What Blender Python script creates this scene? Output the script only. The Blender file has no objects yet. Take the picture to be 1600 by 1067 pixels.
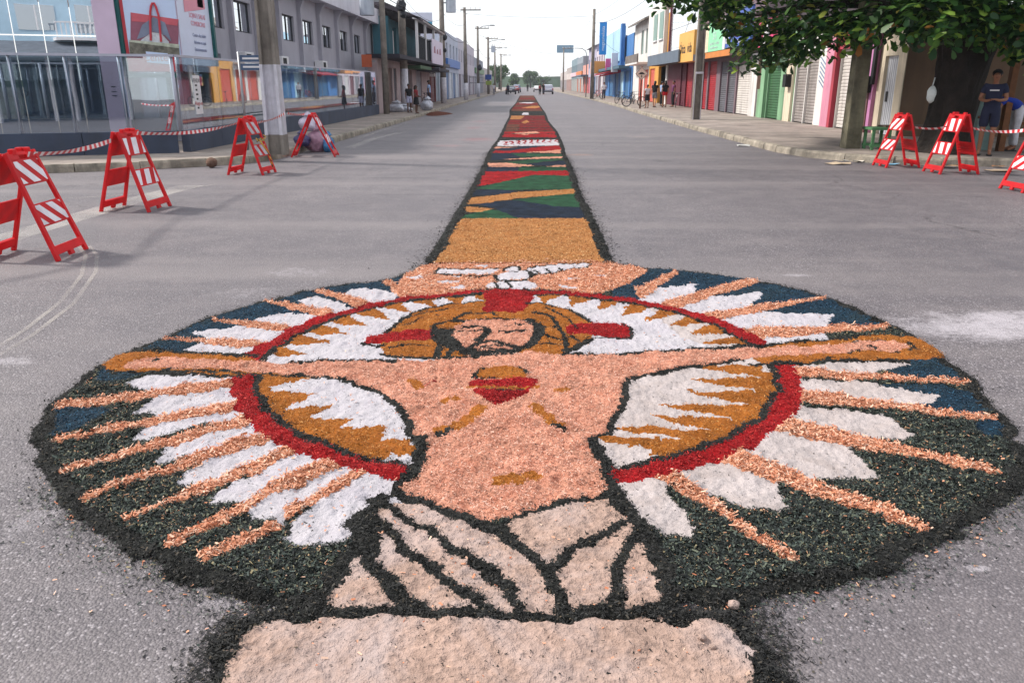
import bpy, bmesh, math, random
import numpy as np
from mathutils import Vector, Matrix
random.seed(7); rng = np.random.default_rng(11)
PI = math.pi
scene = bpy.context.scene
C = scene.collection
# ------------------------------------------------------------------ camera
CAM_H = 1.6; FPX = 1230.0
PITCH = math.atan(401 / FPX); YAW = math.radians(0.975)
cam_data = bpy.data.cameras.new('camera'); cam = bpy.data.objects.new('camera', cam_data)
C.objects.link(cam); scene.camera = cam
cam_data.sensor_width = 36; cam_data.lens = 36 * FPX / 1600
cam_data.clip_start = 0.05; cam_data.clip_end = 3000
cam.location = (0, 0, CAM_H)
cam.rotation_euler = (PI / 2 - PITCH, 0, YAW)
# ------------------------------------------------------------------ light
SUN_EL = math.radians(44); SUN_AZ = math.radians(-75)      # azimuth from +Y towards +X
sun_vec = Vector((math.sin(SUN_AZ) * math.cos(SUN_EL), math.cos(SUN_AZ) * math.cos(SUN_EL), math.sin(SUN_EL)))
world = bpy.data.worlds.new('World'); scene.world = world; world.use_nodes = True
wn = world.node_tree.nodes; wl = world.node_tree.links
bg = wn['Background']; sky = wn.new('ShaderNodeTexSky'); sky.sky_type = 'NISHITA'
sky.sun_disc = False; sky.sun_elevation = SUN_EL; sky.sun_rotation = SUN_AZ
sky.air_density = 1.0; sky.dust_density = 1.5; sky.ozone_density = 1.0; sky.altitude = 0
# thin bright overcast: the same even white veil over the whole sky
veil = wn.new('ShaderNodeMixRGB'); veil.blend_type = 'MIX'; veil.inputs[0].default_value = 0.62; veil.inputs[2].default_value = (13.0, 13.2, 13.6, 1)
wl.new(sky.outputs[0], veil.inputs[1]); wl.new(veil.outputs[0], bg.inputs[0]); bg.inputs[1].default_value = 0.12
sl = bpy.data.lights.new('sun', 'SUN'); sl.energy = 4.6; sl.angle = math.radians(6); sl.color = (1.0, 0.94, 0.86)
sun = bpy.data.objects.new('sun', sl); C.objects.link(sun); sun.rotation_euler = sun_vec.to_track_quat('Z', 'Y').to_euler()
scene.view_settings.view_transform = 'Standard'; scene.view_settings.look = 'None'
scene.view_settings.gamma = 1; scene.view_settings.use_curve_mapping = False
scene.view_settings.exposure = 0.02
scene.cycles.max_bounces = 6; scene.cycles.transparent_max_bounces = 12
# ------------------------------------------------------------------ pixel rays (1600x1067 photograph) to places on the street
_s, _c = math.sin(PITCH), math.cos(PITCH)
_R = np.array([math.cos(YAW), math.sin(YAW), 0.]); _F = np.array([-math.sin(YAW), math.cos(YAW), 0.])
def ray(x, y):
    u = (x - 800) / FPX; v = (y - 533.5) / FPX
    return u * _R + (_c - v * _s) * _F - np.array([0, 0, 1.]) * (_s + v * _c)
O3 = np.array([0, 0, CAM_H])
def gnd(x, y, z=0.0):
    d = ray(x, y); return O3 + (z - CAM_H) / d[2] * d
def atY(x, y, Y):
    d = ray(x, y); return O3 + Y / d[1] * d
def atX(x, y, X):
    d = ray(x, y); return O3 + X / d[0] * d
def onpl(x, y, P, n):
    d = ray(x, y); P = np.array(P, float); n = np.array(n, float)
    return O3 + ((P - O3) @ n) / (d @ n) * d
def gnd_arr(P):
    P = np.asarray(P, float); u = (P[:, 0] - 800) / FPX; v = (P[:, 1] - 533.5) / FPX
    k = CAM_H / (_s + v * _c); f = (_c - v * _s) * k; r = u * k
    return np.c_[r * _R[0] + f * _F[0], r * _R[1] + f * _F[1]]
# ------------------------------------------------------------------ materials
def S(r, g, b, k=1.0):
    return tuple(((c / 255 / 12.92) if c / 255 <= 0.04045 else ((c / 255 + 0.055) / 1.055) ** 2.4) * k for c in (r, g, b)) + (1,)
def nodes_of(m):
    m.use_nodes = True; nt = m.node_tree; return nt, nt.nodes, nt.links, nt.nodes['Principled BSDF']
MATS = {}
def mat(name, col, rough=0.7, var=0.12, vs=1.5, bump=0.0, bs=40, metal=0.0, col2=None, spec=0.4, detail=5, trans=0, dirt=0):
    """plain procedural surface: two-scale colour noise and fine relief in world space"""
    if name in MATS: return MATS[name]
    m = bpy.data.materials.new(name); nt, N, L, b = nodes_of(m)
    geo = N.new('ShaderNodeNewGeometry')
    n1 = N.new('ShaderNodeTexNoise'); n1.inputs['Scale'].default_value = vs; n1.inputs['Detail'].default_value = detail; n1.inputs['Roughness'].default_value = 0.65
    L.new(geo.outputs['Position'], n1.inputs['Vector'])
    rp = N.new('ShaderNodeValToRGB'); rp.color_ramp.elements[0].position = 0.3; rp.color_ramp.elements[1].position = 0.72
    c2 = col2 or tuple(c * (1 - 2.2 * var) for c in col[:3]) + (1,)
    rp.color_ramp.elements[0].color = c2
    rp.color_ramp.elements[1].color = tuple(min(1, c * (1 + var)) for c in col[:3]) + (1,)
    L.new(n1.outputs['Fac'], rp.inputs['Fac'])
    out = rp.outputs['Color']
    if dirt:
        n3 = N.new('ShaderNodeTexNoise'); n3.inputs['Scale'].default_value = 0.9; n3.inputs['Detail'].default_value = 8; n3.inputs['Roughness'].default_value = 0.7
        mp = N.new('ShaderNodeMapping'); mp.inputs['Scale'].default_value = (3.0, 3.0, 0.35)
        L.new(geo.outputs['Position'], mp.inputs['Vector']); L.new(mp.outputs[0], n3.inputs['Vector'])
        r3 = N.new('ShaderNodeMapRange'); r3.inputs['From Min'].default_value = 0.48; r3.inputs['From Max'].default_value = 0.75; r3.inputs['To Max'].default_value = dirt
        L.new(n3.outputs['Fac'], r3.inputs['Value'])
        mx = N.new('ShaderNodeMixRGB'); mx.inputs[2].default_value = (0.05, 0.045, 0.04, 1)
        L.new(r3.outputs[0], mx.inputs[0]); L.new(out, mx.inputs[1]); out = mx.outputs[0]
    L.new(out, b.inputs['Base Color'])
    b.inputs['Roughness'].default_value = rough; b.inputs['Metallic'].default_value = metal
    b.inputs['Specular IOR Level'].default_value = spec
    if trans:
        b.inputs['Transmission Weight'].default_value = trans
    if bump:
        n2 = N.new('ShaderNodeTexNoise'); n2.inputs['Scale'].default_value = bs; n2.inputs['Detail'].default_value = 4
        L.new(geo.outputs['Position'], n2.inputs['Vector'])
        bp = N.new('ShaderNodeBump'); bp.inputs['Strength'].default_value = bump; bp.inputs['Distance'].default_value = 0.6 / bs
        L.new(n2.outputs['Fac'], bp.inputs['Height']); L.new(bp.outputs[0], b.inputs['Normal'])
    MATS[name] = m; return m
def island_mat(name, cols, rough=0.8, translucent=0.0):
    """loose flakes: every flake has a colour of its own"""
    if name in MATS: return MATS[name]
    m = bpy.data.materials.new(name); nt, N, L, b = nodes_of(m)
    geo = N.new('ShaderNodeNewGeometry'); rp = N.new('ShaderNodeValToRGB')
    cr = rp.color_ramp; cr.interpolation = 'LINEAR'
    while len(cr.elements) < len(cols): cr.elements.new(0.5)
    for i, (p, c) in enumerate(cols): cr.elements[i].position = p; cr.elements[i].color = c if 'leaves' in name and 'dark' not in name else tuple(q * .80 for q in c[:3]) + (1,)
    L.new(geo.outputs['Random Per Island'], rp.inputs['Fac']); L.new(rp.outputs[0], b.inputs['Base Color'])
    b.inputs['Roughness'].default_value = rough; b.inputs['Specular IOR Level'].default_value = 0.3
    if translucent:
        t = N.new('ShaderNodeBsdfTranslucent'); mx = N.new('ShaderNodeMixShader'); mx.inputs[0].default_value = translucent
        hs = N.new('ShaderNodeHueSaturation'); hs.inputs['Value'].default_value = 1.6; hs.inputs['Hue'].default_value = 0.485
        L.new(rp.outputs[0], hs.inputs['Color']); L.new(hs.outputs[0], t.inputs['Color'])
        L.new(b.outputs[0], mx.inputs[1]); L.new(t.outputs[0], mx.inputs[2]); L.new(mx.outputs[0], N['Material Output'].inputs['Surface'])
    MATS[name] = m; return m
# ------------------------------------------------------------------ builders
OFF = {}
def tag(o, label=None, cat=None, group=None, kind=None):
    if label: o['label'] = label
    if cat: o['category'] = cat
    if group: o['group'] = group
    if kind: o['kind'] = kind
    return o
def thing(name, label, cat, loc=(0, 0, 0), group=None, rz=0.0):
    o = bpy.data.objects.new(name, None); C.objects.link(o); o.empty_display_size = 0.2
    o.location = loc; o.rotation_euler = (0, 0, rz); OFF[o] = Vector(loc)
    return tag(o, label, cat, group)
def link(name, me, parent=None, mat_=None, smooth=False, kind=None):
    o = bpy.data.objects.new(name, me); C.objects.link(o)
    if parent is not None: o.parent = parent
    OFF[o] = OFF.get(parent, Vector((0, 0, 0))) if parent is not None else Vector((0, 0, 0))
    if mat_ is not None and not me.materials: me.materials.append(mat_)
    if smooth: me.polygons.foreach_set('use_smooth', [True] * len(me.polygons))
    if kind: o['kind'] = kind
    return o
class MB:
    def __init__(s): s.v = []; s.f = []
    def add(s, vs, fs):
        n = len(s.v); s.v += [tuple(map(float, p)) for p in vs]; s.f += [tuple(i + n for i in f) for f in fs]; return s
    def box(s, x0, x1, y0, y1, z0, z1):
        return s.add([(x0, y0, z0), (x1, y0, z0), (x1, y1, z0), (x0, y1, z0), (x0, y0, z1), (x1, y0, z1), (x1, y1, z1), (x0, y1, z1)],
                     [(3, 2, 1, 0), (4, 5, 6, 7), (0, 1, 5, 4), (1, 2, 6, 5), (2, 3, 7, 6), (3, 0, 4, 7)])
    def obox(s, c, size, M=None):
        M = M or Matrix.Identity(3); h = [a / 2 for a in size]; c = Vector(c)
        vs = [c + M @ Vector((a * h[0], b * h[1], d * h[2])) for d in (-1, 1) for a, b in ((-1, -1), (1, -1), (1, 1), (-1, 1))]
        return s.add(vs, [(3, 2, 1, 0), (4, 5, 6, 7), (0, 1, 5, 4), (1, 2, 6, 5), (2, 3, 7, 6), (3, 0, 4, 7)])
    def beam(s, p0, p1, w, d, up=(0, 0, 1)):
        """box between two points, w across and d along up"""
        p0 = Vector(p0); p1 = Vector(p1); a = (p1 - p0); l = a.length; a.normalize(); up = Vector(up)
        x = a.cross(up)
        if x.length < 1e-4: x = a.cross(Vector((1, 0, 0)))
        x.normalize(); y = x.cross(a)
        M = Matrix((x, a, y)).transposed()
        return s.obox((p0 + p1) / 2, (w, l, d), M)
    def tube(s, pts, r, n=8, caps=True):
        pts = [Vector(p) for p in pts]; rs = r if isinstance(r, (list, tuple)) else [r] * len(pts)
        base = []; prev = None
        for i, p in enumerate(pts):
            a = (pts[min(i + 1, len(pts) - 1)] - pts[max(i - 1, 0)]).normalized()
            ref = prev if prev is not None and abs(prev.dot(a)) < 0.95 else (Vector((0, 0, 1)) if abs(a.z) < 0.9 else Vector((1, 0, 0)))
            u = (ref - a * ref.dot(a)).normalized(); w = a.cross(u); prev = u
            base.append([p + (u * math.cos(t) + w * math.sin(t)) * rs[i] for t in [2 * PI * k / n for k in range(n)]])
        vs = [v for b in base for v in b]; fs = []
        for i in range(len(pts) - 1):
            for k in range(n):
                fs.append((i * n + k, i * n + (k + 1) % n, (i + 1) * n + (k + 1) % n, (i + 1) * n + k))
        if caps: fs += [tuple(range(n))[::-1], tuple((len(pts) - 1) * n + k for k in range(n))]
        return s.add(vs, fs)
    def prism(s, poly, z0, z1, P=None):
        """extrude 2-D polygon; P maps (a,b,h) to 3-D"""
        P = P or (lambda a, b, h: (a, b, h)); n = len(poly)
        vs = [P(a, b, z0) for a, b in poly] + [P(a, b, z1) for a, b in poly]
        return s.add(vs, [tuple(range(n))[::-1], tuple(range(n, 2 * n))] + [(i, (i + 1) % n, n + (i + 1) % n, n + i) for i in range(n)])
    def ring(s, c, R, r, axis, n=20, k=6):
        c = Vector(c); a = Vector(axis).normalized(); u = a.orthogonal().normalized(); w = a.cross(u); vs = []; fs = []
        for i in range(n):
            t = 2 * PI * i / n; d = u * math.cos(t) + w * math.sin(t)
            for j in range(k):
                q = 2 * PI * j / k; vs.append(c + d * (R + r * math.cos(q)) + a * r * math.sin(q))
        for i in range(n):
            for j in range(k):
                fs.append((i * k + j, ((i + 1) % n) * k + j, ((i + 1) % n) * k + (j + 1) % k, i * k + (j + 1) % k))
        return s.add(vs, fs)
    def ball(s, c, r, n=10, m=7, jit=0.0):
        c = Vector(c); r = Vector(r) if isinstance(r, (tuple, list, Vector)) else Vector((r, r, r)); vs = []; fs = []
        for i in range(m + 1):
            ph = PI * i / m
            for k in range(n):
                th = 2 * PI * k / n; j = 1 + random.uniform(-jit, jit)
                vs.append((c.x + r.x * j * math.sin(ph) * math.cos(th), c.y + r.y * j * math.sin(ph) * math.sin(th), c.z + r.z * j * math.cos(ph)))
        for i in range(m):
            for k in range(n):
                fs.append((i * n + k, (i + 1) * n + k, (i + 1) * n + (k + 1) % n, i * n + (k + 1) % n))
        return s.add(vs, fs)
    def mesh(s, name, off=(0, 0, 0)):
        me = bpy.data.meshes.new(name); off = Vector(off)
        me.from_pydata([tuple(Vector(v) - off) for v in s.v], [], s.f); me.update(); return me
    def build(s, name, m, parent=None, smooth=False, bevel=0.0, local=False, kind=None):
        off = (0, 0, 0) if local or parent is None else OFF.get(parent, (0, 0, 0))
        me = s.mesh(name, off); o = link(name, me, parent, m, smooth, kind)
        if bevel:
            b = o.modifiers.new('bevel', 'BEVEL'); b.width = bevel; b.segments = 2; b.limit_method = 'ANGLE'
        return o
def np_mesh(name, V, Fq, m, parent=None, smooth=True, kind=None):
    """V (n,3), Fq (k,3|4) numpy arrays to a mesh object"""
    me = bpy.data.meshes.new(name); k = Fq.shape[1]
    off = np.array(OFF.get(parent, Vector((0, 0, 0)))) if parent is not None else np.zeros(3)
    me.vertices.add(len(V)); me.vertices.foreach_set('co', (V - off).astype(np.float32).ravel())
    me.loops.add(Fq.size); me.loops.foreach_set('vertex_index', Fq.astype(np.int32).ravel())
    me.polygons.add(len(Fq)); me.polygons.foreach_set('loop_start', np.arange(0, Fq.size, k, dtype=np.int32))
    if smooth: me.polygons.foreach_set('use_smooth', np.ones(len(Fq), dtype=bool))
    me.update(); me.validate()
    return link(name, me, parent, m, False, kind)
def copy_tree(o, parent=None):
    c = o.copy(); C.objects.link(c); c.parent = parent
    for ch in o.children: copy_tree(ch, c)
    return c
def text_mesh(name, body, size, m, parent, loc, rot, extrude=0.004, align='CENTER', sx=1.0, local=False, bold=0.0):
    cu = bpy.data.curves.new(name, 'FONT'); cu.body = body; cu.size = size; cu.extrude = extrude; cu.align_x = align; cu.align_y = 'CENTER'; cu.offset = bold; cu.resolution_u = 3
    t = bpy.data.objects.new(name, cu); C.objects.link(t)
    me = bpy.data.meshes.new_from_object(t.evaluated_get(bpy.context.evaluated_depsgraph_get()))
    bpy.data.objects.remove(t); bpy.data.curves.remove(cu)
    off = Vector((0, 0, 0)) if local or parent is None else OFF.get(parent, Vector((0, 0, 0)))
    me.transform(Matrix.Translation(Vector(loc) - off) @ (rot.to_4x4() if isinstance(rot, Matrix) else rot) @ Matrix.Diagonal((sx, 1, 1, 1)))
    me.materials.clear()
    return link(name, me, parent, m)
# value noise for relief
def vnoise(x, y, freq, seed):
    r = np.random.default_rng(seed); T = r.random((257, 257))
    fx = x * freq + 1000.3; fy = y * freq + 1000.7
    ix = np.floor(fx).astype(int); iy = np.floor(fy).astype(int); tx = fx - ix; ty = fy - iy
    tx = tx * tx * (3 - 2 * tx); ty = ty * ty * (3 - 2 * ty)
    g = lambda a, b: T[a % 257, b % 257]
    return (g(ix, iy) * (1 - tx) + g(ix + 1, iy) * tx) * (1 - ty) + (g(ix, iy + 1) * (1 - tx) + g(ix + 1, iy + 1) * tx) * ty - 0.5
# ================================================================== setting: road, pavements, kerbs
def asphalt():
    m = bpy.data.materials.new('asphalt'); nt, N, L, b = nodes_of(m)
    geo = N.new('ShaderNodeNewGeometry'); P = geo.outputs['Position']
    def noise(sc, det=4, ro=0.6, vec=P):
        n = N.new('ShaderNodeTexNoise'); n.inputs['Scale'].default_value = sc; n.inputs['Detail'].default_value = det; n.inputs['Roughness'].default_value = ro
        L.new(vec, n.inputs['Vector']); return n.outputs['Fac']
    def mr(v, a, b_, c=0, d=1):
        r = N.new('ShaderNodeMapRange'); r.inputs[1].default_value = a; r.inputs[2].default_value = b_; r.inputs[3].default_value = c; r.inputs[4].default_value = d
        L.new(v, r.inputs[0]); return r.outputs[0]
    def mix(f, a, b_, typ='MIX'):
        x = N.new('ShaderNodeMixRGB'); x.blend_type = typ
        if isinstance(f, float): x.inputs[0].default_value = f
        else: L.new(f, x.inputs[0])
        for i, q in ((1, a), (2, b_)):
            if isinstance(q, tuple): x.inputs[i].default_value = q
            else: L.new(q, x.inputs[i])
        return x.outputs[0]
    def math_(op, a, b_):
        x = N.new('ShaderNodeMath'); x.operation = op
        for i, q in ((0, a), (1, b_)):
            if isinstance(q, (int, float)): x.inputs[i].default_value = q
            else: L.new(q, x.inputs[i])
        return x.outputs[0]
    vor = N.new('ShaderNodeTexVoronoi'); vor.inputs['Scale'].default_value = 105; L.new(P, vor.inputs['Vector'])
    stone = N.new('ShaderNodeSeparateColor'); L.new(vor.outputs['Color'], stone.inputs[0])
    v2 = N.new('ShaderNodeTexVoronoi'); v2.inputs['Scale'].default_value = 210; L.new(P, v2.inputs['Vector'])
    s2 = N.new('ShaderNodeSeparateColor'); L.new(v2.outputs['Color'], s2.inputs[0])
    base = mix(mr(s2.outputs[0], 0.0, 1.0), (0.105, 0.096, 0.103, 1), (0.29, 0.268, 0.276, 1))
    base = mix(mr(stone.outputs[0], 0.55, 1.0, 0, 0.8), base, (0.40, 0.375, 0.38, 1))
    base = mix(mr(stone.outputs[1], 0.91, 0.93, 0, 0.8), base, (0.74, 0.71, 0.72, 1))     # pale aggregate
    base = mix(mr(vor.outputs['Distance'], 0.35, 0.75, 0, 0.55), base, (0.06, 0.055, 0.06, 1))
    big = noise(0.35, 6, 0.6); base = mix(mr(big, 0.35, 0.68, 0, 0.62), base, (0.13, 0.122, 0.134, 1))
    mid = noise(2.2, 5, 0.65); base = mix(mr(mid, 0.45, 0.75, 0, 0.5), base, (0.34, 0.312, 0.305, 1))
    # traffic-worn bands along the street
    mp = N.new('ShaderNodeMapping'); mp.inputs['Scale'].default_value = (1.0, 0.05, 1); L.new(P, mp.inputs['Vector'])
    band = noise(0.9, 3, 0.5, mp.outputs[0]); base = mix(mr(band, 0.42, 0.7, 0, 0.35), base, (0.165, 0.155, 0.165, 1))
    mp2 = N.new('ShaderNodeMapping'); mp2.inputs['Scale'].default_value = (0.04, 0.9, 1); mp2.inputs['Rotation'].default_value = (0, 0, 0.06); L.new(P, mp2.inputs['Vector'])
    band2 = noise(1.1, 3, 0.5, mp2.outputs[0]); base = mix(mr(band2, 0.48, 0.7, 0, 0.5), base, (0.33, 0.305, 0.295, 1))
    # spilled chalk and coloured sawdust with outlines of their own
    sx = N.new('ShaderNodeSeparateXYZ'); L.new(P, sx.inputs[0])
    fine = noise(26, 6, 0.75); mid2 = noise(3.4, 6, 0.7)
    def stain(cx, cy, rx, ry, col, amount, base, lo=0.45, rot=0.0):
        dx = math_('SUBTRACT', sx.outputs[0], cx); dy = math_('SUBTRACT', sx.outputs[1], cy)
        ca, sa = math.cos(rot), math.sin(rot)
        ex = math_('DIVIDE', math_('ADD', math_('MULTIPLY', dx, ca), math_('MULTIPLY', dy, sa)), rx)
        ey = math_('DIVIDE', math_('SUBTRACT', math_('MULTIPLY', dy, ca), math_('MULTIPLY', dx, sa)), ry)
        d = math_('ADD', math_('MULTIPLY', ex, ex), math_('MULTIPLY', ey, ey))
        f = math_('SUBTRACT', 1.0, d)
        f = math_('ADD', f, math_('MULTIPLY', math_('SUBTRACT', mid2, 0.5), 2.4))
        f = math_('ADD', f, math_('MULTIPLY', math_('SUBTRACT', fine, 0.5), 2.0))
        return mix(mr(f, lo, lo + 0.9, 0, amount), base, col)
    W = (0.62, 0.60, 0.62, 1)
    for (px, py, rx, ry, am, lo) in ((1530, 510, 0.75, 0.40, 0.95, 0.2), (1600, 500, 0.5, 0.3, 0.95, 0.15), (470, 425, 0.55, 0.35, 0.75, 0.75), (390, 458, 0.5, 0.3, 0.6, 0.8), (1240, 430, 0.3, 0.08, 0.7, 0.6),
                                     (455, 945, 0.10, 0.045, 0.95, 0.2), (1060, 962, 0.22, 0.045, 0.85, 0.3), (1530, 888, 0.05, 0.03, 0.9, 0.2), (20, 565, 0.25, 0.12, 0.7, 0.6), (150, 740, 0.2, 0.3, 0.3, 0.6), (60, 800, 0.12, 0.4, 0.5, 0.7), (350, 935, 0.15, 0.08, 0.5, 0.6)):
        g = gnd(px, py); base = stain(float(g[0]), float(g[1]), rx, ry, W, am, base, lo)
    for (px, py, rx, ry, col, am) in ((745, 218, 0.7, 1.2, (0.35, 0.10, 0.11, 1), 0.5), (700, 228, 0.6, 0.6, (0.45, 0.2, 0.2, 1), 0.35), (905, 242, 0.5, 0.4, (0.5, 0.3, 0.2, 1), 0.5), (740, 200, 0.4, 1.4, (0.35, 0.12, 0.14, 1), 0.4), (750, 190, 0.5, 1.5, (0.3, 0.1, 0.12, 1), 0.4), (1000, 214, 0.6, 0.8, (0.42, 0.36, 0.33, 1), 0.5)):
        g = gnd(px, py); base = stain(float(g[0]), float(g[1]), rx, ry, col, am, base, 0.3)
    # hairline cracks, seams across the junction, oil spots
    dist = N.new('ShaderNodeTexNoise'); dist.inputs['Scale'].default_value = 1.6; dist.inputs['Detail'].default_value = 6; L.new(P, dist.inputs['Vector'])
    vm = N.new('ShaderNodeVectorMath'); vm.operation = 'MULTIPLY_ADD'; vm.inputs[1].default_value = (1.3, 1.3, 0); L.new(dist.outputs['Color'], vm.inputs[0]); L.new(P, vm.inputs[2])
    cv = N.new('ShaderNodeTexVoronoi'); cv.feature = 'DISTANCE_TO_EDGE'; cv.inputs['Scale'].default_value = 0.33; L.new(vm.outputs[0], cv.inputs['Vector'])
    gate = mr(noise(0.25, 2), 0.5, 0.62); crack = math_('MULTIPLY', mr(cv.outputs['Distance'], 0.0, 0.006, 0.75, 0.0), gate); base = mix(crack, base, (0.05, 0.046, 0.05, 1))
    for (a, b_, c, wd) in ((0.02, 1.0, 14.35, 0.05), (-0.05, 1.0, 12.2, 0.035), (0.0, 1.0, 16.0, 0.03)):
        ln_ = math_('ADD', math_('SUBTRACT', math_('ADD', math_('MULTIPLY', sx.outputs[0], a), math_('MULTIPLY', sx.outputs[1], b_)), c), math_('MULTIPLY', math_('SUBTRACT', mid2, 0.5), 0.35))
        ab = N.new('ShaderNodeMath'); ab.operation = 'ABSOLUTE'; L.new(ln_, ab.inputs[0]); base = mix(math_('MULTIPLY', mr(ab.outputs[0], 0.0, wd, 0.6, 0.0), mr(noise(0.7, 2), 0.45, 0.55)), base, (0.07, 0.064, 0.07, 1))
    oil = noise(0.8, 2, 0.4); base = mix(mr(oil, 0.66, 0.74, 0, 0.5), base, (0.08, 0.075, 0.082, 1))
    # darker repaired patch on the right
    g = gnd(1610, 415); base = stain(float(g[0]), float(g[1]), 0.95, 1.5, (0.12, 0.115, 0.13, 1), 0.6, base, 0.3)
    base = mix(1.0, base, (0.65, 0.618, 0.64, 1), 'MULTIPLY')
    L.new(base, b.inputs['Base Color']); b.inputs['Roughness'].default_value = 0.62; b.inputs['Specular IOR Level'].default_value = 0.5
    bp = N.new('ShaderNodeBump'); bp.inputs['Strength'].default_value = 0.9; bp.inputs['Distance'].default_value = 0.005
    hgt = math_('ADD', math_('MULTIPLY', vor.outputs['Distance'], -1.0), math_('MULTIPLY', noise(220, 2), 0.5))
    L.new(hgt, bp.inputs['Height']); L.new(bp.outputs[0], b.inputs['Normal'])
    return m
M_ASPH = asphalt()
mb = MB(); mb.add([(-700, -60, 0), (700, -60, 0), (700, 1500, 0), (-700, 1500, 0)], [(0, 1, 2, 3)])
tag(mb.build('road', M_ASPH), kind='structure')
M_PAVE = mat('pavement_concrete', S(150, 138, 130), 0.85, 0.22, 0.8, 0.4, 30, dirt=0.45)
M_KERB = mat('kerb_concrete', S(165, 155, 140), 0.85, 0.3, 2.2, 0.5, 25, dirt=0.75)
KL = [(-60, -8.2), (-20, 10.4), (-9.7, 14.75), (-7.6, 15.7), (-6.55, 16.4), (-5.9, 17.1), (-5.6, 18.0), (-5.55, 19.8), (-5.5, 40), (-5.6, 62), (-5.6, 420)]
KR = [(70, 11.0), (30, 15.0), (14, 16.25), (10.1, 16.5), (8.6, 16.75), (7.76, 17.1), (7.0, 17.8), (6.45, 18.8), (6.2, 20.2), (6.2, 29.6), (6.5, 47), (6.9, 62), (7.2, 90), (7.2, 420)]
PH = 0.15
def pavement(name, line, far):
    poly = line + far; mb = MB(); n = len(poly); mb.add([(x, y, PH) for x, y in poly], [tuple(range(n))])
    o = mb.build(name, M_PAVE); tag(o, kind='structure')
    if o.data.polygons[0].normal.z < 0: o.data.flip_normals()
    return o
def inset(line, d):
    out = []
    for i, p in enumerate(line):
        a = Vector(line[max(i - 1, 0)]); b = Vector(line[min(i + 1, len(line) - 1)]); t = (b - a).normalized()
        out.append((p[0] + d * t.y, p[1] - d * t.x))
    return out
pave_l = pavement('pavement', inset(KL, -0.16), [(-300, 420), (-300, -8.2)])
pave_r = pavement('pavement', inset(KR, 0.16), [(300, 420), (300, 11)])
def kerb(line, side, parent):
    """kerb stones, one by one where the photograph shows them"""
    pts = [Vector((x, y, 0)) for x, y in line]; rest = MB(); k = 0
    for i in range(len(pts) - 1):
        a, b = pts[i], pts[i + 1]; l = (b - a).length; t = (b - a) / l; nrm = Vector((t.y, -t.x, 0)) * side
        near = max(a.y, b.y) < 66 and abs(a.x) < 25 and abs(b.x) < 32
        n = max(1, round(l / (1.05 if near and a.y < 30 else 2.0 if near else 20)))
        for j in range(n):
            p = a + t * (l * j / n); q = a + t * (l * (j + 1) / n); gap = 0.008 if near else 0
            p = p + t * gap; q = q - t * gap; dz = random.uniform(-0.012, 0.012); dn = random.uniform(-0.012, 0.012)
            vs = []
            for e in (p, q):
                for (w, z) in ((0 + dn, -0.02), (0.012 + dn, PH * 0.75 + dz), (0.035 + dn, PH + 0.008 + dz), (0.165, PH + 0.008 + dz), (0.165, -0.02)):
                    vs.append(e + nrm * w + Vector((0, 0, z)))
            fs = [(0, 1, 6, 5), (1, 2, 7, 6), (2, 3, 8, 7), (3, 4, 9, 8), (4, 3, 2, 1, 0), (5, 6, 7, 8, 9)]
            if side < 0: fs = [f[::-1] for f in fs]
            if near: MB().add(vs, fs).build('kerb_stone', M_KERB, parent)
            else: rest.add(vs, fs)
    rest.build('kerb', M_KERB, parent, kind='stuff')
kerb(KL, -1, pave_l); kerb(KR, 1, pave_r)
# worn white paint and tyre arcs on the junction
def strip_poly(pts, w):
    P = [Vector((p[0], p[1])) for p in pts]; L_, R_ = [], []
    for i, p in enumerate(P):
        t = (P[min(i + 1, len(P) - 1)] - P[max(i - 1, 0)]).normalized(); n = Vector((-t.y, t.x)); ww = w if not isinstance(w, list) else w[i]
        L_.append(p + n * ww / 2); R_.append(p - n * ww / 2)
    return L_, R_
def paint_line(name, pts, w, m, z=0.004, kind='structure'):
    L_, R_ = strip_poly(pts, w); mb = MB(); n = len(pts)
    mb.add([(p.x, p.y, z) for p in L_] + [(p.x, p.y, z) for p in R_], [(i, n + i, n + i + 1, i + 1) for i in range(n - 1)])
    o = mb.build(name, m)
    if o.data.polygons[0].normal.z < 0: o.data.flip_normals()
    return tag(o, kind=kind)
def worn_paint(name, col, lo, hi, amount):
    m = bpy.data.materials.new(name); nt, N, L, b = nodes_of(m); geo = N.new('ShaderNodeNewGeometry')
    n = N.new('ShaderNodeTexNoise'); n.inputs['Scale'].default_value = 14; n.inputs['Detail'].default_value = 8; n.inputs['Roughness'].default_value = 0.75; L.new(geo.outputs['Position'], n.inputs['Vector'])
    n2 = N.new('ShaderNodeTexNoise'); n2.inputs['Scale'].default_value = 1.2; n2.inputs['Detail'].default_value = 4; L.new(geo.outputs['Position'], n2.inputs['Vector'])
    ad = N.new('ShaderNodeMath'); ad.operation = 'ADD'; L.new(n.outputs['Fac'], ad.inputs[0]); L.new(n2.outputs['Fac'], ad.inputs[1])
    r = N.new('ShaderNodeMapRange'); r.inputs[1].default_value = lo; r.inputs[2].default_value = hi; r.inputs[4].default_value = amount; L.new(ad.outputs[0], r.inputs[0])
    b.inputs['Base Color'].default_value = col; b.inputs['Roughness'].default_value = 0.8; L.new(r.outputs[0], b.inputs['Alpha']); return m
M_PAINT = worn_paint('worn_road_paint', (0.6, 0.56, 0.52, 1), 0.75, 1.4, 0.6)
M_TYRE = worn_paint('pale_tyre_mark', (0.58, 0.53, 0.48, 1), 0.75, 1.3, 0.42)
g2 = lambda l: [tuple(gnd(*p)[:2]) for p in l]
paint_line('road_marking', g2([(-60, 395), (25, 368), (120, 340), (215, 312), (300, 290)]), 0.42, M_PAINT)
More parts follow.
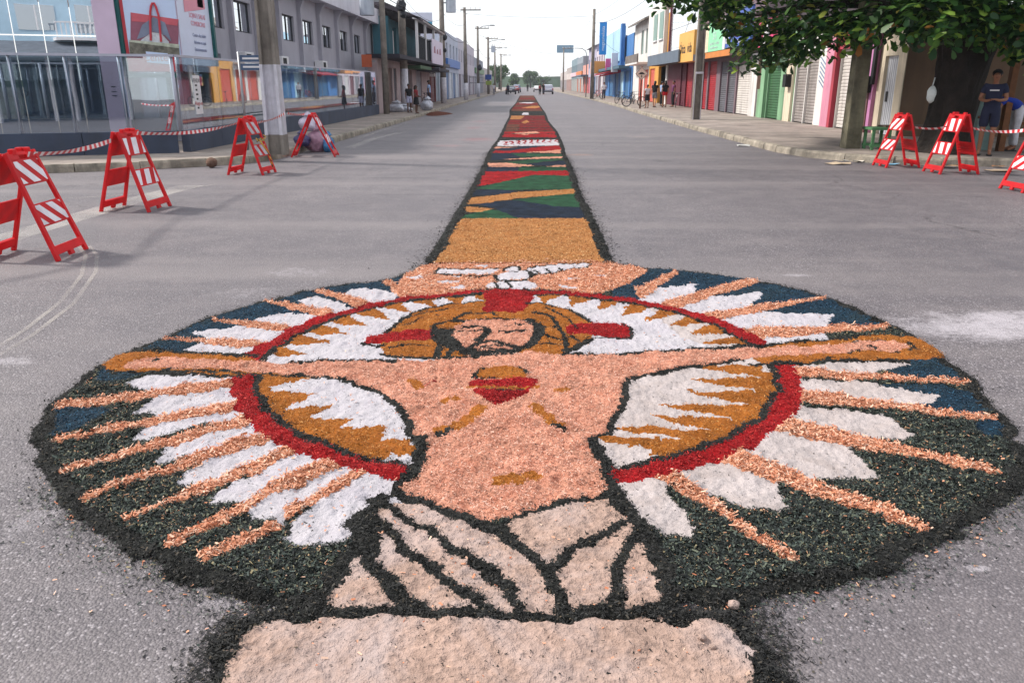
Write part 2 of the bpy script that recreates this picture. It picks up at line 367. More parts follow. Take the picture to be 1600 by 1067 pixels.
paint_line('road_marking', g2([(560, 217), (600, 203), (640, 192)]), 0.14, M_PAINT)
paint_line('road_marking', g2([(545, 232), (590, 215), (625, 208)]), 0.3, M_PAINT)
paint_line('tyre_mark', g2([(-30, 560), (40, 515), (95, 472), (128, 430), (134, 400), (120, 380)]), 0.035, M_TYRE)
paint_line('tyre_mark', g2([(-30, 572), (50, 525), (115, 475), (150, 425), (152, 400), (140, 385)]), 0.035, M_TYRE)
paint_line('tyre_mark', g2([(60, 312), (150, 308), (260, 300), (340, 288)]), 0.05, M_TYRE)
# ================================================================== the carpet of sawdust, sand and chips laid on the road
ZN = dict(A=(640, 150, .28125), B=(40, 400, .375), C=(500, 400, .375), D=(1000, 400, .375), E=(0, 667, .375), F=(450, 667, .375), G=(1000, 667, .375), P=(620, 400, .2375), X=(0, 0, 1.0))
def zpx(zone, pts):
    ox, oy, k = ZN[zone]; return np.array([(ox + k * a, oy + k * b) for a, b in pts], float)
def chaikin(P, n=1, closed=True):
    for _ in range(n):
        Q = []
        m = len(P)
        for i in range(m if closed else m - 1):
            a, b = P[i], P[(i + 1) % m]; Q += [a * .78 + b * .22, a * .22 + b * .78]
        if not closed: Q = [P[0]] + Q + [P[-1]]
        P = np.array(Q)
    return P
def inside(px, py, poly):
    r = np.zeros(px.shape, bool); n = len(poly); j = n - 1
    for i in range(n):
        xi, yi = poly[i]; xj, yj = poly[j]
        if yi != yj:
            r ^= ((yi > py) != (yj > py)) & (px < (xj - xi) * (py - yi) / (yj - yi) + xi)
        j = i
    return r
class Carpet:
    def __init__(s, xs, ys, wob, fine):
        s.xs = xs; s.ys = ys; s.xc = (xs[1:] + xs[:-1]) / 2; s.yc = (ys[1:] + ys[:-1]) / 2
        s.X, s.Y = np.meshgrid(s.xc, s.yc)
        w = lambda sd: wob * 2 * vnoise(s.X, s.Y, 9, sd) + wob * 1.6 * vnoise(s.X, s.Y, 24, sd + 1) + fine * 2 * vnoise(s.X, s.Y, 70, sd + 2) + fine * rng.normal(0, .55, s.X.shape)
        s.WX = s.X + w(1); s.WY = s.Y + w(5); s.L = np.zeros(s.X.shape, np.int32); s.spec = [None]
    def _new(s, spec, same): 
        if same: return same
        s.spec.append(spec); return len(s.spec) - 1
    def poly(s, zone, pts, name, m, h, sm=1, same=None, only=None, ground=None, k=1.0, fat=None):
        P = chaikin(gnd_arr(zpx(zone, pts)), sm) if ground is None else np.array(ground)
        if fat:
            c0 = P.mean(0); ev, U = np.linalg.eigh(np.cov((P - c0).T)); P = c0 + ((P - c0) @ U * np.array(fat)) @ U.T
        i = s._new((name, m, h), same); kk = k
        a = np.searchsorted(s.yc, P[:, 1].min() - .1); b = np.searchsorted(s.yc, P[:, 1].max() + .1)
        c = np.searchsorted(s.xc, P[:, 0].min() - .1); d = np.searchsorted(s.xc, P[:, 0].max() + .1)
        if b <= a or d <= c: return i
        bx_, by_ = s.X[a:b, c:d], s.Y[a:b, c:d]; k = inside(bx_ + kk * (s.WX[a:b, c:d] - bx_), by_ + kk * (s.WY[a:b, c:d] - by_), P); sub = s.L[a:b, c:d]
        if only is not None: k &= np.isin(sub, list(only))
        sub[k] = i; return i
    def stroke(s, zone, pts, hw, name, m, h, same=None, only=None, hw2=None):
        kw = .75 if zone == 'P' else 1.5
        P = chaikin(gnd_arr(zpx(zone, pts)), 2, False); i = s._new((name, m, h), same)
        mg = hw * 2 + .05
        a = np.searchsorted(s.yc, P[:, 1].min() - mg); b = np.searchsorted(s.yc, P[:, 1].max() + mg)
        c = np.searchsorted(s.xc, P[:, 0].min() - mg); d = np.searchsorted(s.xc, P[:, 0].max() + mg)
        if b <= a or d <= c: return i
        bx_, by_ = s.X[a:b, c:d], s.Y[a:b, c:d]; x = bx_ + kw * (s.WX[a:b, c:d] - bx_); y = by_ + kw * (s.WY[a:b, c:d] - by_); k = np.zeros(x.shape, bool); n = len(P) - 1
        for q in range(n):
            p0, p1 = P[q], P[q + 1]; e = p1 - p0; l2 = max((e ** 2).sum(), 1e-9)
            t = np.clip(((x - p0[0]) * e[0] + (y - p0[1]) * e[1]) / l2, 0, 1)
            w = hw if hw2 is None else hw + (hw2 - hw) * (q + t) / n
            k |= (x - p0[0] - t * e[0]) ** 2 + (y - p0[1] - t * e[1]) ** 2 < w * w
        sub = s.L[a:b, c:d]
        if only is not None: k &= np.isin(sub, list(only))
        sub[k] = i; return i
    def disc(s, c, r0, r1, name, m, h, same=None, only=None, asp=1.0):
        i = s._new((name, m, h), same); d = np.hypot(s.X + 1.6 * (s.WX - s.X) - c[0], (s.Y + 1.6 * (s.WY - s.Y) - c[1]) / asp); k = (d >= r0) & (d < r1)
        if only is not None: k &= np.isin(s.L, list(only))
        s.L[k] = i; return i
    def heights(s, amp, sig=2, base=1.0):
        hv = np.array([-0.012] + [q[2] for q in s.spec[1:]]); Hc = hv[s.L] * base
        for _ in range(3):
            k = np.pad(Hc, sig, mode='edge'); Hc = np.mean([k[sig + a:sig + a + Hc.shape[0], sig:-sig] for a in (-sig, 0, sig)], 0)
            k = np.pad(Hc, sig, mode='edge'); Hc = np.mean([k[sig:-sig, sig + a:sig + a + Hc.shape[1]] for a in (-sig, 0, sig)], 0)
        av = np.array([0] + [amp.get(q[1].name, .004) for q in s.spec[1:]])[s.L]
        X, Y = s.X, s.Y
        nz = vnoise(X, Y, 3, 30) * .5 + vnoise(X, Y, 7, 31) * .8 + vnoise(X, Y, 18, 32) + vnoise(X, Y, 43, 33) * .8 + vnoise(X, Y, 95, 34) * .7 + rng.normal(0, .16, X.shape)
        Hb = Hc; Hc = Hc + av * nz; Hc = np.where(Hb > .010, np.maximum(Hc, .005), Hc)
        k = np.pad(Hc, 1, mode='edge'); s.HV = (k[:-1, :-1] + k[1:, :-1] + k[:-1, 1:] + k[1:, 1:]) / 4; s.HC = Hc
    def split(s, small=40):
        """every connected patch becomes a part of its own; crumbs join their neighbour"""
        L = s.L; lab = np.arange(1, L.size + 1).reshape(L.shape); lab[L == 0] = 0
        hx = (L[:, 1:] == L[:, :-1]); hy = (L[1:] == L[:-1]); flat = lab.ravel()
        for _ in range(400):
            old = lab.copy()
            m = np.where(hx, np.minimum(lab[:, 1:], lab[:, :-1]), 0); lab[:, 1:] = np.where(hx, m, lab[:, 1:]); lab[:, :-1] = np.where(hx, np.minimum(lab[:, :-1], lab[:, 1:]), lab[:, :-1])
            m = np.where(hy, np.minimum(lab[1:], lab[:-1]), 0); lab[1:] = np.where(hy, m, lab[1:]); lab[:-1] = np.where(hy, np.minimum(lab[:-1], lab[1:]), lab[:-1])
            for _k in range(4): nz = lab > 0; lab[nz] = lab.ravel()[lab[nz] - 1]
            if (lab == old).all(): break
        ids, inv, cnt = np.unique(lab, return_inverse=True, return_counts=True); inv = inv.reshape(L.shape)
        bad = (cnt[inv] < small) & (L > 0)
        for _ in range(30):
            if not bad.any(): break
            sh = np.roll(L, 1, 1); sb = np.roll(bad, 1, 1); k = bad & ~sb; L[k] = sh[k]; inv[k] = np.roll(inv, 1, 1)[k]; bad &= ~k
        seen = {}
        for c in np.unique(inv):
            k = inv == c; l = L[k][0]
            if l == 0: continue
            if l in seen: s.spec.append(s.spec[l]); L[k] = len(s.spec) - 1
            else: seen[l] = 1
    def build(s, parent):
        nx = len(s.xs); GX, GY = np.meshgrid(s.xs, s.ys)
        V = np.c_[GX.ravel(), GY.ravel(), s.HV.ravel()]
        parts = {}
        for i in range(1, len(s.spec)):
            r, c = np.nonzero(s.L == i)
            if len(r) < 6: continue
            q = np.c_[r * nx + c, r * nx + c + 1, (r + 1) * nx + c + 1, (r + 1) * nx + c]
            u, inv = np.unique(q, return_inverse=True)
            parts[i] = np_mesh(s.spec[i][0], V[u], inv.reshape(-1, 4), s.spec[i][1], parent)
        return parts
    def flakes(s, name, mats, m, n, ln, wd, parent, tilt=.5, lift=.004, pw=0.0, jig=.0, avoid_far=None):
        """n loose flakes on the parts made of the named materials"""
        ids = [i for i in range(1, len(s.spec)) if s.spec[i][1].name in mats]
        r, c = np.nonzero(np.isin(s.L, ids))
        if len(r) == 0: return
        area = (s.ys[r + 1] - s.ys[r]) * (s.xs[c + 1] - s.xs[c])
        wgt = area * np.maximum(s.yc[r], 1.0) ** -pw; wgt /= wgt.sum(); k = rng.choice(len(r), n, p=wgt)
        x = s.xs[c[k]] + rng.random(n) * (s.xs[c[k] + 1] - s.xs[c[k]]) + rng.normal(0, jig, n) if jig else s.xs[c[k]] + rng.random(n) * (s.xs[c[k] + 1] - s.xs[c[k]])
        y = s.ys[r[k]] + rng.random(n) * (s.ys[r[k] + 1] - s.ys[r[k]]) + (rng.normal(0, jig, n) if jig else 0)
        flake_mesh(name, x, y, s.HC[r[k], c[k]] + lift * rng.random(n), m, ln, wd, parent, tilt)
def flake_mesh(name, x, y, z, m, ln, wd, parent, tilt):
    n = len(x); a = rng.random(n) * 2 * PI
    l = ln[0] + (ln[1] - ln[0]) * rng.random(n) ** 2.2; w = np.minimum(wd[0] + (wd[1] - wd[0]) * rng.random(n) ** 1.8, l)
    t = rng.normal(0, tilt, n); ro = rng.normal(0, tilt, n)
    ux, uy, uz = np.cos(a) * np.cos(t), np.sin(a) * np.cos(t), np.sin(t)
    vx, vy, vz = -np.sin(a) * np.cos(ro), np.cos(a) * np.cos(ro), np.sin(ro)
    cu = rng.normal(0, .18, n) * l
    Vs = []
    for (p, q, b) in ((-.5, -.5, 0), (.5, -.35, 0), (.5, .4, 1), (-.45, .5, 1)):
        Vs.append(np.c_[x + p * l * ux + q * w * vx, y + p * l * uy + q * w * vy, z + p * l * uz + q * w * vz + (cu * .35 if b else 0)])
    V = np.stack(Vs, 1).reshape(-1, 3); Fq = np.arange(4 * n).reshape(-1, 4)
    return np_mesh(name, V, Fq, m, parent, smooth=False, kind='stuff')
def sawdust(name, col, var=.16, fine=170, bump=.7, rough=.95, col2=None, alt=None, asc=2.2):
    m = bpy.data.materials.new(name); nt, N, L, b = nodes_of(m); geo = N.new('ShaderNodeNewGeometry'); P = geo.outputs['Position']
    n1 = N.new('ShaderNodeTexNoise'); n1.inputs['Scale'].default_value = 5; n1.inputs['Detail'].default_value = 5; n1.inputs['Roughness'].default_value = .6; L.new(P, n1.inputs['Vector'])
    n2 = N.new('ShaderNodeTexNoise'); n2.inputs['Scale'].default_value = fine; n2.inputs['Detail'].default_value = 3; n2.inputs['Roughness'].default_value = .7; L.new(P, n2.inputs['Vector'])
    ad = N.new('ShaderNodeMath'); ad.operation = 'MULTIPLY_ADD'; ad.inputs[1].default_value = .55; L.new(n2.outputs['Fac'], ad.inputs[0]); 
    m5 = N.new('ShaderNodeMath'); m5.operation = 'MULTIPLY'; m5.inputs[1].default_value = .45; L.new(n1.outputs['Fac'], m5.inputs[0]); L.new(m5.outputs[0], ad.inputs[2])
    rp = N.new('ShaderNodeValToRGB'); rp.color_ramp.elements[0].position = .37; rp.color_ramp.elements[1].position = .63
    rp.color_ramp.elements[0].color = col2 or tuple(c * (1 - 1.9 * var) for c in col[:3]) + (1,); rp.color_ramp.elements[1].color = tuple(min(1, c * (1 + var)) for c in col[:3]) + (1,)
    L.new(ad.outputs[0], rp.inputs['Fac']); outc = rp.outputs[0]
    if alt:
        n3 = N.new('ShaderNodeTexNoise'); n3.inputs['Scale'].default_value = asc; n3.inputs['Detail'].default_value = 9; n3.inputs['Roughness'].default_value = .68; n3.inputs['Distortion'].default_value = .6; L.new(P, n3.inputs['Vector'])
        r3 = N.new('ShaderNodeMapRange'); r3.inputs[1].default_value = .46; r3.inputs[2].default_value = .66; r3.inputs[4].default_value = .75; L.new(n3.outputs['Fac'], r3.inputs[0])
        mx = N.new('ShaderNodeMixRGB'); mx.inputs[2].default_value = alt; L.new(r3.outputs[0], mx.inputs[0]); L.new(outc, mx.inputs[1]); outc = mx.outputs[0]
    L.new(outc, b.inputs['Base Color']); b.inputs['Roughness'].default_value = rough; b.inputs['Specular IOR Level'].default_value = .15
    bp = N.new('ShaderNodeBump'); bp.inputs['Strength'].default_value = bump; bp.inputs['Distance'].default_value = .9 / fine
    L.new(n2.outputs['Fac'], bp.inputs['Height']); L.new(bp.outputs[0], b.inputs['Normal']); return m
KK = .74
SKIN = sawdust('flesh_sawdust', S(226, 162, 136, KK), .28, 80, 1.0, alt=S(172, 108, 86), asc=8)
CHIP = sawdust('peach_chips', S(226, 158, 124, KK), .3, 60, 1.0)
WHITE = sawdust('white_sand', S(232, 226, 232, .57), .10, 80, .8, alt=S(170, 164, 172), asc=4)
GREYW = sawdust('pale_grey_sand', S(212, 200, 198, .68), .13, 80, .8, alt=S(156, 144, 140), asc=4)
RED = sawdust('red_sawdust', S(166, 24, 30, KK), .4, 90, 1.0, alt=S(132, 16, 22), asc=6)
ORANGE = sawdust('ochre_sawdust', S(176, 106, 42, KK), .3, 90, 1.0, alt=S(150, 86, 34), asc=6)
BLACK = sawdust('black_sawdust', S(50, 51, 49, KK), .55, 70, 1.0)
DARK = sawdust('dark_green_sawdust', S(62, 70, 65, KK), .6, 45, 1.0, alt=S(34, 38, 37), asc=5)
BLUE = sawdust('blue_sawdust', S(27, 52, 70, KK), .4, 80, 1.0, col2=S(18, 34, 46), alt=S(40, 54, 58), asc=3)
SAND = sawdust('grey_beige_sand', S(198, 168, 153, .68), .17, 40, .8, alt=S(172, 158, 156), asc=1.6)
TAN = sawdust('tan_sawdust', S(190, 130, 76, KK), .25, 80, 1.0, alt=S(160, 102, 56), asc=4)
GREEN = sawdust('green_sawdust', S(42, 84, 58, KK), .4, 80, 1.0)
NAVY = sawdust('navy_sawdust', S(32, 44, 62, KK), .4, 80, 1.0)
RED2 = sawdust('brick_red_sawdust', S(128, 30, 30, KK), .4, 80, 1.0, alt=S(92, 24, 24), asc=3)
BROWN = sawdust('brown_sawdust', S(112, 64, 48, KK), .35, 80, 1.0)
# ---- the round picture
def ygrid(y0, y1, f):
    ys = [y0]
    while ys[-1] < y1: ys.append(ys[-1] + f(ys[-1]))
    return np.array(ys)
cp = Carpet(np.arange(-2.95, 3.15, .0085), ygrid(1.75, 7.45, lambda y: .0062 + .0042 * max(0, y - 2)), .010, .004)
HB, HD, HR, HW, HC_, HS = .020, .018, .021, .016, .023, .018
OUT = [(665, 412), (640, 426), (600, 437), (527, 446), (415, 472), (340, 491), (284, 515), (227, 541), (160, 571), (115, 595), (88, 622), (68, 645), (53, 675), (49, 712), (68, 750), (105, 791), (142, 828), (195, 860), (240, 888), (285, 911), (330, 927), (394, 934), (420, 950), (600, 962), (900, 962), (1056, 952), (1157, 950), (1210, 938), (1262, 926), (1300, 915), (1356, 907), (1412, 881), (1469, 847), (1525, 817), (1585, 783), (1606, 755), (1610, 730), (1600, 698), (1577, 666), (1544, 625), (1517, 590), (1480, 566), (1450, 539), (1390, 507), (1319, 475), (1262, 456), (1172, 437), (1112, 428), (1060, 423), (1000, 418), (960, 412)]
edge = cp.poly('X', OUT, 'border', BLACK, HB, 2, k=2.6)
cg = gnd_arr(np.array(OUT, float)); ctr = np.array([cg[:, 0].min() + cg[:, 0].max(), 7.35 + 1.95]) / 2
inn = ctr + (cg - ctr) * .972
inn_px = None
dark = cp.poly(None, None, 'dark_ground', DARK, HD, ground=chaikin(inn, 2), k=2.6)
only_bg = {dark}
def bl(z, p): return cp.poly(z, p, 'blue_field', BLUE, HD, only=only_bg)
bl('B', [(1240, 60), (1600, 60), (1600, 400), (560, 420), (480, 400), (380, 400), (700, 230), (1000, 120)])
bl('B', [(280, 520), (330, 470), (520, 490), (440, 520), (330, 540)]); bl('B', [(110, 640), (330, 640), (380, 660), (280, 700), (200, 735), (90, 780)])
bl('D', [(-120, 20), (600, 90), (1100, 270), (1060, 300), (760, 330), (480, 330), (-120, 300)])
bl('D', [(980, 440), (1300, 440), (1400, 530), (1340, 545), (1000, 500)]); bl('D', [(960, 545), (1350, 550), (1480, 680), (1200, 660), (980, 630)]); bl('D', [(1380, 700), (1560, 700), (1580, 770), (1420, 770)])
fieldset = set(range(dark, len(cp.spec)))
# wooden cross behind the arms
cr1 = cp.poly('B', [(318, 466), (345, 435), (400, 408), (560, 402), (760, 418), (1000, 428), (1000, 512), (900, 514), (750, 514), (600, 502), (430, 494), (345, 488)], 'cross_beam', ORANGE, HR)
cr2 = cp.poly('D', [(400, 392), (560, 372), (900, 343), (1150, 345), (1230, 380), (1285, 442), (1150, 447), (820, 440), (640, 458), (440, 470)], 'cross_beam', ORANGE, HR)
# field of chips round the dove
top = cp.poly('P', [(0, 290), (20, 175), (60, 130), (160, 80), (260, 56), (700, 48), (1380, 36), (1440, 66), (1600, 84), (1660, 100), (1500, 215), (1330, 268), (1000, 235), (600, 232), (300, 265)], 'chip_field', CHIP, HC_, only=None)
def tray(z, p0, p1, w0, w1):
    """tapered ray, widths in zoom pixels measured upright"""
    (a, b), (c, d) = p0, p1; n = 7; up, lo = [], []
    for i in range(n):
        t = i / (n - 1); x = a + (c - a) * t; y = b + (d - b) * t; w = (w0 + (w1 - w0) * t) / 2 * .82
        L_ = math.hypot(c - a, d - b); nx, ny = -(d - b) / L_ * w, (c - a) / L_ * w
        if ny < 0: nx, ny = -nx, -ny
        up.append((x - nx, y - ny)); lo.append((x + nx, y + ny))
    return cp.poly(z, up + lo[::-1], 'chip_ray', CHIP, HC_, 1, k=1.7)
def wray(z, p, m=WHITE): return cp.poly(z, p, 'sand_ray', m, HW, 0, k=2.0, fat=(1.42, 1.07) if m is WHITE else (1.3, 1.12))
# left whites
wray('B', [(1340, 165), (1380, 146), (1440, 150), (1512, 172), (1508, 202), (1440, 212), (1370, 192)])
wray('B', [(1148, 200), (1200, 182), (1340, 228), (1310, 255), (1200, 228)])
wray('B', [(968, 272), (1060, 253), (1220, 270), (1205, 304), (1100, 294), (990, 286)])
wray('B', [(715, 330), (850, 313), (1000, 308), (1120, 330), (1050, 370), (900, 364), (760, 347)])
wray('B', [(675, 397), (740, 376), (1010, 386), (985, 416), (800, 412)])
wray('B', [(435, 536), (550, 506), (860, 530), (870, 548), (640, 574), (500, 562)])
wray('B', [(460, 664), (560, 618), (660, 588), (870, 570), (880, 608), (700, 638), (560, 668)])
wray('B', [(440, 786), (520, 733), (910, 633), (930, 663), (720, 718), (560, 764)])
wray('B', [(545, 876), (600, 823), (940, 713), (1000, 737), (800, 804), (650, 854)])
wray('B', [(632, 974), (700, 913), (1075, 763), (1110, 787), (960, 859), (760, 954)])
wray('E', [(895, 334), (950, 278), (1300, 108), (1385, 113), (1230, 204), (1060, 304)])
wray('E', [(1052, 404), (1090, 343), (1420, 163), (1545, 158), (1380, 264), (1180, 394)])
wray('X', [(458, 860), (471, 825), (600, 736), (645, 732), (636, 762), (604, 792), (545, 838), (500, 860)])
# right whites
wray('D', [(-10, 208), (60, 153), (236, 126), (204, 167), (60, 209)])
wray('D', [(158, 248), (250, 198), (498, 166), (432, 219), (290, 249)])
wray('D', [(290, 293), (420, 253), (798, 258), (764, 289), (640, 304), (420, 319)])
wray('D', [(462, 374), (560, 348), (768, 336), (770, 350), (600, 372)])
wray('D', [(590, 480), (800, 463), (1066, 446), (1082, 465), (960, 494), (760, 504), (640, 494)], GREYW)
wray('D', [(510, 545), (620, 532), (900, 542), (1200, 598), (1190, 624), (980, 634), (760, 604)], GREYW)
wray('D', [(420, 650), (540, 632), (800, 657), (1000, 687), (1120, 750), (1045, 769), (880, 764), (650, 704)], GREYW)
wray('D', [(300, 745), (400, 736), (640, 757), (835, 818), (950, 933), (800, 934), (600, 904), (420, 834)], GREYW)
wray('G', [(62, 108), (180, 92), (400, 206), (525, 247), (598, 348), (480, 344), (300, 284), (160, 204)], GREYW)
wray('X', [(952, 742), (982, 731), (1010, 750), (1055, 803), (1066, 842), (1035, 837), (1003, 820), (973, 792)], GREYW)
for z, p0, p1, w0, w1 in (('B', (1610, 190), (1500, 112), 60, 34), ('B', (1440, 226), (1208, 150), 52, 20), ('B', (1280, 258), (995, 199), 46, 12), ('B', (1120, 314), (780, 274), 42, 13), ('B', (1010, 384), (568, 356), 42, 12),
                          ('B', (890, 548), (148, 636), 44, 34), ('B', (890, 630), (106, 787), 50, 24), ('B', (960, 688), (146, 916), 60, 24), ('B', (1050, 752), (246, 1027), 64, 26), ('X', (486, 699), (194, 819), 24, 13),
                          ('X', (540, 716), (260, 862), 27, 16), ('X', (602, 724), (445, 814), 23, 16), ('X', (440, 826), (318, 885), 16, 20),
                          ('D', (-10, 172), (152, 74), 56, 26), ('D', (90, 224), (492, 108), 52, 30), ('D', (230, 274), (775, 184), 50, 13), ('D', (390, 338), (1034, 304), 58, 26),
                          ('D', (480, 488), (1364, 541), 46, 26), ('D', (510, 578), (1464, 691), 72, 24), ('D', (420, 678), (1494, 916), 92, 32), ('X', (1068, 694), (1453, 834), 38, 20), ('X', (990, 716), (1242, 883), 42, 14)):
    tray(z, p0, p1, w0, w1)
for p in ([(40, 152), (150, 143), (190, 168), (70, 170)], [(320, 224), (460, 208), (450, 240)], [(1030, 204), (1210, 226), (1150, 240)], [(1230, 134), (1380, 138), (1365, 158)], [(250, 180), (420, 175), (400, 196), (270, 198)], [(1080, 165), (1190, 160), (1180, 182)], [(480, 75), (600, 72), (590, 90)]):
    cp.poly('P', p, 'sand_streak', WHITE, HC_)
# halo
HCEN = gnd_arr(np.array([(780., 583.)]))[0]; HCEN = np.array([-.055, 4.54]); HR1 = 1.54
halo = cp.disc(HCEN, 0, HR1, 'halo_ground', WHITE, HW)
grey_half = cp.poly('X', [(940, 400), (1300, 400), (1300, 800), (900, 800), (960, 600), (1130, 548), (1050, 530)], 'halo_ground', GREYW, HW, only={halo})
hs = {halo, grey_half}
tri = lambda z, p: cp.poly(z, p, 'ochre_spike', ORANGE, HR, 0, only=hs, k=1.8)
for p in ([(980, 495), (1150, 498), (1220, 514), (1000, 565)], [(970, 580), (1215, 583), (1110, 630), (1040, 660)], [(1030, 650), (1290, 628), (1180, 690), (1100, 705)], [(1100, 690), (1360, 683), (1310, 745), (1180, 745)], [(1180, 740), (1500, 722), (1460, 792), (1310, 805)], [(1310, 800), (1600, 768), (1610, 840), (1440, 835)]): tri('B', p)
for i in range(7):                                               # spikes on the right of the figure point towards it
    a0 = math.radians(301 + i * 8.2); bx0, by0 = HCEN[0] + (HR1 - .12) * math.cos(a0), HCEN[1] + (HR1 - .12) * math.sin(a0); tl = random.uniform(.34, .48); ta, tb = math.radians(a0 * 180 / PI - 4.3), math.radians(a0 * 180 / PI + 4.3)
    cp.poly(None, None, 'ochre_spike', ORANGE, HR, ground=[(HCEN[0] + (HR1 - .08) * math.cos(ta), HCEN[1] + (HR1 - .08) * math.sin(ta)), (bx0 - tl, by0 + .09), (HCEN[0] + (HR1 - .08) * math.cos(tb), HCEN[1] + (HR1 - .08) * math.sin(tb))], only=hs, k=1.8)
for i in range(19):                                              # spikes standing on the ring above the arms
    a0 = math.radians(4 + i * 9.6); R0 = HR1 + .02; hw_ = math.radians(4.1); tip = HR1 - random.uniform(.25, .36)
    cp.poly(None, None, 'ochre_spike', ORANGE, HR, ground=[(HCEN[0] + R0 * math.cos(a0 - hw_), HCEN[1] + R0 * math.sin(a0 - hw_)), (HCEN[0] + tip * math.cos(a0), HCEN[1] + tip * math.sin(a0)), (HCEN[0] + R0 * math.cos(a0 + hw_), HCEN[1] + R0 * math.sin(a0 + hw_))], only=hs, k=1.8)
for (a0, a1, wd_) in ((188, 248, .10), (296, 350, .11)):
    aa = [math.radians(a0 + (a1 - a0) * q / 16) for q in range(17)]
    cp.poly(None, None, 'ochre_rim', ORANGE, HR, ground=[(HCEN[0] + (HR1 + .01) * math.cos(a), HCEN[1] + (HR1 + .01) * math.sin(a)) for a in aa] + [(HCEN[0] + (HR1 - wd_) * math.cos(a), HCEN[1] + (HR1 - wd_) * math.sin(a)) for a in aa[::-1]], only=hs, k=1.8)

cp.disc(HCEN, HR1 - .045, HR1 + .0, 'halo_outline', BLACK, HB)
cp.disc(HCEN, HR1, HR1 + .11, 'halo_ring', RED, HR)
# arms of the cross in front of the ring again
cp.poly('B', [(318, 466), (345, 435), (400, 408), (560, 402), (760, 418), (960, 430), (960, 500), (900, 514), (750, 514), (600, 502), (430, 494), (345, 488)], 'cross_beam', ORANGE, HR, same=cr1)
cp.poly('D', [(440, 388), (560, 372), (900, 343), (1150, 345), (1230, 380), (1285, 442), (1150, 447), (820, 440), (640, 458), (480, 466)], 'cross_beam', ORANGE, HR, same=cr2)
ST = lambda z, p, hw=.027, h=HB, hw2=None: cp.stroke(z, p, hw * .78, 'outline', BLACK, h, hw2=hw2)
ST('B', [(400, 408), (560, 402), (760, 420), (970, 430)], .03); ST('B', [(360, 488), (600, 506), (900, 520)], .028); ST('D', [(430, 392), (560, 376), (900, 347)], .028); ST('D', [(480, 468), (640, 462), (820, 446), (1100, 452)], .028)
# head
cp.poly('P', [(-30, 690), (-90, 650), (-95, 590), (-60, 520), (0, 470), (100, 392), (300, 340), (560, 318), (860, 322), (1000, 332), (1150, 378), (1270, 455), (1290, 560), (1200, 610), (1110, 660), (800, 650), (330, 690)], 'hair', ORANGE, HR)
cp.poly('P', [(-230, 590), (-160, 535), (0, 510), (200, 498), (245, 520), (240, 575), (0, 580), (-160, 600)], 'halo_cross_arm', RED, HR)
cp.poly('P', [(1100, 480), (1180, 462), (1470, 455), (1530, 500), (1530, 560), (1420, 558), (1260, 530), (1110, 535)], 'halo_cross_arm', RED, HR)
cp.poly('P', [(560, 390), (590, 320), (560, 262), (900, 250), (900, 300), (850, 350), (820, 388)], 'halo_cross_arm', RED, HR)
cp.poly('P', [(345, 520), (380, 480), (460, 450), (620, 430), (760, 430), (860, 455), (905, 500), (890, 560), (850, 600), (830, 640), (700, 660), (520, 660), (430, 620), (370, 560)], 'face', SKIN, HS)
for p, w in (([(-80, 520), (0, 462), (100, 388), (300, 338), (560, 318)], .024), ([(850, 326), (980, 328), (1150, 374), (1280, 452)], .024), ([(350, 445), (470, 392), (620, 388), (650, 410)], .018), ([(380, 440), (440, 448), (560, 432), (700, 428), (870, 440)], .018),
             ([(870, 440), (945, 490), (930, 540), (890, 600), (850, 620)], .05), ([(900, 390), (1020, 415), (1070, 500), (1110, 560), (1120, 650)], .022), ([(950, 480), (1060, 480)], .016), ([(960, 540), (1090, 575)], .016), ([(950, 600), (1090, 600)], .014),
             ([(430, 488), (500, 480), (570, 484)], .016), ([(405, 516), (470, 512), (550, 512)], .022), ([(705, 480), (770, 468), (845, 470)], .018), ([(685, 516), (770, 518), (845, 508)], .020), ([(595, 488), (600, 515), (560, 550), (530, 575)], .035), ([(470, 640), (530, 600), (620, 572), (700, 592), (820, 628)], .032),
             ([(350, 500), (320, 560), (380, 600), (450, 650), (560, 682), (700, 660), (830, 625)], .040), ([(570, 628), (630, 612), (700, 608)], .025), ([(-90, 660), (0, 684), (200, 690), (330, 692), (560, 690), (740, 650)], .026), ([(1100, 655), (1300, 664), (1600, 658), (1900, 640)], .028), ([(1110, 640), (1180, 625), (1270, 570)], .034),
             ([(420, 640), (500, 668), (620, 672), (720, 654)], .065), ([(300, 500), (310, 560), (350, 620)], .04), ([(520, 640), (620, 640), (700, 636)], .02), ([(380, 590), (440, 650)], .045), ([(60, 430), (200, 380), (420, 350)], .012), ([(40, 480), (180, 425), (330, 395)], .012), ([(980, 360), (1120, 420), (1180, 500)], .012), ([(1150, 540), (1200, 590)], .016), ([(-40, 620), (100, 600), (220, 610)], .012), ([(1490, 458), (1545, 500), (1540, 560), (1480, 568), (1270, 555)], .020), ([(240, 480), (245, 570), (300, 610), (260, 680)], .030), ([(270, 590), (350, 560), (370, 620), (340, 680)], .028), ([(230, 480), (330, 450), (420, 450)], .018), ([(-230, 600), (-120, 615), (-90, 600)], .02)):
    ST('P', p, w)
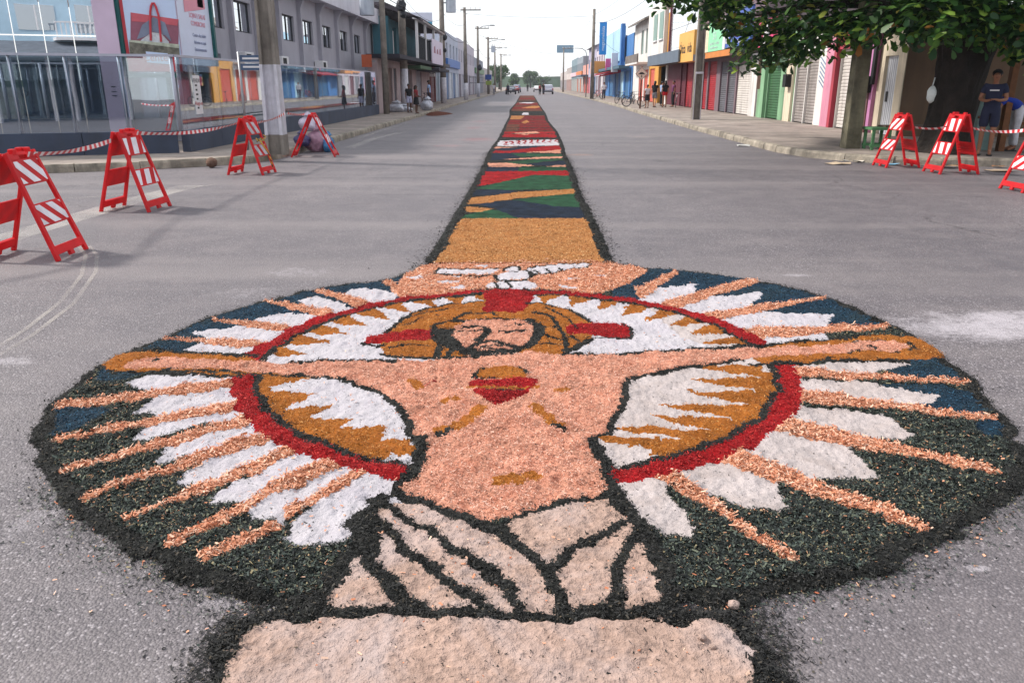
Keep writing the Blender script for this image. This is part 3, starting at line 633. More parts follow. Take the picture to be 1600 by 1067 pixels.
# body with outstretched arms
body = cp.poly('X', [(192, 574), (215, 564), (252, 561), (310, 566), (400, 570), (500, 572), (590, 569), (668, 567), (745, 565), (785, 561), (818, 552), (838, 556), (893, 558), (1000, 557), (1075, 551), (1168, 548), (1262, 544), (1322, 541), (1356, 535), (1412, 541), (1424, 547), (1412, 554), (1337, 551), (1300, 557), (1225, 561), (1150, 566), (1075, 577), (1006, 588), (974, 602), (972, 632), (957, 670), (932, 692), (930, 708), (945, 726), (948, 746), (956, 776), (938, 785), (870, 796), (810, 812), (776, 822), (750, 817), (697, 802), (652, 787), (622, 774), (640, 746), (652, 720), (658, 696), (640, 685), (628, 655), (612, 628), (580, 610), (548, 598), (500, 592), (440, 587), (370, 582), (250, 580), (200, 580)], 'body', SKIN, HS)
for z, p, w in (('X', [(250, 584), (370, 586), (440, 590), (500, 594), (548, 600), (582, 612), (614, 630), (630, 657), (641, 686), (658, 698)], .027), ('X', [(657, 690), (654, 720), (641, 748), (612, 780)], .036), ('X', [(1160, 567), (1075, 580), (1006, 591), (975, 604), (974, 632), (958, 672), (930, 694)], .027), ('X', [(930, 692), (934, 712), (948, 728), (950, 750), (960, 780)], .033),
                ('X', [(1420, 541), (1432, 549), (1415, 557)], .016), ('D', [(860, 372), (940, 362), (1100, 372)], .012), ('D', [(760, 452), (850, 415), (920, 404), (1110, 414)], .014), ('D', [(940, 388), (985, 392)], .02), ('B', [(530, 448), (560, 440)], .02), ('X', [(455, 570), (520, 569), (620, 570)], .02), ('X', [(1000, 556), (1075, 550), (1165, 545)], .02)):
    ST(z, p, w)
MK = lambda z, p, w, m=ORANGE, h=.024: cp.stroke(z, p, w, 'body_mark', m, h)
MK('C', [(490, 745), (600, 710), (670, 640)], .035); MK('C', [(890, 635), (960, 690), (1000, 730)], .03); MK('C', [(380, 525), (400, 548)], .035); MK('C', [(985, 575), (1030, 575)], .028); MK('C', [(500, 618), (560, 612)], .024); MK('C', [(765, 945), (820, 938), (885, 930)], .042)
MK('C', [(975, 725), (1005, 735)], .02, BLACK); MK('C', [(490, 755), (540, 740)], .012, BLACK); MK('C', [(430, 545), (485, 535)], .012, RED)
cp.poly('C', [(610, 545), (640, 530), (900, 525), (905, 545), (880, 570), (800, 612), (740, 632), (680, 606), (635, 580)], 'heart', RED, HR + .006)
cp.poly('C', [(640, 505), (680, 484), (760, 476), (860, 492), (866, 515), (800, 526), (650, 526)], 'heart_flame', ORANGE, HR + .006)
ST('C', [(645, 515), (640, 496), (690, 482)], .012); ST('C', [(850, 520), (864, 500), (820, 486)], .012); ST('C', [(650, 522), (750, 526), (850, 524)], .012)
cp.stroke('C', [(620, 560), (760, 566), (912, 556)], .018, 'heart_band', ORANGE, HR + .008); ST('C', [(640, 570), (760, 574), (860, 566)], .01)
# loincloth of grey sand with black folds
cp.poly('F', [(435, 330), (540, 322), (660, 370), (800, 415), (880, 440), (960, 395), (1100, 345), (1290, 312), (1390, 345), (1425, 400), (1460, 440), (1510, 510), (1580, 690), (1565, 785), (1380, 778), (1130, 795), (900, 790), (700, 795), (450, 795), (160, 785), (220, 650), (290, 490), (350, 480), (360, 370)], 'loincloth', SAND, .022)
for p, w in (([(440, 285), (560, 325), (700, 378), (880, 450)], .038), ([(880, 445), (960, 390), (1100, 342), (1360, 300)], .024), ([(880, 440), (1000, 540), (1080, 620), (1140, 720), (1160, 800)], .042), ([(430, 340), (520, 430), (600, 455), (700, 530), (800, 600), (900, 680), (945, 770)], .036),
             ([(340, 380), (430, 470), (520, 570), (640, 640), (740, 720), (830, 790)], .036), ([(350, 470), (350, 590), (420, 660), (490, 750), (560, 800)], .048), ([(1430, 395), (1300, 470), (1180, 530), (1105, 610)], .034), ([(1480, 450), (1420, 530), (1360, 620), (1360, 760)], .042),
             ([(1340, 300), (1430, 390), (1480, 450), (1540, 560), (1585, 640), (1580, 790)], .05), ([(360, 320), (330, 400), (300, 470), (230, 600), (150, 720), (130, 780)], .055), ([(-60, 790), (150, 795), (300, 792), (560, 812), (850, 805), (1150, 806), (1380, 788), (1640, 800)], .045), ([(410, 300), (350, 350), (250, 430)], .05)):
    ST('F', p, w * .8)
# dove
for p in ([(245, 128), (290, 98), (480, 104), (690, 98), (650, 130), (500, 138), (350, 134)], [(710, 98), (750, 84), (805, 86), (805, 108), (760, 116), (715, 114)], [(650, 150), (700, 124), (860, 112), (885, 140), (850, 172), (690, 178)], [(840, 106), (940, 78), (1300, 64), (1220, 98), (1050, 118), (900, 142)], [(555, 230), (640, 182), (900, 182), (940, 230), (780, 236)], [(340, 140), (440, 140), (430, 158), (350, 156)], [(480, 150), (560, 146), (550, 164), (490, 166)]):
    cp.poly('P', p, 'dove_plumage', WHITE, HC_ + .004, 1, k=.4)
for p, w in (([(245, 125), (290, 98), (480, 104), (690, 98)], .02), ([(260, 132), (400, 146), (540, 150), (640, 138)], .03), ([(640, 140), (660, 178), (760, 186), (860, 180), (890, 150), (870, 118)], .03), ([(700, 118), (710, 95), (760, 82), (810, 88), (810, 112)], .02), ([(840, 104), (940, 76), (1300, 62), (1240, 96)], .016), ([(880, 146), (960, 138), (1060, 118), (1200, 98)], .02), ([(900, 112), (940, 138)], .016), ([(980, 104), (1010, 128)], .016), ([(1070, 98), (1100, 116)], .016), ([(640, 185), (670, 230)], .016), ([(720, 190), (760, 215), (740, 236)], .016), ([(420, 140), (520, 165), (560, 150)], .016), ([(700, 120), (860, 114)], .014)):
    ST('P', p, w)
ST('P', [(560, 240), (760, 242), (940, 238)], .012)
AMP = {'brick_red_sawdust': .016, 'peach_chips': .016, 'white_sand': .014, 'pale_grey_sand': .015, 'flesh_sawdust': .020, 'red_sawdust': .016, 'ochre_sawdust': .014, 'black_sawdust': .015, 'dark_green_sawdust': .014, 'blue_sawdust': .012, 'grey_beige_sand': .015}
cp.split(7); cp.heights(AMP, 2)
mandala = thing('sawdust_carpet', 'round sawdust carpet of a haloed figure with outstretched arms and rays laid on the asphalt', 'sawdust carpet', (0, 4.5, 0))
cp.build(mandala)
M_CHIPF = island_mat('peach_chip_flakes', [(0, S(168, 92, 62)), (.3, S(214, 140, 104)), (.7, S(238, 178, 146)), (1, S(248, 214, 190))])
M_DARKF = island_mat('dark_leaf_flakes', [(0, S(18, 20, 20)), (.5, S(40, 45, 44)), (.8, S(78, 90, 84)), (.93, S(112, 118, 100)), (.97, S(166, 152, 116)), (1, S(186, 130, 100))])
M_BLACKF = island_mat('black_flakes', [(0, S(18, 18, 18)), (.6, S(40, 40, 40)), (.92, S(66, 66, 64)), (1, S(100, 88, 72))])
M_BLUEF = island_mat('blue_flakes', [(0, S(14, 28, 40)), (.6, S(30, 56, 76)), (1, S(48, 98, 128))])
M_REDF = island_mat('red_flakes', [(0, S(104, 12, 16)), (.5, S(170, 26, 30)), (1, S(206, 60, 52))])
M_OCHF = island_mat('ochre_flakes', [(0, S(110, 62, 24)), (.5, S(174, 106, 46)), (1, S(218, 160, 92))])
M_SKINF = island_mat('flesh_flakes', [(0, S(176, 104, 82)), (.5, S(224, 160, 134)), (1, S(246, 206, 186))])
M_TANF = island_mat('tan_flakes', [(0, S(140, 88, 46)), (.5, S(190, 132, 78)), (1, S(222, 176, 122))])
cp.flakes('loose_chips', {'peach_chips'}, M_CHIPF, 46000, (.006, .034), (.003, .010), mandala, .42, .012, 1.0, .005)
cp.flakes('loose_leaves', {'dark_green_sawdust'}, M_DARKF, 70000, (.005, .026), (.002, .009), mandala, .4, .009, 1.2, .006)
cp.flakes('loose_crumbs', {'black_sawdust'}, M_BLACKF, 46000, (.004, .018), (.002, .008), mandala, .45, .009, 1.2, .011)
cp.flakes('loose_blue_shavings', {'blue_sawdust'}, M_BLUEF, 14000, (.006, .022), (.002, .007), mandala, .35, .006, .5, .003)
cp.flakes('loose_red_shavings', {'red_sawdust'}, M_REDF, 16000, (.005, .018), (.002, .007), mandala, .45, .010, .6, .010)
cp.flakes('loose_ochre_shavings', {'ochre_sawdust'}, M_OCHF, 18000, (.004, .015), (.002, .006), mandala, .45, .009, .6, .008)
cp.flakes('loose_flesh_shavings', {'flesh_sawdust'}, M_SKINF, 42000, (.003, .016), (.002, .006), mandala, .38, .007, .8, .002)
# stray crumbs fallen on the asphalt round the edge and on the pale sand
def spill(name, line, n, spread, m, ln, wd, parent):
    L_ = np.asarray(line); seg = rng.integers(0, len(L_) - 1, n * 2); ln_ = np.hypot(*(L_[seg + 1] - L_[seg]).T); keep = rng.random(n * 2) < ln_ / ln_.max(); seg = seg[keep][:n]
    n = len(seg); t = rng.random(n)[:, None]; p = L_[seg] * (1 - t) + L_[seg + 1] * t + rng.laplace(0, spread, (n, 2))
    return flake_mesh(name, p[:, 0], p[:, 1], .003 + .004 * rng.random(n), m, ln, wd, parent, .25)
ring_line = np.vstack([cg, cg[:1]])
lower = cg[14:37]
spill('spilled_crumbs', ring_line, 12000, .045, M_BLACKF, (.003, .018), (.002, .008), mandala)
spill('spilled_crumbs', lower, 13000, .06, M_DARKF, (.003, .018), (.002, .008), mandala)
spill('spilled_chips', lower, 500, .10, M_CHIPF, (.006, .022), (.003, .010), mandala)
cp.flakes('stray_crumbs', {'grey_beige_sand', 'white_sand', 'pale_grey_sand', 'flesh_sawdust'}, M_BLACKF, 2600, (.004, .014), (.002, .006), mandala, .3, .004, .8)
cp.flakes('stray_chips', {'grey_beige_sand', 'white_sand', 'dark_green_sawdust'}, M_CHIPF, 900, (.005, .022), (.003, .010), mandala, .3, .012, .8)
# ---- the sand slab in the foreground
c2 = Carpet(np.arange(-1.45, 1.45, .0075), ygrid(.85, 2.42, lambda y: .0062), .012, .005)
c2.poly('X', [(412, 928), (430, 930), (425, 966), (560, 968), (1100, 968), (1157, 954), (1190, 985), (1203, 1020), (1218, 1100), (1240, 1400), (1150, 1400), (1150, 1100), (1165, 1030), (1140, 990), (1000, 985), (440, 985), (390, 1010), (360, 1070), (330, 1150), (300, 1400), (200, 1400), (270, 1150), (314, 1070), (342, 1010), (362, 985), (388, 962), (398, 940)], 'border', BLACK, .018, k=3.6)
c2.poly('X', [(408, 972), (470, 975), (560, 966), (700, 974), (850, 978), (1000, 972), (1130, 977), (1160, 1000), (1166, 1040), (1168, 1110), (1180, 1400), (230, 1400), (325, 1130), (355, 1040), (380, 1000)], 'sand_slab', SAND, .024, k=2.0)
AMP['grey_beige_sand'] = .013; c2.split(10); c2.heights(AMP, 2)
slab = thing('sand_panel', 'smooth slab of grey beige sand with dark crumb edges in the foreground', 'sand panel', (0, 1.8, 0))
c2.build(slab)
c2.flakes('loose_crumbs', {'black_sawdust'}, M_BLACKF, 14000, (.004, .02), (.002, .009), slab, .4, .008, .5, .010)
c2.flakes('stray_crumbs', {'grey_beige_sand'}, M_BLACKF, 900, (.004, .014), (.002, .006), slab, .3, .003)
c2.flakes('stray_chips', {'grey_beige_sand'}, M_CHIPF, 120, (.005, .022), (.003, .010), slab, .3, .003)
l2 = gnd_arr(np.array([(385, 960), (340, 990), (325, 1020), (300, 1067), (260, 1150)], float)); spill('spilled_crumbs', l2, 1800, .03, M_BLACKF, (.003, .018), (.002, .008), slab)
l2 = gnd_arr(np.array([(1060, 965), (1160, 960), (1210, 985), (1215, 1030), (1235, 1100)], float)); spill('spilled_crumbs', l2, 2200, .035, M_BLACKF, (.003, .018), (.002, .008), slab)
# small lumps dropped on the slab
for (px, py, r) in ((1145, 957, .02), (1097, 1008, .013), (1112, 1023, .012), (1006, 1017, .010)):
    g = gnd(px, py); MB().ball((g[0], g[1], .03), (r, r * .9, r * .7), 8, 6, .12).build('sand_lump', SAND, slab, True)
# ---- the long strip running down the street
c3 = Carpet(np.arange(-1.5, 1.55, .022), ygrid(7.2, 124, lambda y: .012 * (y / 7) ** 1.75), .016, .006)
OL = [(0, 960), (90, 930), (165, 800), (240, 680), (330, 530), (400, 400), (440, 310), (490, 240), (515, 190), (555, 110), (555, 80), (590, 40), (612, 0)]
OR = [(1165, 955), (1110, 890), (1070, 780), (1030, 690), (960, 560), (912, 420), (870, 330), (850, 260), (822, 200), (770, 140), (757, 100), (722, 50), (692, 0)]
o3 = c3.poly('A', OL + OR[::-1], 'border', BLACK, .026, 0)
cl = gnd_arr(zpx('A', OL)); crr = gnd_arr(zpx('A', OR))
def interp_edge(L_, y): return np.interp(y, L_[:, 1], L_[:, 0])
innermask = (c3.WX > interp_edge(cl, c3.Y) + .12 + .05 * vnoise(c3.X * 0 + 3, c3.Y, 3, 77)) & (c3.WX < interp_edge(crr, c3.Y) - .12 + .05 * vnoise(c3.X * 0 + 9, c3.Y, 3, 78)) & (c3.L == o3)
base3 = c3._new(('brown_band', BROWN, .024), None); c3.L[innermask & (c3.Y > 21)] = base3
tanb = c3._new(('tan_band', TAN, .026), None); c3.L[innermask & (c3.Y <= 21)] = tanb
on3 = {base3, tanb}
def s3(p, m, name='colour_patch'):
    i = c3.poly('A', p, name, m, .024, 0, only=on3); on3.add(i); return i
s3([(100, 690), (1200, 690), (1200, 235), (100, 235)], BLACK, 'dark_ground')
s3([(200, 692), (450, 642), (670, 655), (600, 692)], GREEN); s3([(340, 610), (600, 588), (1100, 645), (1100, 690), (600, 692), (470, 632)], NAVY); s3([(200, 662), (300, 623), (470, 635), (400, 654)], TAN); s3([(575, 585), (1000, 540), (1100, 636), (800, 622)], GREEN)
s3([(200, 614), (330, 578), (600, 543), (1000, 520), (1000, 545), (600, 577), (400, 608)], TAN); s3([(200, 578), (345, 530), (600, 524), (560, 550)], NAVY); s3([(345, 525), (500, 490), (680, 443), (1000, 455), (1000, 525), (600, 532)], GREEN); s3([(250, 528), (400, 428), (700, 424), (1000, 418), (1000, 456), (690, 445), (500, 490)], RED)
s3([(300, 428), (300, 400), (610, 400), (600, 426)], NAVY); s3([(610, 402), (1000, 400), (1000, 420), (600, 426)], GREEN); s3([(300, 402), (300, 378), (560, 378), (700, 396), (600, 402)], SKIN); s3([(740, 400), (1000, 378), (1000, 402)], SKIN); s3([(630, 386), (1000, 355), (1000, 378), (760, 396)], NAVY)
s3([(510, 378), (700, 358), (1000, 352), (850, 362), (640, 384)], GREEN); s3([(490, 360), (850, 338), (1000, 336), (1000, 350)], SKIN); s3([(300, 378), (300, 336), (620, 318), (700, 336), (500, 362)], NAVY); s3([(560, 325), (1000, 330), (1000, 340), (620, 346)], GREEN); s3([(640, 320), (1000, 278), (1000, 330)], SKIN)
s3([(300, 328), (700, 288), (1000, 272), (1000, 292), (640, 320)], RED); s3([(300, 308), (680, 280), (760, 284), (560, 310)], NAVY); s3([(300, 300), (470, 288), (600, 290), (400, 302)], SKIN); lettered = s3([(300, 288), (480, 254), (1000, 244), (1000, 278)], WHITE)
for k in range(9):
    x = 520 + k * 35; y = 282 - k * 2.3
    c3.stroke('A', [(x, y - 18), (x + 14, y - 24), (x + 20, y - 12), (x + 4, y - 6), (x + 24, y - 2)], .035, 'red_lettering', RED, .04, only={lettered})
s3([(300, 235), (530, 203), (1000, 203), (1000, 235)], RED); s3([(570, 212), (700, 200), (725, 210), (640, 222)], SKIN); s3([(300, 200), (530, 165), (602, 165), (602, 200)], BROWN); s3([(604, 200), (612, 162), (1000, 165), (1000, 200)], RED2); s3([(400, 162), (550, 136), (1000, 138), (1000, 160)], RED2); s3([(618, 152), (650, 137), (665, 150), (640, 158)], TAN)
s3([(620, 135), (640, 114), (1000, 114), (1000, 135)], RED2); s3([(400, 134), (565, 114), (640, 114), (615, 134)], TAN); s3([(400, 112), (1000, 112), (1000, 88), (400, 88)], BLACK); c3.poly('A', [(624, 109), (630, 97), (660, 97), (662, 109)], 'white_tablet', WHITE, .04, 0); s3([(400, 76), (1000, 76), (1000, 62), (700, 60), (400, 70)], RED2); s3([(620, 70), (690, 56), (740, 62), (700, 72)], TAN)
c3.poly('A', [(605, 43), (640, 38), (695, 38), (680, 45)], 'white_tablet', WHITE, .04, 0); s3([(500, 54), (900, 52), (900, 44), (500, 44)], RED2); s3([(500, 36), (900, 36), (900, 28), (500, 28)], BLACK); s3([(500, 20), (900, 20), (900, 14), (500, 14)], RED2)
for yy in (215, 196, 182, 168, 152, 134, 122, 100, 86, 70, 58, 48, 34, 22, 10): c3.stroke('A', [(400, yy), (1000, yy)], .10 + 3.2 / yy + 16 / yy / yy, 'dark_line', BLACK, .026, only=on3)
AMP['grey_beige_sand'] = .008; c3.split(5); c3.heights(AMP, 1)
strip = thing('sawdust_strip', 'long straight strip of coloured sawdust bands running down the middle of the street', 'sawdust carpet', (0, 7.3, 0))
c3.build(strip)
for nm, ms, m, n, l in (('loose_tan_shavings', {'tan_sawdust'}, M_TANF, 16000, .03), ('loose_crumbs', {'black_sawdust'}, M_BLACKF, 16000, .045), ('loose_red_shavings', {'red_sawdust'}, M_REDF, 3000, .03)):
    c3.flakes(nm, ms, m, n, (.008, l * .7), (.004, .011), strip, .4, .008, 1.6, .006)
el = cl[:7]; er = crr[:7]
spill('spilled_crumbs', el, 4200, .05, M_BLACKF, (.008, .03), (.004, .014), strip); spill('spilled_crumbs', er, 4200, .05, M_BLACKF, (.008, .03), (.004, .014), strip)
# ================================================================== shared materials
def plastic(name, col, glow=.25):
    m = bpy.data.materials.new(name); nt, N, L, b = nodes_of(m); geo = N.new('ShaderNodeNewGeometry')
    n = N.new('ShaderNodeTexNoise'); n.inputs['Scale'].default_value = 5; n.inputs['Detail'].default_value = 6; L.new(geo.outputs['Position'], n.inputs['Vector'])
    rp = N.new('ShaderNodeValToRGB'); rp.color_ramp.elements[0].position = .3; rp.color_ramp.elements[1].position = .75
    rp.color_ramp.elements[0].color = tuple(c * .82 for c in col[:3]) + (1,); rp.color_ramp.elements[1].color = tuple(min(1, c * 1.06 + .01) for c in col[:3]) + (1,)
    L.new(n.outputs['Fac'], rp.inputs['Fac']); L.new(rp.outputs[0], b.inputs['Base Color']); b.inputs['Roughness'].default_value = .48
    sc = N.new('ShaderNodeTexNoise'); sc.inputs['Scale'].default_value = 38; sc.inputs['Detail'].default_value = 9; sc.inputs['Roughness'].default_value = .8; L.new(geo.outputs['Position'], sc.inputs['Vector'])
    sr = N.new('ShaderNodeMapRange'); sr.inputs[1].default_value = .60; sr.inputs[2].default_value = .72; sr.inputs[4].default_value = .7; L.new(sc.outputs['Fac'], sr.inputs[0]); sm_ = N.new('ShaderNodeMixRGB'); sm_.inputs[2].default_value = (.28, .10, .09, 1); L.new(sr.outputs[0], sm_.inputs[0]); L.new(rp.outputs[0], sm_.inputs[1]); L.new(sm_.outputs[0], b.inputs['Base Color'])
    t = N.new('ShaderNodeBsdfTranslucent'); L.new(rp.outputs[0], t.inputs['Color']); mx = N.new('ShaderNodeMixShader'); mx.inputs[0].default_value = glow
    L.new(b.outputs[0], mx.inputs[1]); L.new(t.outputs[0], mx.inputs[2]); L.new(mx.outputs[0], N['Material Output'].inputs['Surface']); return m
def glass(name, tint, refl, rough=.015, dark=None):
    """window pane: part mirror, part see-through tinted sheet"""
    m = bpy.data.materials.new(name); nt, N, L, b = nodes_of(m); N.remove(b)
    g = N.new('ShaderNodeBsdfGlossy'); g.inputs['Roughness'].default_value = rough; g.inputs['Color'].default_value = (.93, .96, 1, 1)
    geo = N.new('ShaderNodeNewGeometry'); nz = N.new('ShaderNodeTexNoise'); nz.inputs['Scale'].default_value = .8; L.new(geo.outputs['Position'], nz.inputs['Vector'])
    bp = N.new('ShaderNodeBump'); bp.inputs['Strength'].default_value = .03; bp.inputs['Distance'].default_value = .03; L.new(nz.outputs['Fac'], bp.inputs['Height']); L.new(bp.outputs[0], g.inputs['Normal'])
    if dark: t = N.new('ShaderNodeBsdfDiffuse'); t.inputs['Color'].default_value = dark
    else: t = N.new('ShaderNodeBsdfTransparent'); t.inputs['Color'].default_value = tint
    lw = N.new('ShaderNodeLayerWeight'); lw.inputs['Blend'].default_value = .35
    mr = N.new('ShaderNodeMapRange'); mr.inputs[3].default_value = refl; mr.inputs[4].default_value = min(1, refl + .32); L.new(lw.outputs['Facing'], mr.inputs[0])
    mx = N.new('ShaderNodeMixShader'); L.new(mr.outputs[0], mx.inputs[0]); L.new(t.outputs[0], mx.inputs[1]); L.new(g.outputs[0], mx.inputs[2]); L.new(mx.outputs[0], N['Material Output'].inputs['Surface']); return m
M_RED = plastic('red_plastic', S(226, 24, 34), .38); M_WSTR = mat('white_reflective_sheet', S(232, 226, 232), .45, .06, 6, dirt=.4)
M_FADED = mat('faded_red_sheet', S(232, 96, 88), .5, .08, 6)
M_STEEL = mat('galvanised_steel', S(150, 152, 156), .4, .1, 4, metal=.7); M_DARKMET = mat('dark_metal', S(52, 54, 60), .5, .15, 4, metal=.5)
M_CONC = mat('pole_concrete', S(138, 130, 122), .9, .22, 2.2, .4, 30, dirt=.5); M_WPAINT = mat('chipped_white_paint', S(205, 203, 212), .75, .1, 5, .2, 30, dirt=.5)
M_BLACK = mat('black_rubber', S(26, 26, 28), .6, .1, 6); M_WHITE = mat('white_paint', S(222, 220, 222), .6, .06, 3)
M_RUST = mat('rusty_metal', S(110, 66, 48), .7, .3, 8)
# ================================================================== A-frame barricades
def clip_band(poly, a, t0, t1):
    def cut(P, f, inter):
        out = []
        for i in range(len(P)):
            p, q = P[i - 1], P[i]; fp, fq = f(p), f(q)
            if fp * fq < 0: k = fp / (fp - fq); out.append((p[0] + (q[0] - p[0]) * k, p[1] + (q[1] - p[1]) * k))
            if fq >= 0: out.append(q)
        return out
    for f in (lambda p: p[0] + a, lambda p: a - p[0], lambda p: p[1] - t0, lambda p: t1 - p[1]):
        poly = cut(poly, f, None)
        if len(poly) < 3: return None
    return poly
def barricade(label, loc, rz, spread=.66, Hh=1.0, shear=(1.0, -1.0), white=M_WSTR, stripe_sides=(-1, 1), ribs=False, w=.31):
    root = thing('barricade', label, 'barricade', loc, 'red and white A-frame barricades', rz)
    for side in (-1, 1):
        ln = math.hypot(spread / 2 - .03, Hh); dirv = Vector((-side * (spread / 2 - .03), 0, Hh)) / ln; nrm = Vector((side * Hh, 0, spread / 2 - .03)) / ln
        base = Vector((side * spread / 2, 0, 0)); k = ln
        P = lambda a, t, d: base + Vector((0, a, 0)) + dirv * (t * k) + nrm * d
        hw = lambda t: w - .055 * t
        mb = MB(); th = .018
        def quad(pts, d0, d1): mb.prism(pts, d0, d1, P)
        for sg in (-1, 1):
            quad([(sg * hw(0), 0), (sg * hw(1), 1), (sg * (hw(1) - .045), 1), (sg * (hw(0) - .05), 0)][::sg], -th, th)
        quad([(-hw(.05) + .05, .055), (hw(.05) - .05, .055), (hw(.13) - .05, .135), (-hw(.13) + .05, .135)], -th, th)
        quad([(-.035, .015), (.035, .015), (.035, .06), (-.035, .06)], -th, th)
        for (t0, t1) in ((.32, .53), (.70, .93)):
            quad([(-hw(t0) + .04, t0), (hw(t0) - .04, t0), (hw(t1) - .04, t1), (-hw(t1) + .04, t1)], -.008, .010)
            if ribs and side > 0:
                for q in range(4):
                    tt = t0 + .02 + q * (t1 - t0 - .03) / 4; quad([(-hw(tt) + .045, tt), (hw(tt) - .045, tt), (hw(tt) - .045, tt + .025), (-hw(tt) + .045, tt + .025)], -.018, -.008)
        quad([(-hw(.93) + .04, .93), (-.07, .93), (-.07, .985), (-hw(.985) + .04, .985)], -th * .8, th * .8); quad([(.07, .93), (hw(.93) - .04, .93), (hw(.985) - .04, .985), (.07, .985)], -th * .8, th * .8)
        quad([(-.08, .965), (.08, .965), (.08, .995), (-.08, .995)], -th * .7, th * .7)
        pan = mb.build('panel', M_RED, root, local=True, bevel=.004)
        if side in stripe_sides:
            for (t0, t1) in ((.335, .515), (.715, .915)):
                a = hw(t0) - .045
                for q in range(-4, 5):
                    x0 = q * .235 + .05; sh = .20 * shear[(side + 1) // 2]; pw = .125
                    pl = clip_band([(x0 - sh - pw / 2, t0), (x0 - sh + pw / 2, t0), (x0 + sh * .1 + pw / 2, t1), (x0 + sh * .1 - pw / 2, t1)], a, t0, t1)
                    if pl: MB().prism(pl, .0105, .0135, P).build('white_stripe', white, pan, local=True)
        MB().obox(P(-.12 * side, 1.0, 0), (.05, .07, .06)).build('hinge_lug', M_RED, root, local=True, bevel=.008); MB().obox(P(.14, 1.005, 0), (.05, .05, .05)).build('hinge_lug', M_RED, root, local=True, bevel=.008)
    MB().tube([(0, -w + .06, Hh - .03), (0, w - .06, Hh - .03)], .012, 6).build('hinge_pin', M_RED, root, local=True)
    return root
barricade('red and white barricade cut by the left edge of the picture, nearest on the left', (-4.82, 7.55, 0), math.radians(4), .72, 1.0, (1, -1.1))
barricade('red and white barricade second from left, standing beside the worn white road line', (-5.27, 10.61, 0), math.radians(-3), .66, 1.02, (1, .3))
M_DIRTW = mat('scuffed_white_sheet', S(196, 190, 196), .5, .2, 6)
b3 = barricade('red barricade wound with a yellow and black rope in front of the white painted pole', (-5.17, 15.06, 0), math.radians(-6), .68, 1.02, (1, -.6), M_DIRTW)
barricade('red barricade seen edge-on between the rubbish bags and the road', (-4.95, 18.9, 0), math.radians(5), 1.0, .95, (1, 1))
barricade('red barricade left of the three on the right, beside the green bench', (7.60, 16.62, 0), math.radians(2), .68, 1.03, (-1, -.9), M_WSTR, (-1, 1), True)
barricade('red barricade in the middle of the three on the right, before the man in navy', (8.1, 15.42, 0), math.radians(3), .74, 1.08, (.3, -.9), M_WSTR, (-1, 1), True)
barricade('red barricade cut by the right edge of the picture', (8.05, 12.75, 0), math.radians(2), .72, 1.0, (-1.1, .9), M_WSTR, (-1, 1), True)
# rope wound round the third barricade
pts = [Vector((-4.83, 14.80 + .5 * (i / 40), .62 - .012 * abs(20 - i) + .02 * math.sin(i))) for i in range(0, 41)]
rp1 = MB().tube([(-4.94, 14.78, .66), (-4.90, 14.90, .60), (-4.88, 15.05, .63), (-4.90, 15.2, .66), (-4.97, 15.3, .70)], .014, 6)
rp1.tube([(-4.9, 14.86, .62), (-4.85, 14.93, .5), (-4.80, 14.98, .38), (-4.77, 15.0, .25), (-4.76, 15.02, .12)], .013, 6); rp1.tube([(-4.94, 14.80, .60), (-4.9, 14.92, .66), (-4.90, 15.1, .6), (-4.95, 15.28, .66)], .012, 6)
ropem = bpy.data.materials.new('yellow_black_rope'); nt, N, L, b = nodes_of(ropem); geo = N.new('ShaderNodeNewGeometry'); wv = N.new('ShaderNodeTexWave'); wv.inputs['Scale'].default_value = 9; wv.bands_direction = 'DIAGONAL'; L.new(geo.outputs['Position'], wv.inputs['Vector'])
rpn = N.new('ShaderNodeValToRGB'); rpn.color_ramp.interpolation = 'CONSTANT'; rpn.color_ramp.elements[0].color = S(30, 28, 26); rpn.color_ramp.elements[1].position = .45; rpn.color_ramp.elements[1].color = S(206, 160, 50); L.new(wv.outputs['Fac'], rpn.inputs['Fac']); L.new(rpn.outputs[0], b.inputs['Base Color'])
tag(rp1.build('rope', ropem, None, True), 'yellow and black rope hanging on the third barricade from the left', 'rope')
# barrier tape: a twisted band with slanting red stripes
def tape(label, spans):
    white = MB(); red = MB()
    for (p0, p1, sag) in spans:
        p0 = Vector(p0); p1 = Vector(p1); ln = (p1 - p0).length; n = max(8, int(ln / .045)); d = (p1 - p0).normalized(); sd = d.cross(Vector((0, 0, 1))).normalized(); prev = None
        for i in range(n + 1):
            t = i / n; c = p0.lerp(p1, t) - Vector((0, 0, sag * 4 * t * (1 - t))); tw = .5 * math.sin(t * ln * 2.1) + .35
            u = (Vector((0, 0, 1)) * math.cos(tw) + sd * math.sin(tw)) * .026; cur = (c - u, c + u)
            if prev: (red if (i // 2) % 2 else white).add([prev[0], cur[0], cur[1], prev[1]], [(0, 1, 2, 3)])
            prev = cur
    root = thing('barrier_tape', label, 'barrier tape', tuple(spans[0][0]))
    white.build('white_band', mat('tape_white', S(236, 226, 226), .4, .03), root, kind='stuff'); red.build('red_band', mat('tape_red', S(210, 34, 44), .4, .05), root, kind='stuff')
tape('red and white tape strung between the barricades on the left', [((-5.6, 6.3, .97), (-4.95, 7.55, .93), .02), ((-4.74, 7.6, .97), (-5.38, 10.58, .93), .05), ((-5.15, 10.68, .99), (-5.3, 14.95, .93), .07), ((-5.0, 15.12, .93), (-5.12, 17.32, 1.02), .03), ((-5.1, 17.42, 1.02), (-5.12, 18.86, .95), .02)])
tape('red and white tape strung between the barricades on the right', [((7.78, 16.6, .80), (7.98, 15.55, .84), .04), ((8.3, 15.35, .84), (8.0, 12.85, .96), .07)])
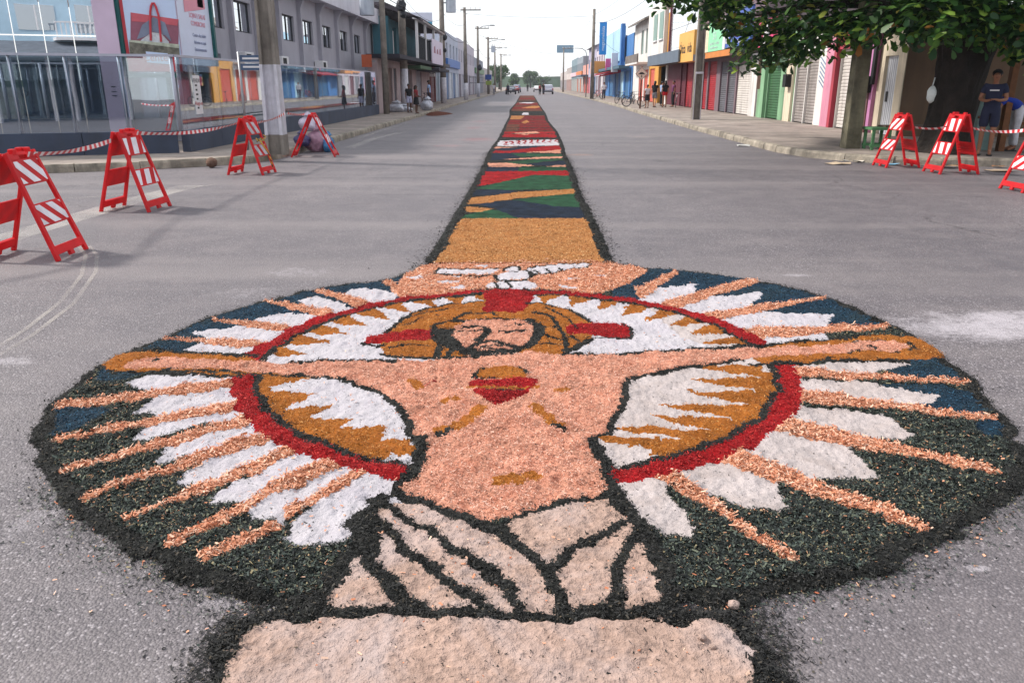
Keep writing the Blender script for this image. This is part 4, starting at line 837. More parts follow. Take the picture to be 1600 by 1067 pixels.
# ================================================================== left: showroom building behind a glass fence
FX = -7.65
e_f = Vector((-.943, -.333, 0)); n_f = Vector((.333, -.943, 0))          # along the side-street fence, and its outward normal
CORN = Vector((FX, 18.0, 0))
M_GLASS = glass('fence_glass', (.76, .83, .86, 1), .28); M_MIRROR = glass('mirror_glass', None, .78, .004, (.05, .08, .1, 1)); M_WIN = glass('window_glass', None, .5, .02, (.03, .045, .06, 1)); M_WIN2 = glass('sky_window_glass', None, .8, .02, (.1, .13, .16, 1))
M_BASEW = mat('slate_base_wall', S(62, 72, 92), .7, .14, 1.2, .15, 20, dirt=.3); M_RAIL = mat('pale_rail', S(176, 178, 192), .4, .06, 4, metal=.3)
M_GREYW = mat('lilac_grey_render', S(166, 164, 174), .85, .06, .7, .1, 40, dirt=.12); M_PINK = mat('pink_tile', S(206, 184, 206), .6, .05, 1.5)
FT, FB = 2.2, .62
fence = thing('glass_fence', 'glass panel fence on a slate base with pale posts round the showroom corner', 'fence', (FX, 18, PH))
def seg(a, b, z0, z1, th, name, m, par, bev=0):
    a = Vector(a); b = Vector(b); d = (b - a).normalized(); n = Vector((-d.y, d.x, 0)) * th / 2
    mb = MB(); mb.add([(p.x, p.y, z) for z in (z0, z1) for p in (a - n, b - n, b + n, a + n)], [(3, 2, 1, 0), (4, 5, 6, 7), (0, 1, 5, 4), (1, 2, 6, 5), (2, 3, 7, 6), (3, 0, 4, 7)])
    return mb.build(name, m, par, bevel=bev)
FEND = Vector((FX, 41.9, 0)); FLEFT = CORN + e_f * 11.5
for i in range(12): seg((FX, 18.12 + i * 2, 0), (FX, 18.12 + i * 2 + 1.985, 0), PH - .02, FB, .18, 'base_block', M_BASEW, fence)
for i in range(6): seg(CORN + e_f * (.12 + i * 1.9), CORN + e_f * (.12 + i * 1.9 + 1.885), PH - .02, FB, .18, 'base_block', M_BASEW, fence)
y = 18.05
while y < 41.6:
    seg((FX, y + .012, 0), (FX, min(y + 1.2, 41.9) - .012, 0), FB + .01, FT - .03, .012, 'glass_pane', M_GLASS, fence); y += 1.2
t = .06
k = 0
while t < 11.2:
    seg(CORN + e_f * (t + .012), CORN + e_f * (t + 1.03 - .012), FB + .01, FT - .03, .012, 'glass_pane', M_GLASS, fence); t += 1.03
seg((FX, 18, 0), FEND, FT - .03, FT + .02, .06, 'top_rail', M_RAIL, fence); seg(CORN, FLEFT, FT - .03, FT + .02, .06, 'top_rail', M_RAIL, fence)
for p in [CORN + Vector((-.05, -.03, 0)), CORN + Vector((-.02, .22, 0)), FEND] + [CORN + e_f * (.06 + 1.03 * j) for j in range(1, 11)]:
    q = p - n_f * .05
    MB().tube([(q.x, q.y, FB), (q.x, q.y, FT)], .042, 8).build('post', M_RAIL, fence, True)
for yy in (19.3, 20.5, 21.7, 22.9): MB().tube([(FX - .07, yy, FB), (FX - .07, yy, FT - .02)], .03, 6).build('post', M_RAIL, fence, True)
# paper notice on the pane
a = atX(300, 118, FX + .012); c = atX(318, 178, FX + .012)
notice = thing('paper_notice', 'white paper notice with black print taped to the glass fence near its corner', 'notice', (FX + .012, a[1], c[2]))
MB().box(FX + .010, FX + .014, a[1], c[1], c[2], a[2]).build('sheet', M_WHITE, notice)
for i, (w, tx) in enumerate(((.8, 'VENDAS'), (.5, 'Lojas'), (.5, 'Salas'), (.6, 'Centro'), (.5, 'Fone'), (.75, 'Aluga-se'), (.5, '2024'))):
    if i in (0, 5): text_mesh('lettering', tx, .13, M_BLACK if i == 0 else mat('print_red', S(180, 60, 60), .6), notice, (FX + .016, (a[1] + c[1]) / 2, a[2] - .12 - i * (a[2] - c[2] - .2) / 6.6), Matrix(((0, 0, 1), (1, 0, 0), (0, 1, 0))), .001)
    else: MB().box(FX + .014, FX + .016, a[1] + .1, a[1] + .1 + w * (c[1] - a[1] - .2), a[2] - .14 - i * (a[2] - c[2] - .2) / 6.6, a[2] - .10 - i * (a[2] - c[2] - .2) / 6.6).build('print_line', M_BLACK, notice)
# building
WX = -9.4; WY0, WY1 = 21.9, 51.4; TOP = 5.85
bld = thing('showroom_building', 'lilac grey two-storey showroom with a mirrored front and a row of square windows', 'building', (WX, WY0, 0))
def wall_with_holes(mb, x, y0, y1, z0, z1, holes, th):
    """wall in a plane X=x with rectangular openings (ya,yb,za,zb), th towards -X"""
    ys = sorted({y0, y1} | {h[0] for h in holes} | {h[1] for h in holes}); zs = sorted({z0, z1} | {h[2] for h in holes} | {h[3] for h in holes})
    for i in range(len(ys) - 1):
        for j in range(len(zs) - 1):
            cy, cz = (ys[i] + ys[i + 1]) / 2, (zs[j] + zs[j + 1]) / 2
            if any(h[0] < cy < h[1] and h[2] < cz < h[3] for h in holes): continue
            mb.add([(x, ys[i], zs[j]), (x, ys[i + 1], zs[j]), (x, ys[i + 1], zs[j + 1]), (x, ys[i], zs[j + 1])], [(0, 1, 2, 3)])
    for (a, b, c, d) in holes:
        q = [(x, a, c), (x, b, c), (x, b, d), (x, a, d)]; r = [(x - th, p[1], p[2]) for p in q]
        mb.add(q + r, [(0, 4, 5, 1), (1, 5, 6, 2), (2, 6, 7, 3), (3, 7, 4, 0)])
wy = [float(atX(xx, 50, WX)[1]) for xx in (336, 381, 414, 451, 481, 510, 536, 557)]
holes = [(q - .75, q + .85, 3.24, 4.2) for q in wy] + [(24.3, 25.6, .4, 2.5)]
mb = MB(); wall_with_holes(mb, WX, WY0, WY1, 0, 5.1, holes, .13)
mb.add([(WX, WY1, 0), (WX - 12, WY1, 0), (WX - 12, WY1, TOP), (WX, WY1, TOP)], [(0, 1, 2, 3)]); mb.build('wall', M_GREYW, bld)
for (a, b, c, d) in holes:
    w = MB().box(WX - .14, WX - .12, a, b, c, d).build('window', M_WIN2, bld)
    mb = MB()
    for (y0, y1, z0, z1) in ((a, a + .05, c, d), (b - .05, b, c, d), (a, b, c, c + .05), (a, b, d - .05, d), ((a + b) / 2 - .03, (a + b) / 2 + .03, c, d)): mb.box(WX - .12, WX - .09, y0, y1, z0, z1)
    mb.build('frame', M_DARKMET, w)
for j in range(len(wy) + 1):
    q = (wy[j - 1] + wy[j]) / 2 if 0 < j < len(wy) else (wy[0] - 1.6 if j == 0 else wy[-1] + 2.0)
    pr = [(WX - .02, 0), (WX + .16, 0), (WX + .16, 4.55), (WX + .3, 4.85), (WX + .5, 5.04), (WX - .02, 5.04)]
    MB().prism(pr, q - .09, q + .09, lambda a, b, h: (a, h, b)).build('buttress', M_GREYW, bld)
MB().box(WX - 12, WX + .55, WY0 - .2, WY1 + .1, 5.04, TOP).build('parapet', mat('pale_parapet', S(205, 204, 214), .8, .05, .8, dirt=.15), bld)
MB().box(WX - .02, WX + .45, WY0, WY1 - .6, 2.02, 2.14).build('ledge', M_GREYW, bld)
for q in (26.7, 30.7, 36.8):
    ac = thing('air_conditioner', {26.7: 'air conditioner outdoor unit on the ledge nearest the billboard', 30.7: 'air conditioner outdoor unit on the ledge just right of the big pole', 36.8: 'air conditioner outdoor unit on the ledge farthest along the grey wall'}[q], 'air conditioner', (WX + .25, q, 2.14), 'air conditioners on the grey wall')
    MB().box(WX + .03, WX + .40, q, q + .85, 2.14, 2.60).build('casing', M_WHITE, ac, bevel=.015); MB().ring((WX + .405, q + .33, 2.36), .17, .015, (1, 0, 0), 18, 5).build('grille', M_DARKMET, ac); MB().box(WX + .401, WX + .404, q + .1, q + .56, 2.2, 2.54).build('fan_recess', M_BLACK, ac)
# side-street front, set back behind the fence: mirror panes, pink pillar, billboard
FP = Vector((-8.95, 21.55, 0))                                                   # corner of the billboard
def fpt(s, back=0): return FP + e_f * s - n_f * back
def fseg(s0, s1, z0, z1, th, name, m, par, back=0): 
    return seg(fpt(s0, back), fpt(s1, back), z0, z1, th, name, m, par)
def s_of(x, y=80, back=0):
    p = onpl(x, y, fpt(0, back), n_f); return float((Vector(p) - fpt(0, back)).dot(e_f)), float(p[2])
sp0 = s_of(190, 80, .1)[0]; sp1 = s_of(156, 80, .1)[0]
edges = [s_of(x, 40, .3)[0] for x in (158, 112, 66, 18, -28, -75, -120)]
for i in range(len(edges) - 1):
    for (z0, z1) in ((.3, 2.75), (2.78, 5.0)): fseg(edges[i] + .012, edges[i + 1] - .012, z0, z1, .02, 'mirror_pane', M_MIRROR, bld, .3)
fseg(sp0, sp1, 0, TOP + .3, .5, 'pillar', M_PINK, bld, .1)
fseg(sp1, edges[-1], 5.04, TOP, .5, 'parapet', MATS['pale_parapet'], bld, .3); fseg(0, sp0, 0, 5.04, .3, 'front_wall', M_GREYW, bld, .55); fseg(sp1, edges[-1], 0, .3, .3, 'plinth', M_BASEW, bld, .25)
fseg(.3, 1.9, .3, 2.2, .04, 'front_window', M_WIN, bld, .39)
pz = .9
for dz in (0, .12, .22):
    c = fpt((sp0 + sp1) / 2 + .05, -.155); MB().obox((c.x, c.y, 1.55 - dz), (.16, .02, .02)).build('vent_slot', M_DARKMET, bld)
# billboard wrapped round the corner
bb = thing('billboard', 'large red and white property billboard in a green frame behind the fence corner', 'billboard', tuple(FP))
zb = s_of(200, 112)[1]; zt = 6.3; s_l = s_of(194, 60)[0]
GF = mat('green_frame', S(22, 92, 92), .5, .15, 4)
RD = mat('billboard_red', S(196, 60, 72), .55, .05, 2); PALE = mat('billboard_pale_blue', S(196, 212, 240), .5, .03, 2); BBW = mat('billboard_white', S(214, 220, 240), .5, .03, 2)
fseg(0, s_l, zb, zt, .06, 'red_panel', RD, bb); YB1 = float(atX(329, 60, -8.95)[1])
seg((-8.95, 21.58, 0), (-8.95, YB1, 0), zb, zt, .06, 'white_panel', BBW, bb)
def fbox(s0, s1, z0, z1, name, m, d=.034, par=None): return fseg(s0, s1, z0, z1, .008, name, m, par or bb, -d)
def bq(x, y): return s_of(x, y, -.034)
sl, zl = bq(203, 87); s_in = s_of(282, 60)[0] + .03
pic = fbox(s_in, sl, zl, zt, 'picture', PALE)
def fpoly(px, name, m, d, par):
    pl = [bq(*p) for p in px]; P = lambda a, b, h: tuple(fpt(a, -h) + Vector((0, 0, b))); mb = MB(); mb.prism(pl, d, d + .004, P); return mb.build(name, m, par)
fpoly([(204, 20), (279, 31), (279, 80), (204, 80)], 'printed_hall', mat('print_maroon', S(150, 92, 110), .6, .12, 3), .040, bb)
fpoly([(204, 20), (279, 31), (277, 41), (243, 36), (206, 34)], 'printed_roof', mat('print_red2', S(206, 96, 108), .6, .08, 3), .046, bb)
fpoly([(214, 62), (222, 40), (240, 27), (258, 36), (268, 66), (258, 56), (240, 50), (226, 58)], 'printed_dome', mat('print_grey', S(128, 136, 158), .6, .12, 3), .052, bb)
fpoly([(222, 62), (238, 51), (252, 53), (264, 66), (264, 72), (216, 68)], 'printed_front', mat('print_light', S(206, 210, 216), .6, .2, 6), .058, bb)
fpoly([(202, 66), (280, 76), (281, 87), (203, 87)], 'printed_lawn', mat('print_olive', S(120, 116, 104), .6, .3, 8), .064, bb)
fpoly([(202, 63), (280, 70), (280, 76), (202, 70)], 'printed_path', mat('print_cream', S(196, 200, 180), .6, .2, 8), .062, bb)
mb = MB(); arc = [bq(*p) for p in ((236, 64), (235, 40), (235, 20), (236, 11), (238, 6), (241, 6), (244, 12), (248, 25), (250, 45), (252, 66))]
mb.tube([fpt(a, -.075) + Vector((0, 0, b)) for a, b in arc], .03, 6); mb.build('printed_arch', RD, bb)
fpoly([(228, 81), (262, 84), (265, 101), (230, 98)], 'name_plate', PALE, .068, bb)
pc = bq(246, 91); q = fpt(pc[0], -.078); Mf = Matrix((tuple(-e_f), (0, 0, 1), tuple(n_f))).transposed()
text_mesh('lettering', 'Center', .24, RD, bb, (q.x, q.y, pc[1]), Mf, .002)
BX = -8.95 + .034
def sb(x0, y0, x1, y1, name, m, d=0.0):
    a = atX(x0, y0, BX); b = atX(x1, y1, BX); MB().box(BX + d, BX + d + .004, a[1], b[1], min(a[2], b[2]), max(a[2], b[2])).build(name, m, bb)
RT = Matrix(((0, 0, 1), (1, 0, 0), (0, 1, 0)))
a = atX(286, 1, BX); b = atX(320, 12, BX); MB().add([(BX + .004, a[1], a[2] - .28), (BX + .004, b[1], b[2] - .05), (BX + .004, b[1], b[2] + .6), (BX + .004, a[1], a[2] + .5)], [(0, 1, 2, 3)]).build('red_corner', mat('print_pink', S(226, 150, 166), .6, .05), bb)
M_PRINT = mat('print_blue_grey', S(130, 138, 170), .6, .05); yc_ = (a[1] + b[1]) / 2 + .1
for tx, zz, sz, m_ in (('LOJAS E SALAS', 3.35, .17, MATS['print_pink']), ('COMERCIAIS', 3.15, .17, MATS['print_pink']), ('Centro da cidade', 2.86, .13, M_PRINT), ('Informe-se aqui', 2.68, .13, M_PRINT), ('Estacionamento', 2.5, .13, M_PRINT)):
    text_mesh('lettering', tx, sz, m_, bb, (BX + .004, yc_, zz), RT, .002)
MB().box(BX + .001, BX + .004, yc_ + .1, yc_ + .5, 3.6, 4.5).build('printed_block', mat('print_haze', S(186, 194, 220), .6, .1, 5), bb)
for (p, q_) in ((fpt(s_l + .06, -.03), None),): MB().beam((p.x, p.y, zb - .15), (p.x, p.y, zt), .12, .12, (0, 1, 0)).build('green_frame', GF, bb)
MB().beam((-8.9, YB1 + .07, zb - .15), (-8.9, YB1 + .07, zt), .12, .12, (0, 1, 0)).build('green_frame', GF, bb)
fseg(0, s_l + .1, zb - .15, zb - .05, .1, 'green_frame', GF, bb); seg((-8.95, 21.6, 0), (-8.95, YB1 + .1, 0), zb - .15, zb - .05, .1, 'green_frame', GF, bb)
for s in (.4, 1.4): p = fpt(s, .1); MB().tube([(p.x, p.y, 0), (p.x, p.y, zb)], .05, 6).build('stilt', GF, bb)
# ---- house across the side street, seen in the mirror panes
rh = thing('corner_house', 'pale blue house with a tiled garage roof mirrored in the showroom panes', 'house', (-11, -8, 0))
LB = mat('pale_blue_render', S(176, 204, 222), .8, .06, .8); TILE = mat('grey_tiles', S(96, 102, 112), .8, .15, 3)
mb = MB(); mb.box(-17, -2.5, -14, -9.0, 0, 7.6); mb.build('wall', LB, rh)
for (x, z, w_, h_) in ((-10.3, 4.6, 1.6, 1.0), (-7.6, 4.5, 1.9, 1.3), (-4.9, 4.4, 1.4, 1.5), (-13.2, 4.6, 1.6, 1.0)):
    w = MB().box(x - w_ / 2, x + w_ / 2, -9.02, -8.97, z, z + h_).build('window', M_WIN, rh); MB().box(x - .03, x + .03, -8.97, -8.93, z, z + h_).build('frame', M_WHITE, w)
MB().box(-6.9, -3.6, -9, -8.0, 3.95, 4.1).build('balcony_slab', M_WHITE, rh)
for i in range(14): MB().box(-6.85 + i * .24, -6.79 + i * .24, -8.06, -8.0, 4.1, 4.85).build('baluster', M_WHITE, rh)
MB().box(-6.9, -3.6, -8.08, -7.98, 4.85, 4.93).build('handrail', M_WHITE, rh)
MB().prism([(-9.0, 3.9), (-5.4, 2.95), (-5.4, 2.80), (-9.0, 3.7)], -15, -2.4, lambda a, b, h: (h, a, b)).build('garage_roof', TILE, rh)
for x in (-13.5, -10.6, -8.6, -6.4, -5.5, -3.2): MB().tube([(x, -5.6, 0), (x, -5.6, 2.9)], .09, 8).build('column', M_GREYW, rh)
MB().box(-10.4, -8.9, -8.99, -8.9, 0, 2.6).build('garage_curtain', mat('green_curtain', S(150, 172, 160), .8, .2, 8), rh); MB().box(-12.2, -10.6, -8.99, -8.9, 0, 2.6).build('brick_panel', mat('red_bricks', S(156, 84, 70), .85, .25, 6), rh)
MB().box(-8.6, -2.6, -8.99, -8.92, 0, 2.7).build('shutter', mat('dark_blue_shutter', S(44, 56, 80), .6, .2, 4), rh)
text_mesh('lettering', 'Garagem', .55, M_BLACK, rh, (-9.6, -8.88, 1.1), Matrix(((-1, 0, 0), (0, 0, 1), (0, 1, 0))), .004)
# ================================================================== right: row of shops
XR = 10.9
yR = lambda x, X=XR: float(atX(x, 150, X)[1])
zR = lambda x, y, X=XR: float(atX(x, y, X)[2])
def shutter(y0, y1, z0, z1, m, par, x=XR, side=-1, name='roller_shutter', pitch=.11, dep=.10):
    """ribbed roller shutter set back in its opening; side -1 faces -X"""
    n = max(3, int((z1 - z0) / pitch)); mb = MB(); xs = x - side * dep; vs = []; fs = []
    for i in range(n):
        a = z0 + (z1 - z0) * i / n; b = z0 + (z1 - z0) * (i + 1) / n; h = b - a
        for zz, o in ((a + .01, 0), (a + .25 * h, .018), (a + .75 * h, .018), (b - .005, 0)):
            vs += [(xs + side * o, y0, zz), (xs + side * o, y1, zz)]
    for i in range(len(vs) // 2 - 1): fs.append((2 * i, 2 * i + 1, 2 * i + 3, 2 * i + 2))
    mb.add(vs, fs); return mb.build(name, m, par)
def front(par, y0, y1, z1, holes, m, x=XR, side=-1, th=.22, name='wall', back=7.0, roof=None):
    mb = MB(); tmp = MB(); wall_with_holes(tmp, 0, y0, y1, 0, z1, holes, th)
    mb.add([(x + side * v[0] * 1.0, v[1], v[2]) for v in tmp.v], tmp.f)
    xb = x - side * back
    mb.add([(x, y0, 0), (xb, y0, 0), (xb, y0, z1), (x, y0, z1)], [(0, 1, 2, 3)]); mb.add([(x, y1, 0), (xb, y1, 0), (xb, y1, z1), (x, y1, z1)], [(0, 1, 2, 3)])
    mb.add([(xb, y0, 0), (xb, y1, 0), (xb, y1, z1), (xb, y0, z1)], [(0, 1, 2, 3)])
    mb.add([(x, y0, z1), (x, y1, z1), (xb, y1, z1), (xb, y0, z1)], [(0, 1, 2, 3)])
    return mb.build(name, m, par)
def bx(par, name, m, x0, x1, y0, y1, z0, z1, bev=0): return MB().box(x0, x1, y0, y1, z0, z1).build(name, m, par, bevel=bev)
CRM = mat('cream_render', S(222, 208, 184), .85, .07, .9, .1, 30, dirt=.5); SHW = mat('white_shutter', S(206, 200, 194), .55, .08, 2, dirt=.5); SHG = mat('grey_shutter', S(150, 142, 138), .6, .12, 2, dirt=.35); SHD = mat('dark_grey_shutter', S(96, 96, 104), .6, .12, 2, dirt=.5)
SHGR = mat('green_shutter', S(58, 104, 66), .55, .12, 2, dirt=.5); LGR = mat('light_green_render', S(132, 174, 136), .8, .07, 1.2, dirt=.5); PNK = mat('pink_render', S(206, 138, 160), .8, .07, 1.2, dirt=.5); CRS = mat('crimson_render', S(172, 62, 78), .8, .08, 1.2, dirt=.5)
SHR = mat('red_shutter', S(160, 30, 42), .5, .1, 2, dirt=.4); MAR = mat('maroon_render', S(92, 30, 46), .7, .1, 1.5); DK = mat('shop_interior', S(30, 28, 34), .9, .2, 2); WHR = mat('white_render', S(222, 218, 214), .85, .06, .8, dirt=.5)
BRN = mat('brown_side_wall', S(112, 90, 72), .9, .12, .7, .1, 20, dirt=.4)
# corner shop
ya, yb = yR(1408), yR(1352); rA = thing('corner_shop', 'cream corner shop with a white metal door and a brown side wall behind the tree', 'shop', (XR, ya, PH))
yd0, yd1 = yR(1396), yR(1376)
front(rA, ya, yb, 3.7, [(yd0, yd1, PH, 2.42)], CRM, back=12)
E_s = Vector((1, -.07, 0))
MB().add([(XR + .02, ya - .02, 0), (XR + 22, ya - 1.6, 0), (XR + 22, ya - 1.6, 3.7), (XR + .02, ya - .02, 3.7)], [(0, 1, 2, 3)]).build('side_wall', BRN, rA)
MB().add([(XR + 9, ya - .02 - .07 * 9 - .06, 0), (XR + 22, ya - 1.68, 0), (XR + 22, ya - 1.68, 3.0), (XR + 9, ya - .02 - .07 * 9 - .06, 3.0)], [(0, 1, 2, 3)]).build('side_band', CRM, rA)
dr = bx(rA, 'door', mat('white_metal_door', S(206, 208, 214), .5, .06, 2, dirt=.5), XR + .10, XR + .14, yd0, yd1, PH, 2.42)
for i in range(7): bx(dr, 'door_rib', MATS['white_metal_door'], XR + .085, XR + .10, yd0 + .04 + i * (yd1 - yd0) / 7, yd0 + .07 + i * (yd1 - yd0) / 7, PH + .05, 2.38)
bx(dr, 'lock_plate', M_BLACK, XR + .07, XR + .09, yd1 - .3, yd1 - .17, 1.1, 1.4)
bx(rA, 'pink_pilaster', mat('lilac_pink_render', S(190, 128, 172), .8, .08, 1.5, dirt=.2), XR - .12, XR, yR(1368), yb, PH, 3.6); bx(rA, 'black_conduit', M_BLACK, XR - .2, XR - .12, yR(1370) , yR(1366), 1.6, 3.6)
for q in (1366, 1360): bx(rA, 'meter_box', M_BLACK, XR - .34, XR - .12, yR(q), yR(q) + .35, 1.35, 1.85, .02)
MB().tube([(XR - .14, yR(1363), 1.35), (XR - .14, yR(1363), PH)], .03, 6).build('conduit', mat('brown_pipe', S(120, 90, 80), .7), rA)
# pink shop
ya, yb = yR(1352), yR(1288); rB = thing('pink_shop', 'shop with a wide white roller shutter and crimson pink pilaster behind the mossy post', 'shop', (XR, ya, PH))
h = (yR(1351), yR(1308), PH, 2.75); front(rB, ya, yb, 3.8, [h], WHR); shutter(h[0], h[1], h[2], h[3], SHW, rB)
bx(rB, 'crimson_pilaster', CRS, XR - .16, XR, yR(1307), yR(1303), PH, 3.6); bx(rB, 'pink_pilaster', PNK, XR - .10, XR, yR(1303), yR(1289), PH, 3.6); bx(rB, 'crimson_lintel', CRS, XR - .08, XR - .002, yR(1351), yR(1307), 2.75, 3.3)
# graffiti wall and two grey shutters
ya, yb = yR(1288), yR(1240); rC = thing('grey_shutter_shop', 'shop with twin dirty grey roller shutters and a white wall with blue diagonal scrawls', 'shop', (XR, ya, PH))
ys_ = [yR(1274), yR(1258), yR(1257), yR(1241)]
front(rC, ya, yb, 3.7, [(ys_[0], ys_[1], PH, 2.7), (ys_[2], ys_[3], PH, 2.7)], WHR); shutter(ys_[0], ys_[1], PH, 2.7, SHG, rC); shutter(ys_[2], ys_[3], PH, 2.7, SHG, rC)
GRF = mat('blue_scrawl', S(110, 130, 160), .8)
for i in range(6): MB().beam((XR - .006, yR(1287) + .05, 1.45 + i * .16), (XR - .006, yR(1276) - .05, 1.75 + i * .16), .006, .05, (0, 0, 1)).build('scrawl', GRF, rC)
# green shop
ya, yb = yR(1240), yR(1183); rD = thing('green_shop', 'light green shop front with a dark green roller shutter', 'shop', (XR, ya, PH))
h = (yR(1217), yR(1198), PH, 2.5); front(rD, ya, yb, 3.7, [h], LGR); shutter(h[0], h[1], h[2], h[3], SHGR, rD)
bx(rD, 'cream_pilaster', CRM, XR - .10, XR, yR(1239), yR(1229), PH, 2.6); bx(rD, 'meter_box', M_BLACK, XR - .34, XR - .10, yR(1238), yR(1233), 1.5, 2.0, .02); bx(rD, 'green_pilaster', LGR, XR - .14, XR, yR(1197), yR(1191), PH, 3.0)
for q in (1189, 1187, 1185): MB().tube([(XR - .08, yR(q), 1.4), (XR - .08, yR(q), 3.4)], .04, 6).build('conduit', MATS['brown_pipe'], rD)
# shutters under the green and blue signs
ya, yb = yR(1183), yR(1095); rE = thing('sign_shop', 'shop with white, grey and red shutters below green and blue sign boards', 'shop', (XR, ya, PH))
hh = [(yR(1171), yR(1149), SHW, 2.6), (yR(1147), yR(1135), SHD, 2.8), (yR(1134), yR(1123), SHD, 2.8), (yR(1117), yR(1105), SHR, 2.9), (yR(1103), yR(1096), SHR, 2.9)]
front(rE, ya, yb, 5.6, [(a, b, PH, z) for a, b, m_, z in hh], mat('purple_grey_render', S(120, 100, 108), .8, .08, 1, dirt=.2))
for a, b, m_, z in hh: shutter(a, b, PH, z, m_, rE)
bx(rE, 'white_wall', WHR, XR - .05, XR - .003, yR(1182), yR(1172), PH, 3.0); bx(rE, 'canopy', mat('canopy_soffit', S(80, 66, 62), .9, .1, 1), XR - .8, XR - .06, yR(1165), yb, 2.98, 3.1); bx(rE, 'orange_fascia', mat('orange_fascia', S(206, 128, 60), .6, .1, 2), XR - .82, XR - .8, yR(1160), yR(1098, XR - .8), 2.98, 3.28)
for k, q in enumerate((1176, 1158)): bx(rE, 'roof_unit', M_STEEL, XR + .4, XR + 1.4, yR(q), yR(q) + 1.2, 5.6, 6.3)
SX = XR - .78
sg = thing('sign_board', 'mint green shop sign board above the red shutters', 'sign', (SX, yR(1112, SX), 3.3)); y0, y1 = yR(1128, SX), yR(1097, SX); bx(sg, 'board', mat('mint_sign', S(146, 220, 172), .5, .06, 1.5), SX - .06, SX + .06, y0, y1, 3.3, 4.75)
TRm = Matrix(((0, 0, -1), (-1, 0, 0), (0, 1, 0)))
bx(sg, 'white_strip', M_WHITE, SX - .066, SX - .062, y0, y0 + .5, 3.3, 4.75); bx(sg, 'cream_strip', mat('cream_print', S(236, 220, 190), .5), SX - .066, SX - .062, y1 - .9, y1, 3.3, 4.75)
for zz, tx, s_ in ((4.05, 'SS', .55), (3.7, 'saude e vida', .26), (3.48, 'atendimento', .2)): text_mesh('lettering', tx, s_, mat('grey_print', S(196, 206, 208), .5), sg, (SX - .067, (y0 + y1) / 2, zz), TRm, .002, sx=1.8)
sg = thing('sign_board', 'royal blue shop sign board with white marks half hidden by leaves', 'sign', (SX, yR(1145, SX), 3.3)); y0, y1 = yR(1166, SX), yR(1128.5, SX); bx(sg, 'board', mat('blue_sign', S(70, 96, 172), .5, .06, 1.5), SX - .06, SX + .06, y0, y1, 3.35, 5.0)
for (a, b, c, d) in ((.35, .42, .5, 1.2), (.62, .69, .5, 1.2), (.35, .69, .5, .58)): bx(sg, 'white_frame', M_WHITE, SX - .068, SX - .062, y0 + (y1 - y0) * a, y0 + (y1 - y0) * b, 3.35 + c, 3.35 + d)
text_mesh('lettering', 'farma', .32, M_WHITE, sg, (SX - .066, y0 + (y1 - y0) * .5, 3.58), TRm, .002, sx=2.0)
for k in (.84, .92): MB().prism([(0, 0), (.35, 0), (.35, .5), (.1, .4)], 0, .005, lambda a, b, h: (SX - .064 - h, y0 + (y1 - y0) * k + a * .8, 3.55 + b * (.7 if k > .9 else 1))).build('white_mark', M_WHITE, sg)
sg = thing('sign_board', 'pink and white sign just visible between the leaves', 'sign', (SX, yR(1200, SX), 3.3)); bx(sg, 'board', mat('pink_sign', S(226, 70, 120), .5), SX - .05, SX + .05, yR(1204, SX), yR(1178, SX), 3.1, 4.2); bx(sg, 'white_panel', M_WHITE, SX - .06, SX - .052, yR(1196, SX), yR(1186, SX), 3.2, 4.1)
# red shutter shop with the glass panel above
ya, yb = yR(1095), yR(1040); rF = thing('red_shutter_shop', 'shop with red shutters under a large white glazed panel with a maroon frame', 'shop', (XR, ya, PH))
hh = [(yR(1094), yR(1083), SHR), (yR(1080), yR(1070), SHR), (yR(1068), yR(1062), MAR)]
front(rF, ya, yb, 8.6, [(a, b, PH, 2.95) for a, b, _ in hh], MAR)
for a, b, m_ in hh: shutter(a, b, PH, 2.95, m_, rF)
M_PANEL = glass('white_panel_glass', None, .55, .05, (.75, .77, .8, 1))
yp = [yR(1093, XR - .1) + k * (yR(1043, XR - .1) - yR(1093, XR - .1)) / 4 for k in range(5)]
for i in range(4):
    for (z0, z1) in ((3.5, 5.4), (5.43, 8.0)): bx(rF, 'glass_panel', M_PANEL, XR - .1, XR - .05, yp[i] + .02, yp[i + 1] - .02, z0, z1)
bx(rF, 'maroon_frame', MAR, XR - .2, XR - .02, yp[4], yp[4] + .35, 3.2, 8.4); bx(rF, 'maroon_frame', MAR, XR - .2, XR - .02, yp[0] - .3, yp[4], 8.0, 8.4)
YX = XR - .95; y0, y1 = yR(1078.5, YX), yR(1056, YX)
sg = thing('sign_box', 'projecting orange yellow shop sign with dark lettering', 'sign', (YX, y0, 3.0)); bx(sg, 'box', mat('orange_sign', S(226, 170, 84), .5, .04, 1.5), YX, XR - .21, y0, y1, 2.95, 4.7)
text_mesh('lettering', 'Ótica', .8, M_BLACK, sg, (YX - .004, y0 + (y1 - y0) * .72, 3.72), TRm, .003, sx=1.1, bold=.012); text_mesh('lettering', 'vida', .8, M_BLACK, sg, (YX - .004, y0 + (y1 - y0) * .25, 3.72), TRm, .003, sx=1.1, bold=.012)
bx(sg, 'grey_panel', mat('grey_fascia', S(150, 150, 158), .6), YX + .01, XR - .21, y0 - .012, y0 - .002, 2.95, 3.3)
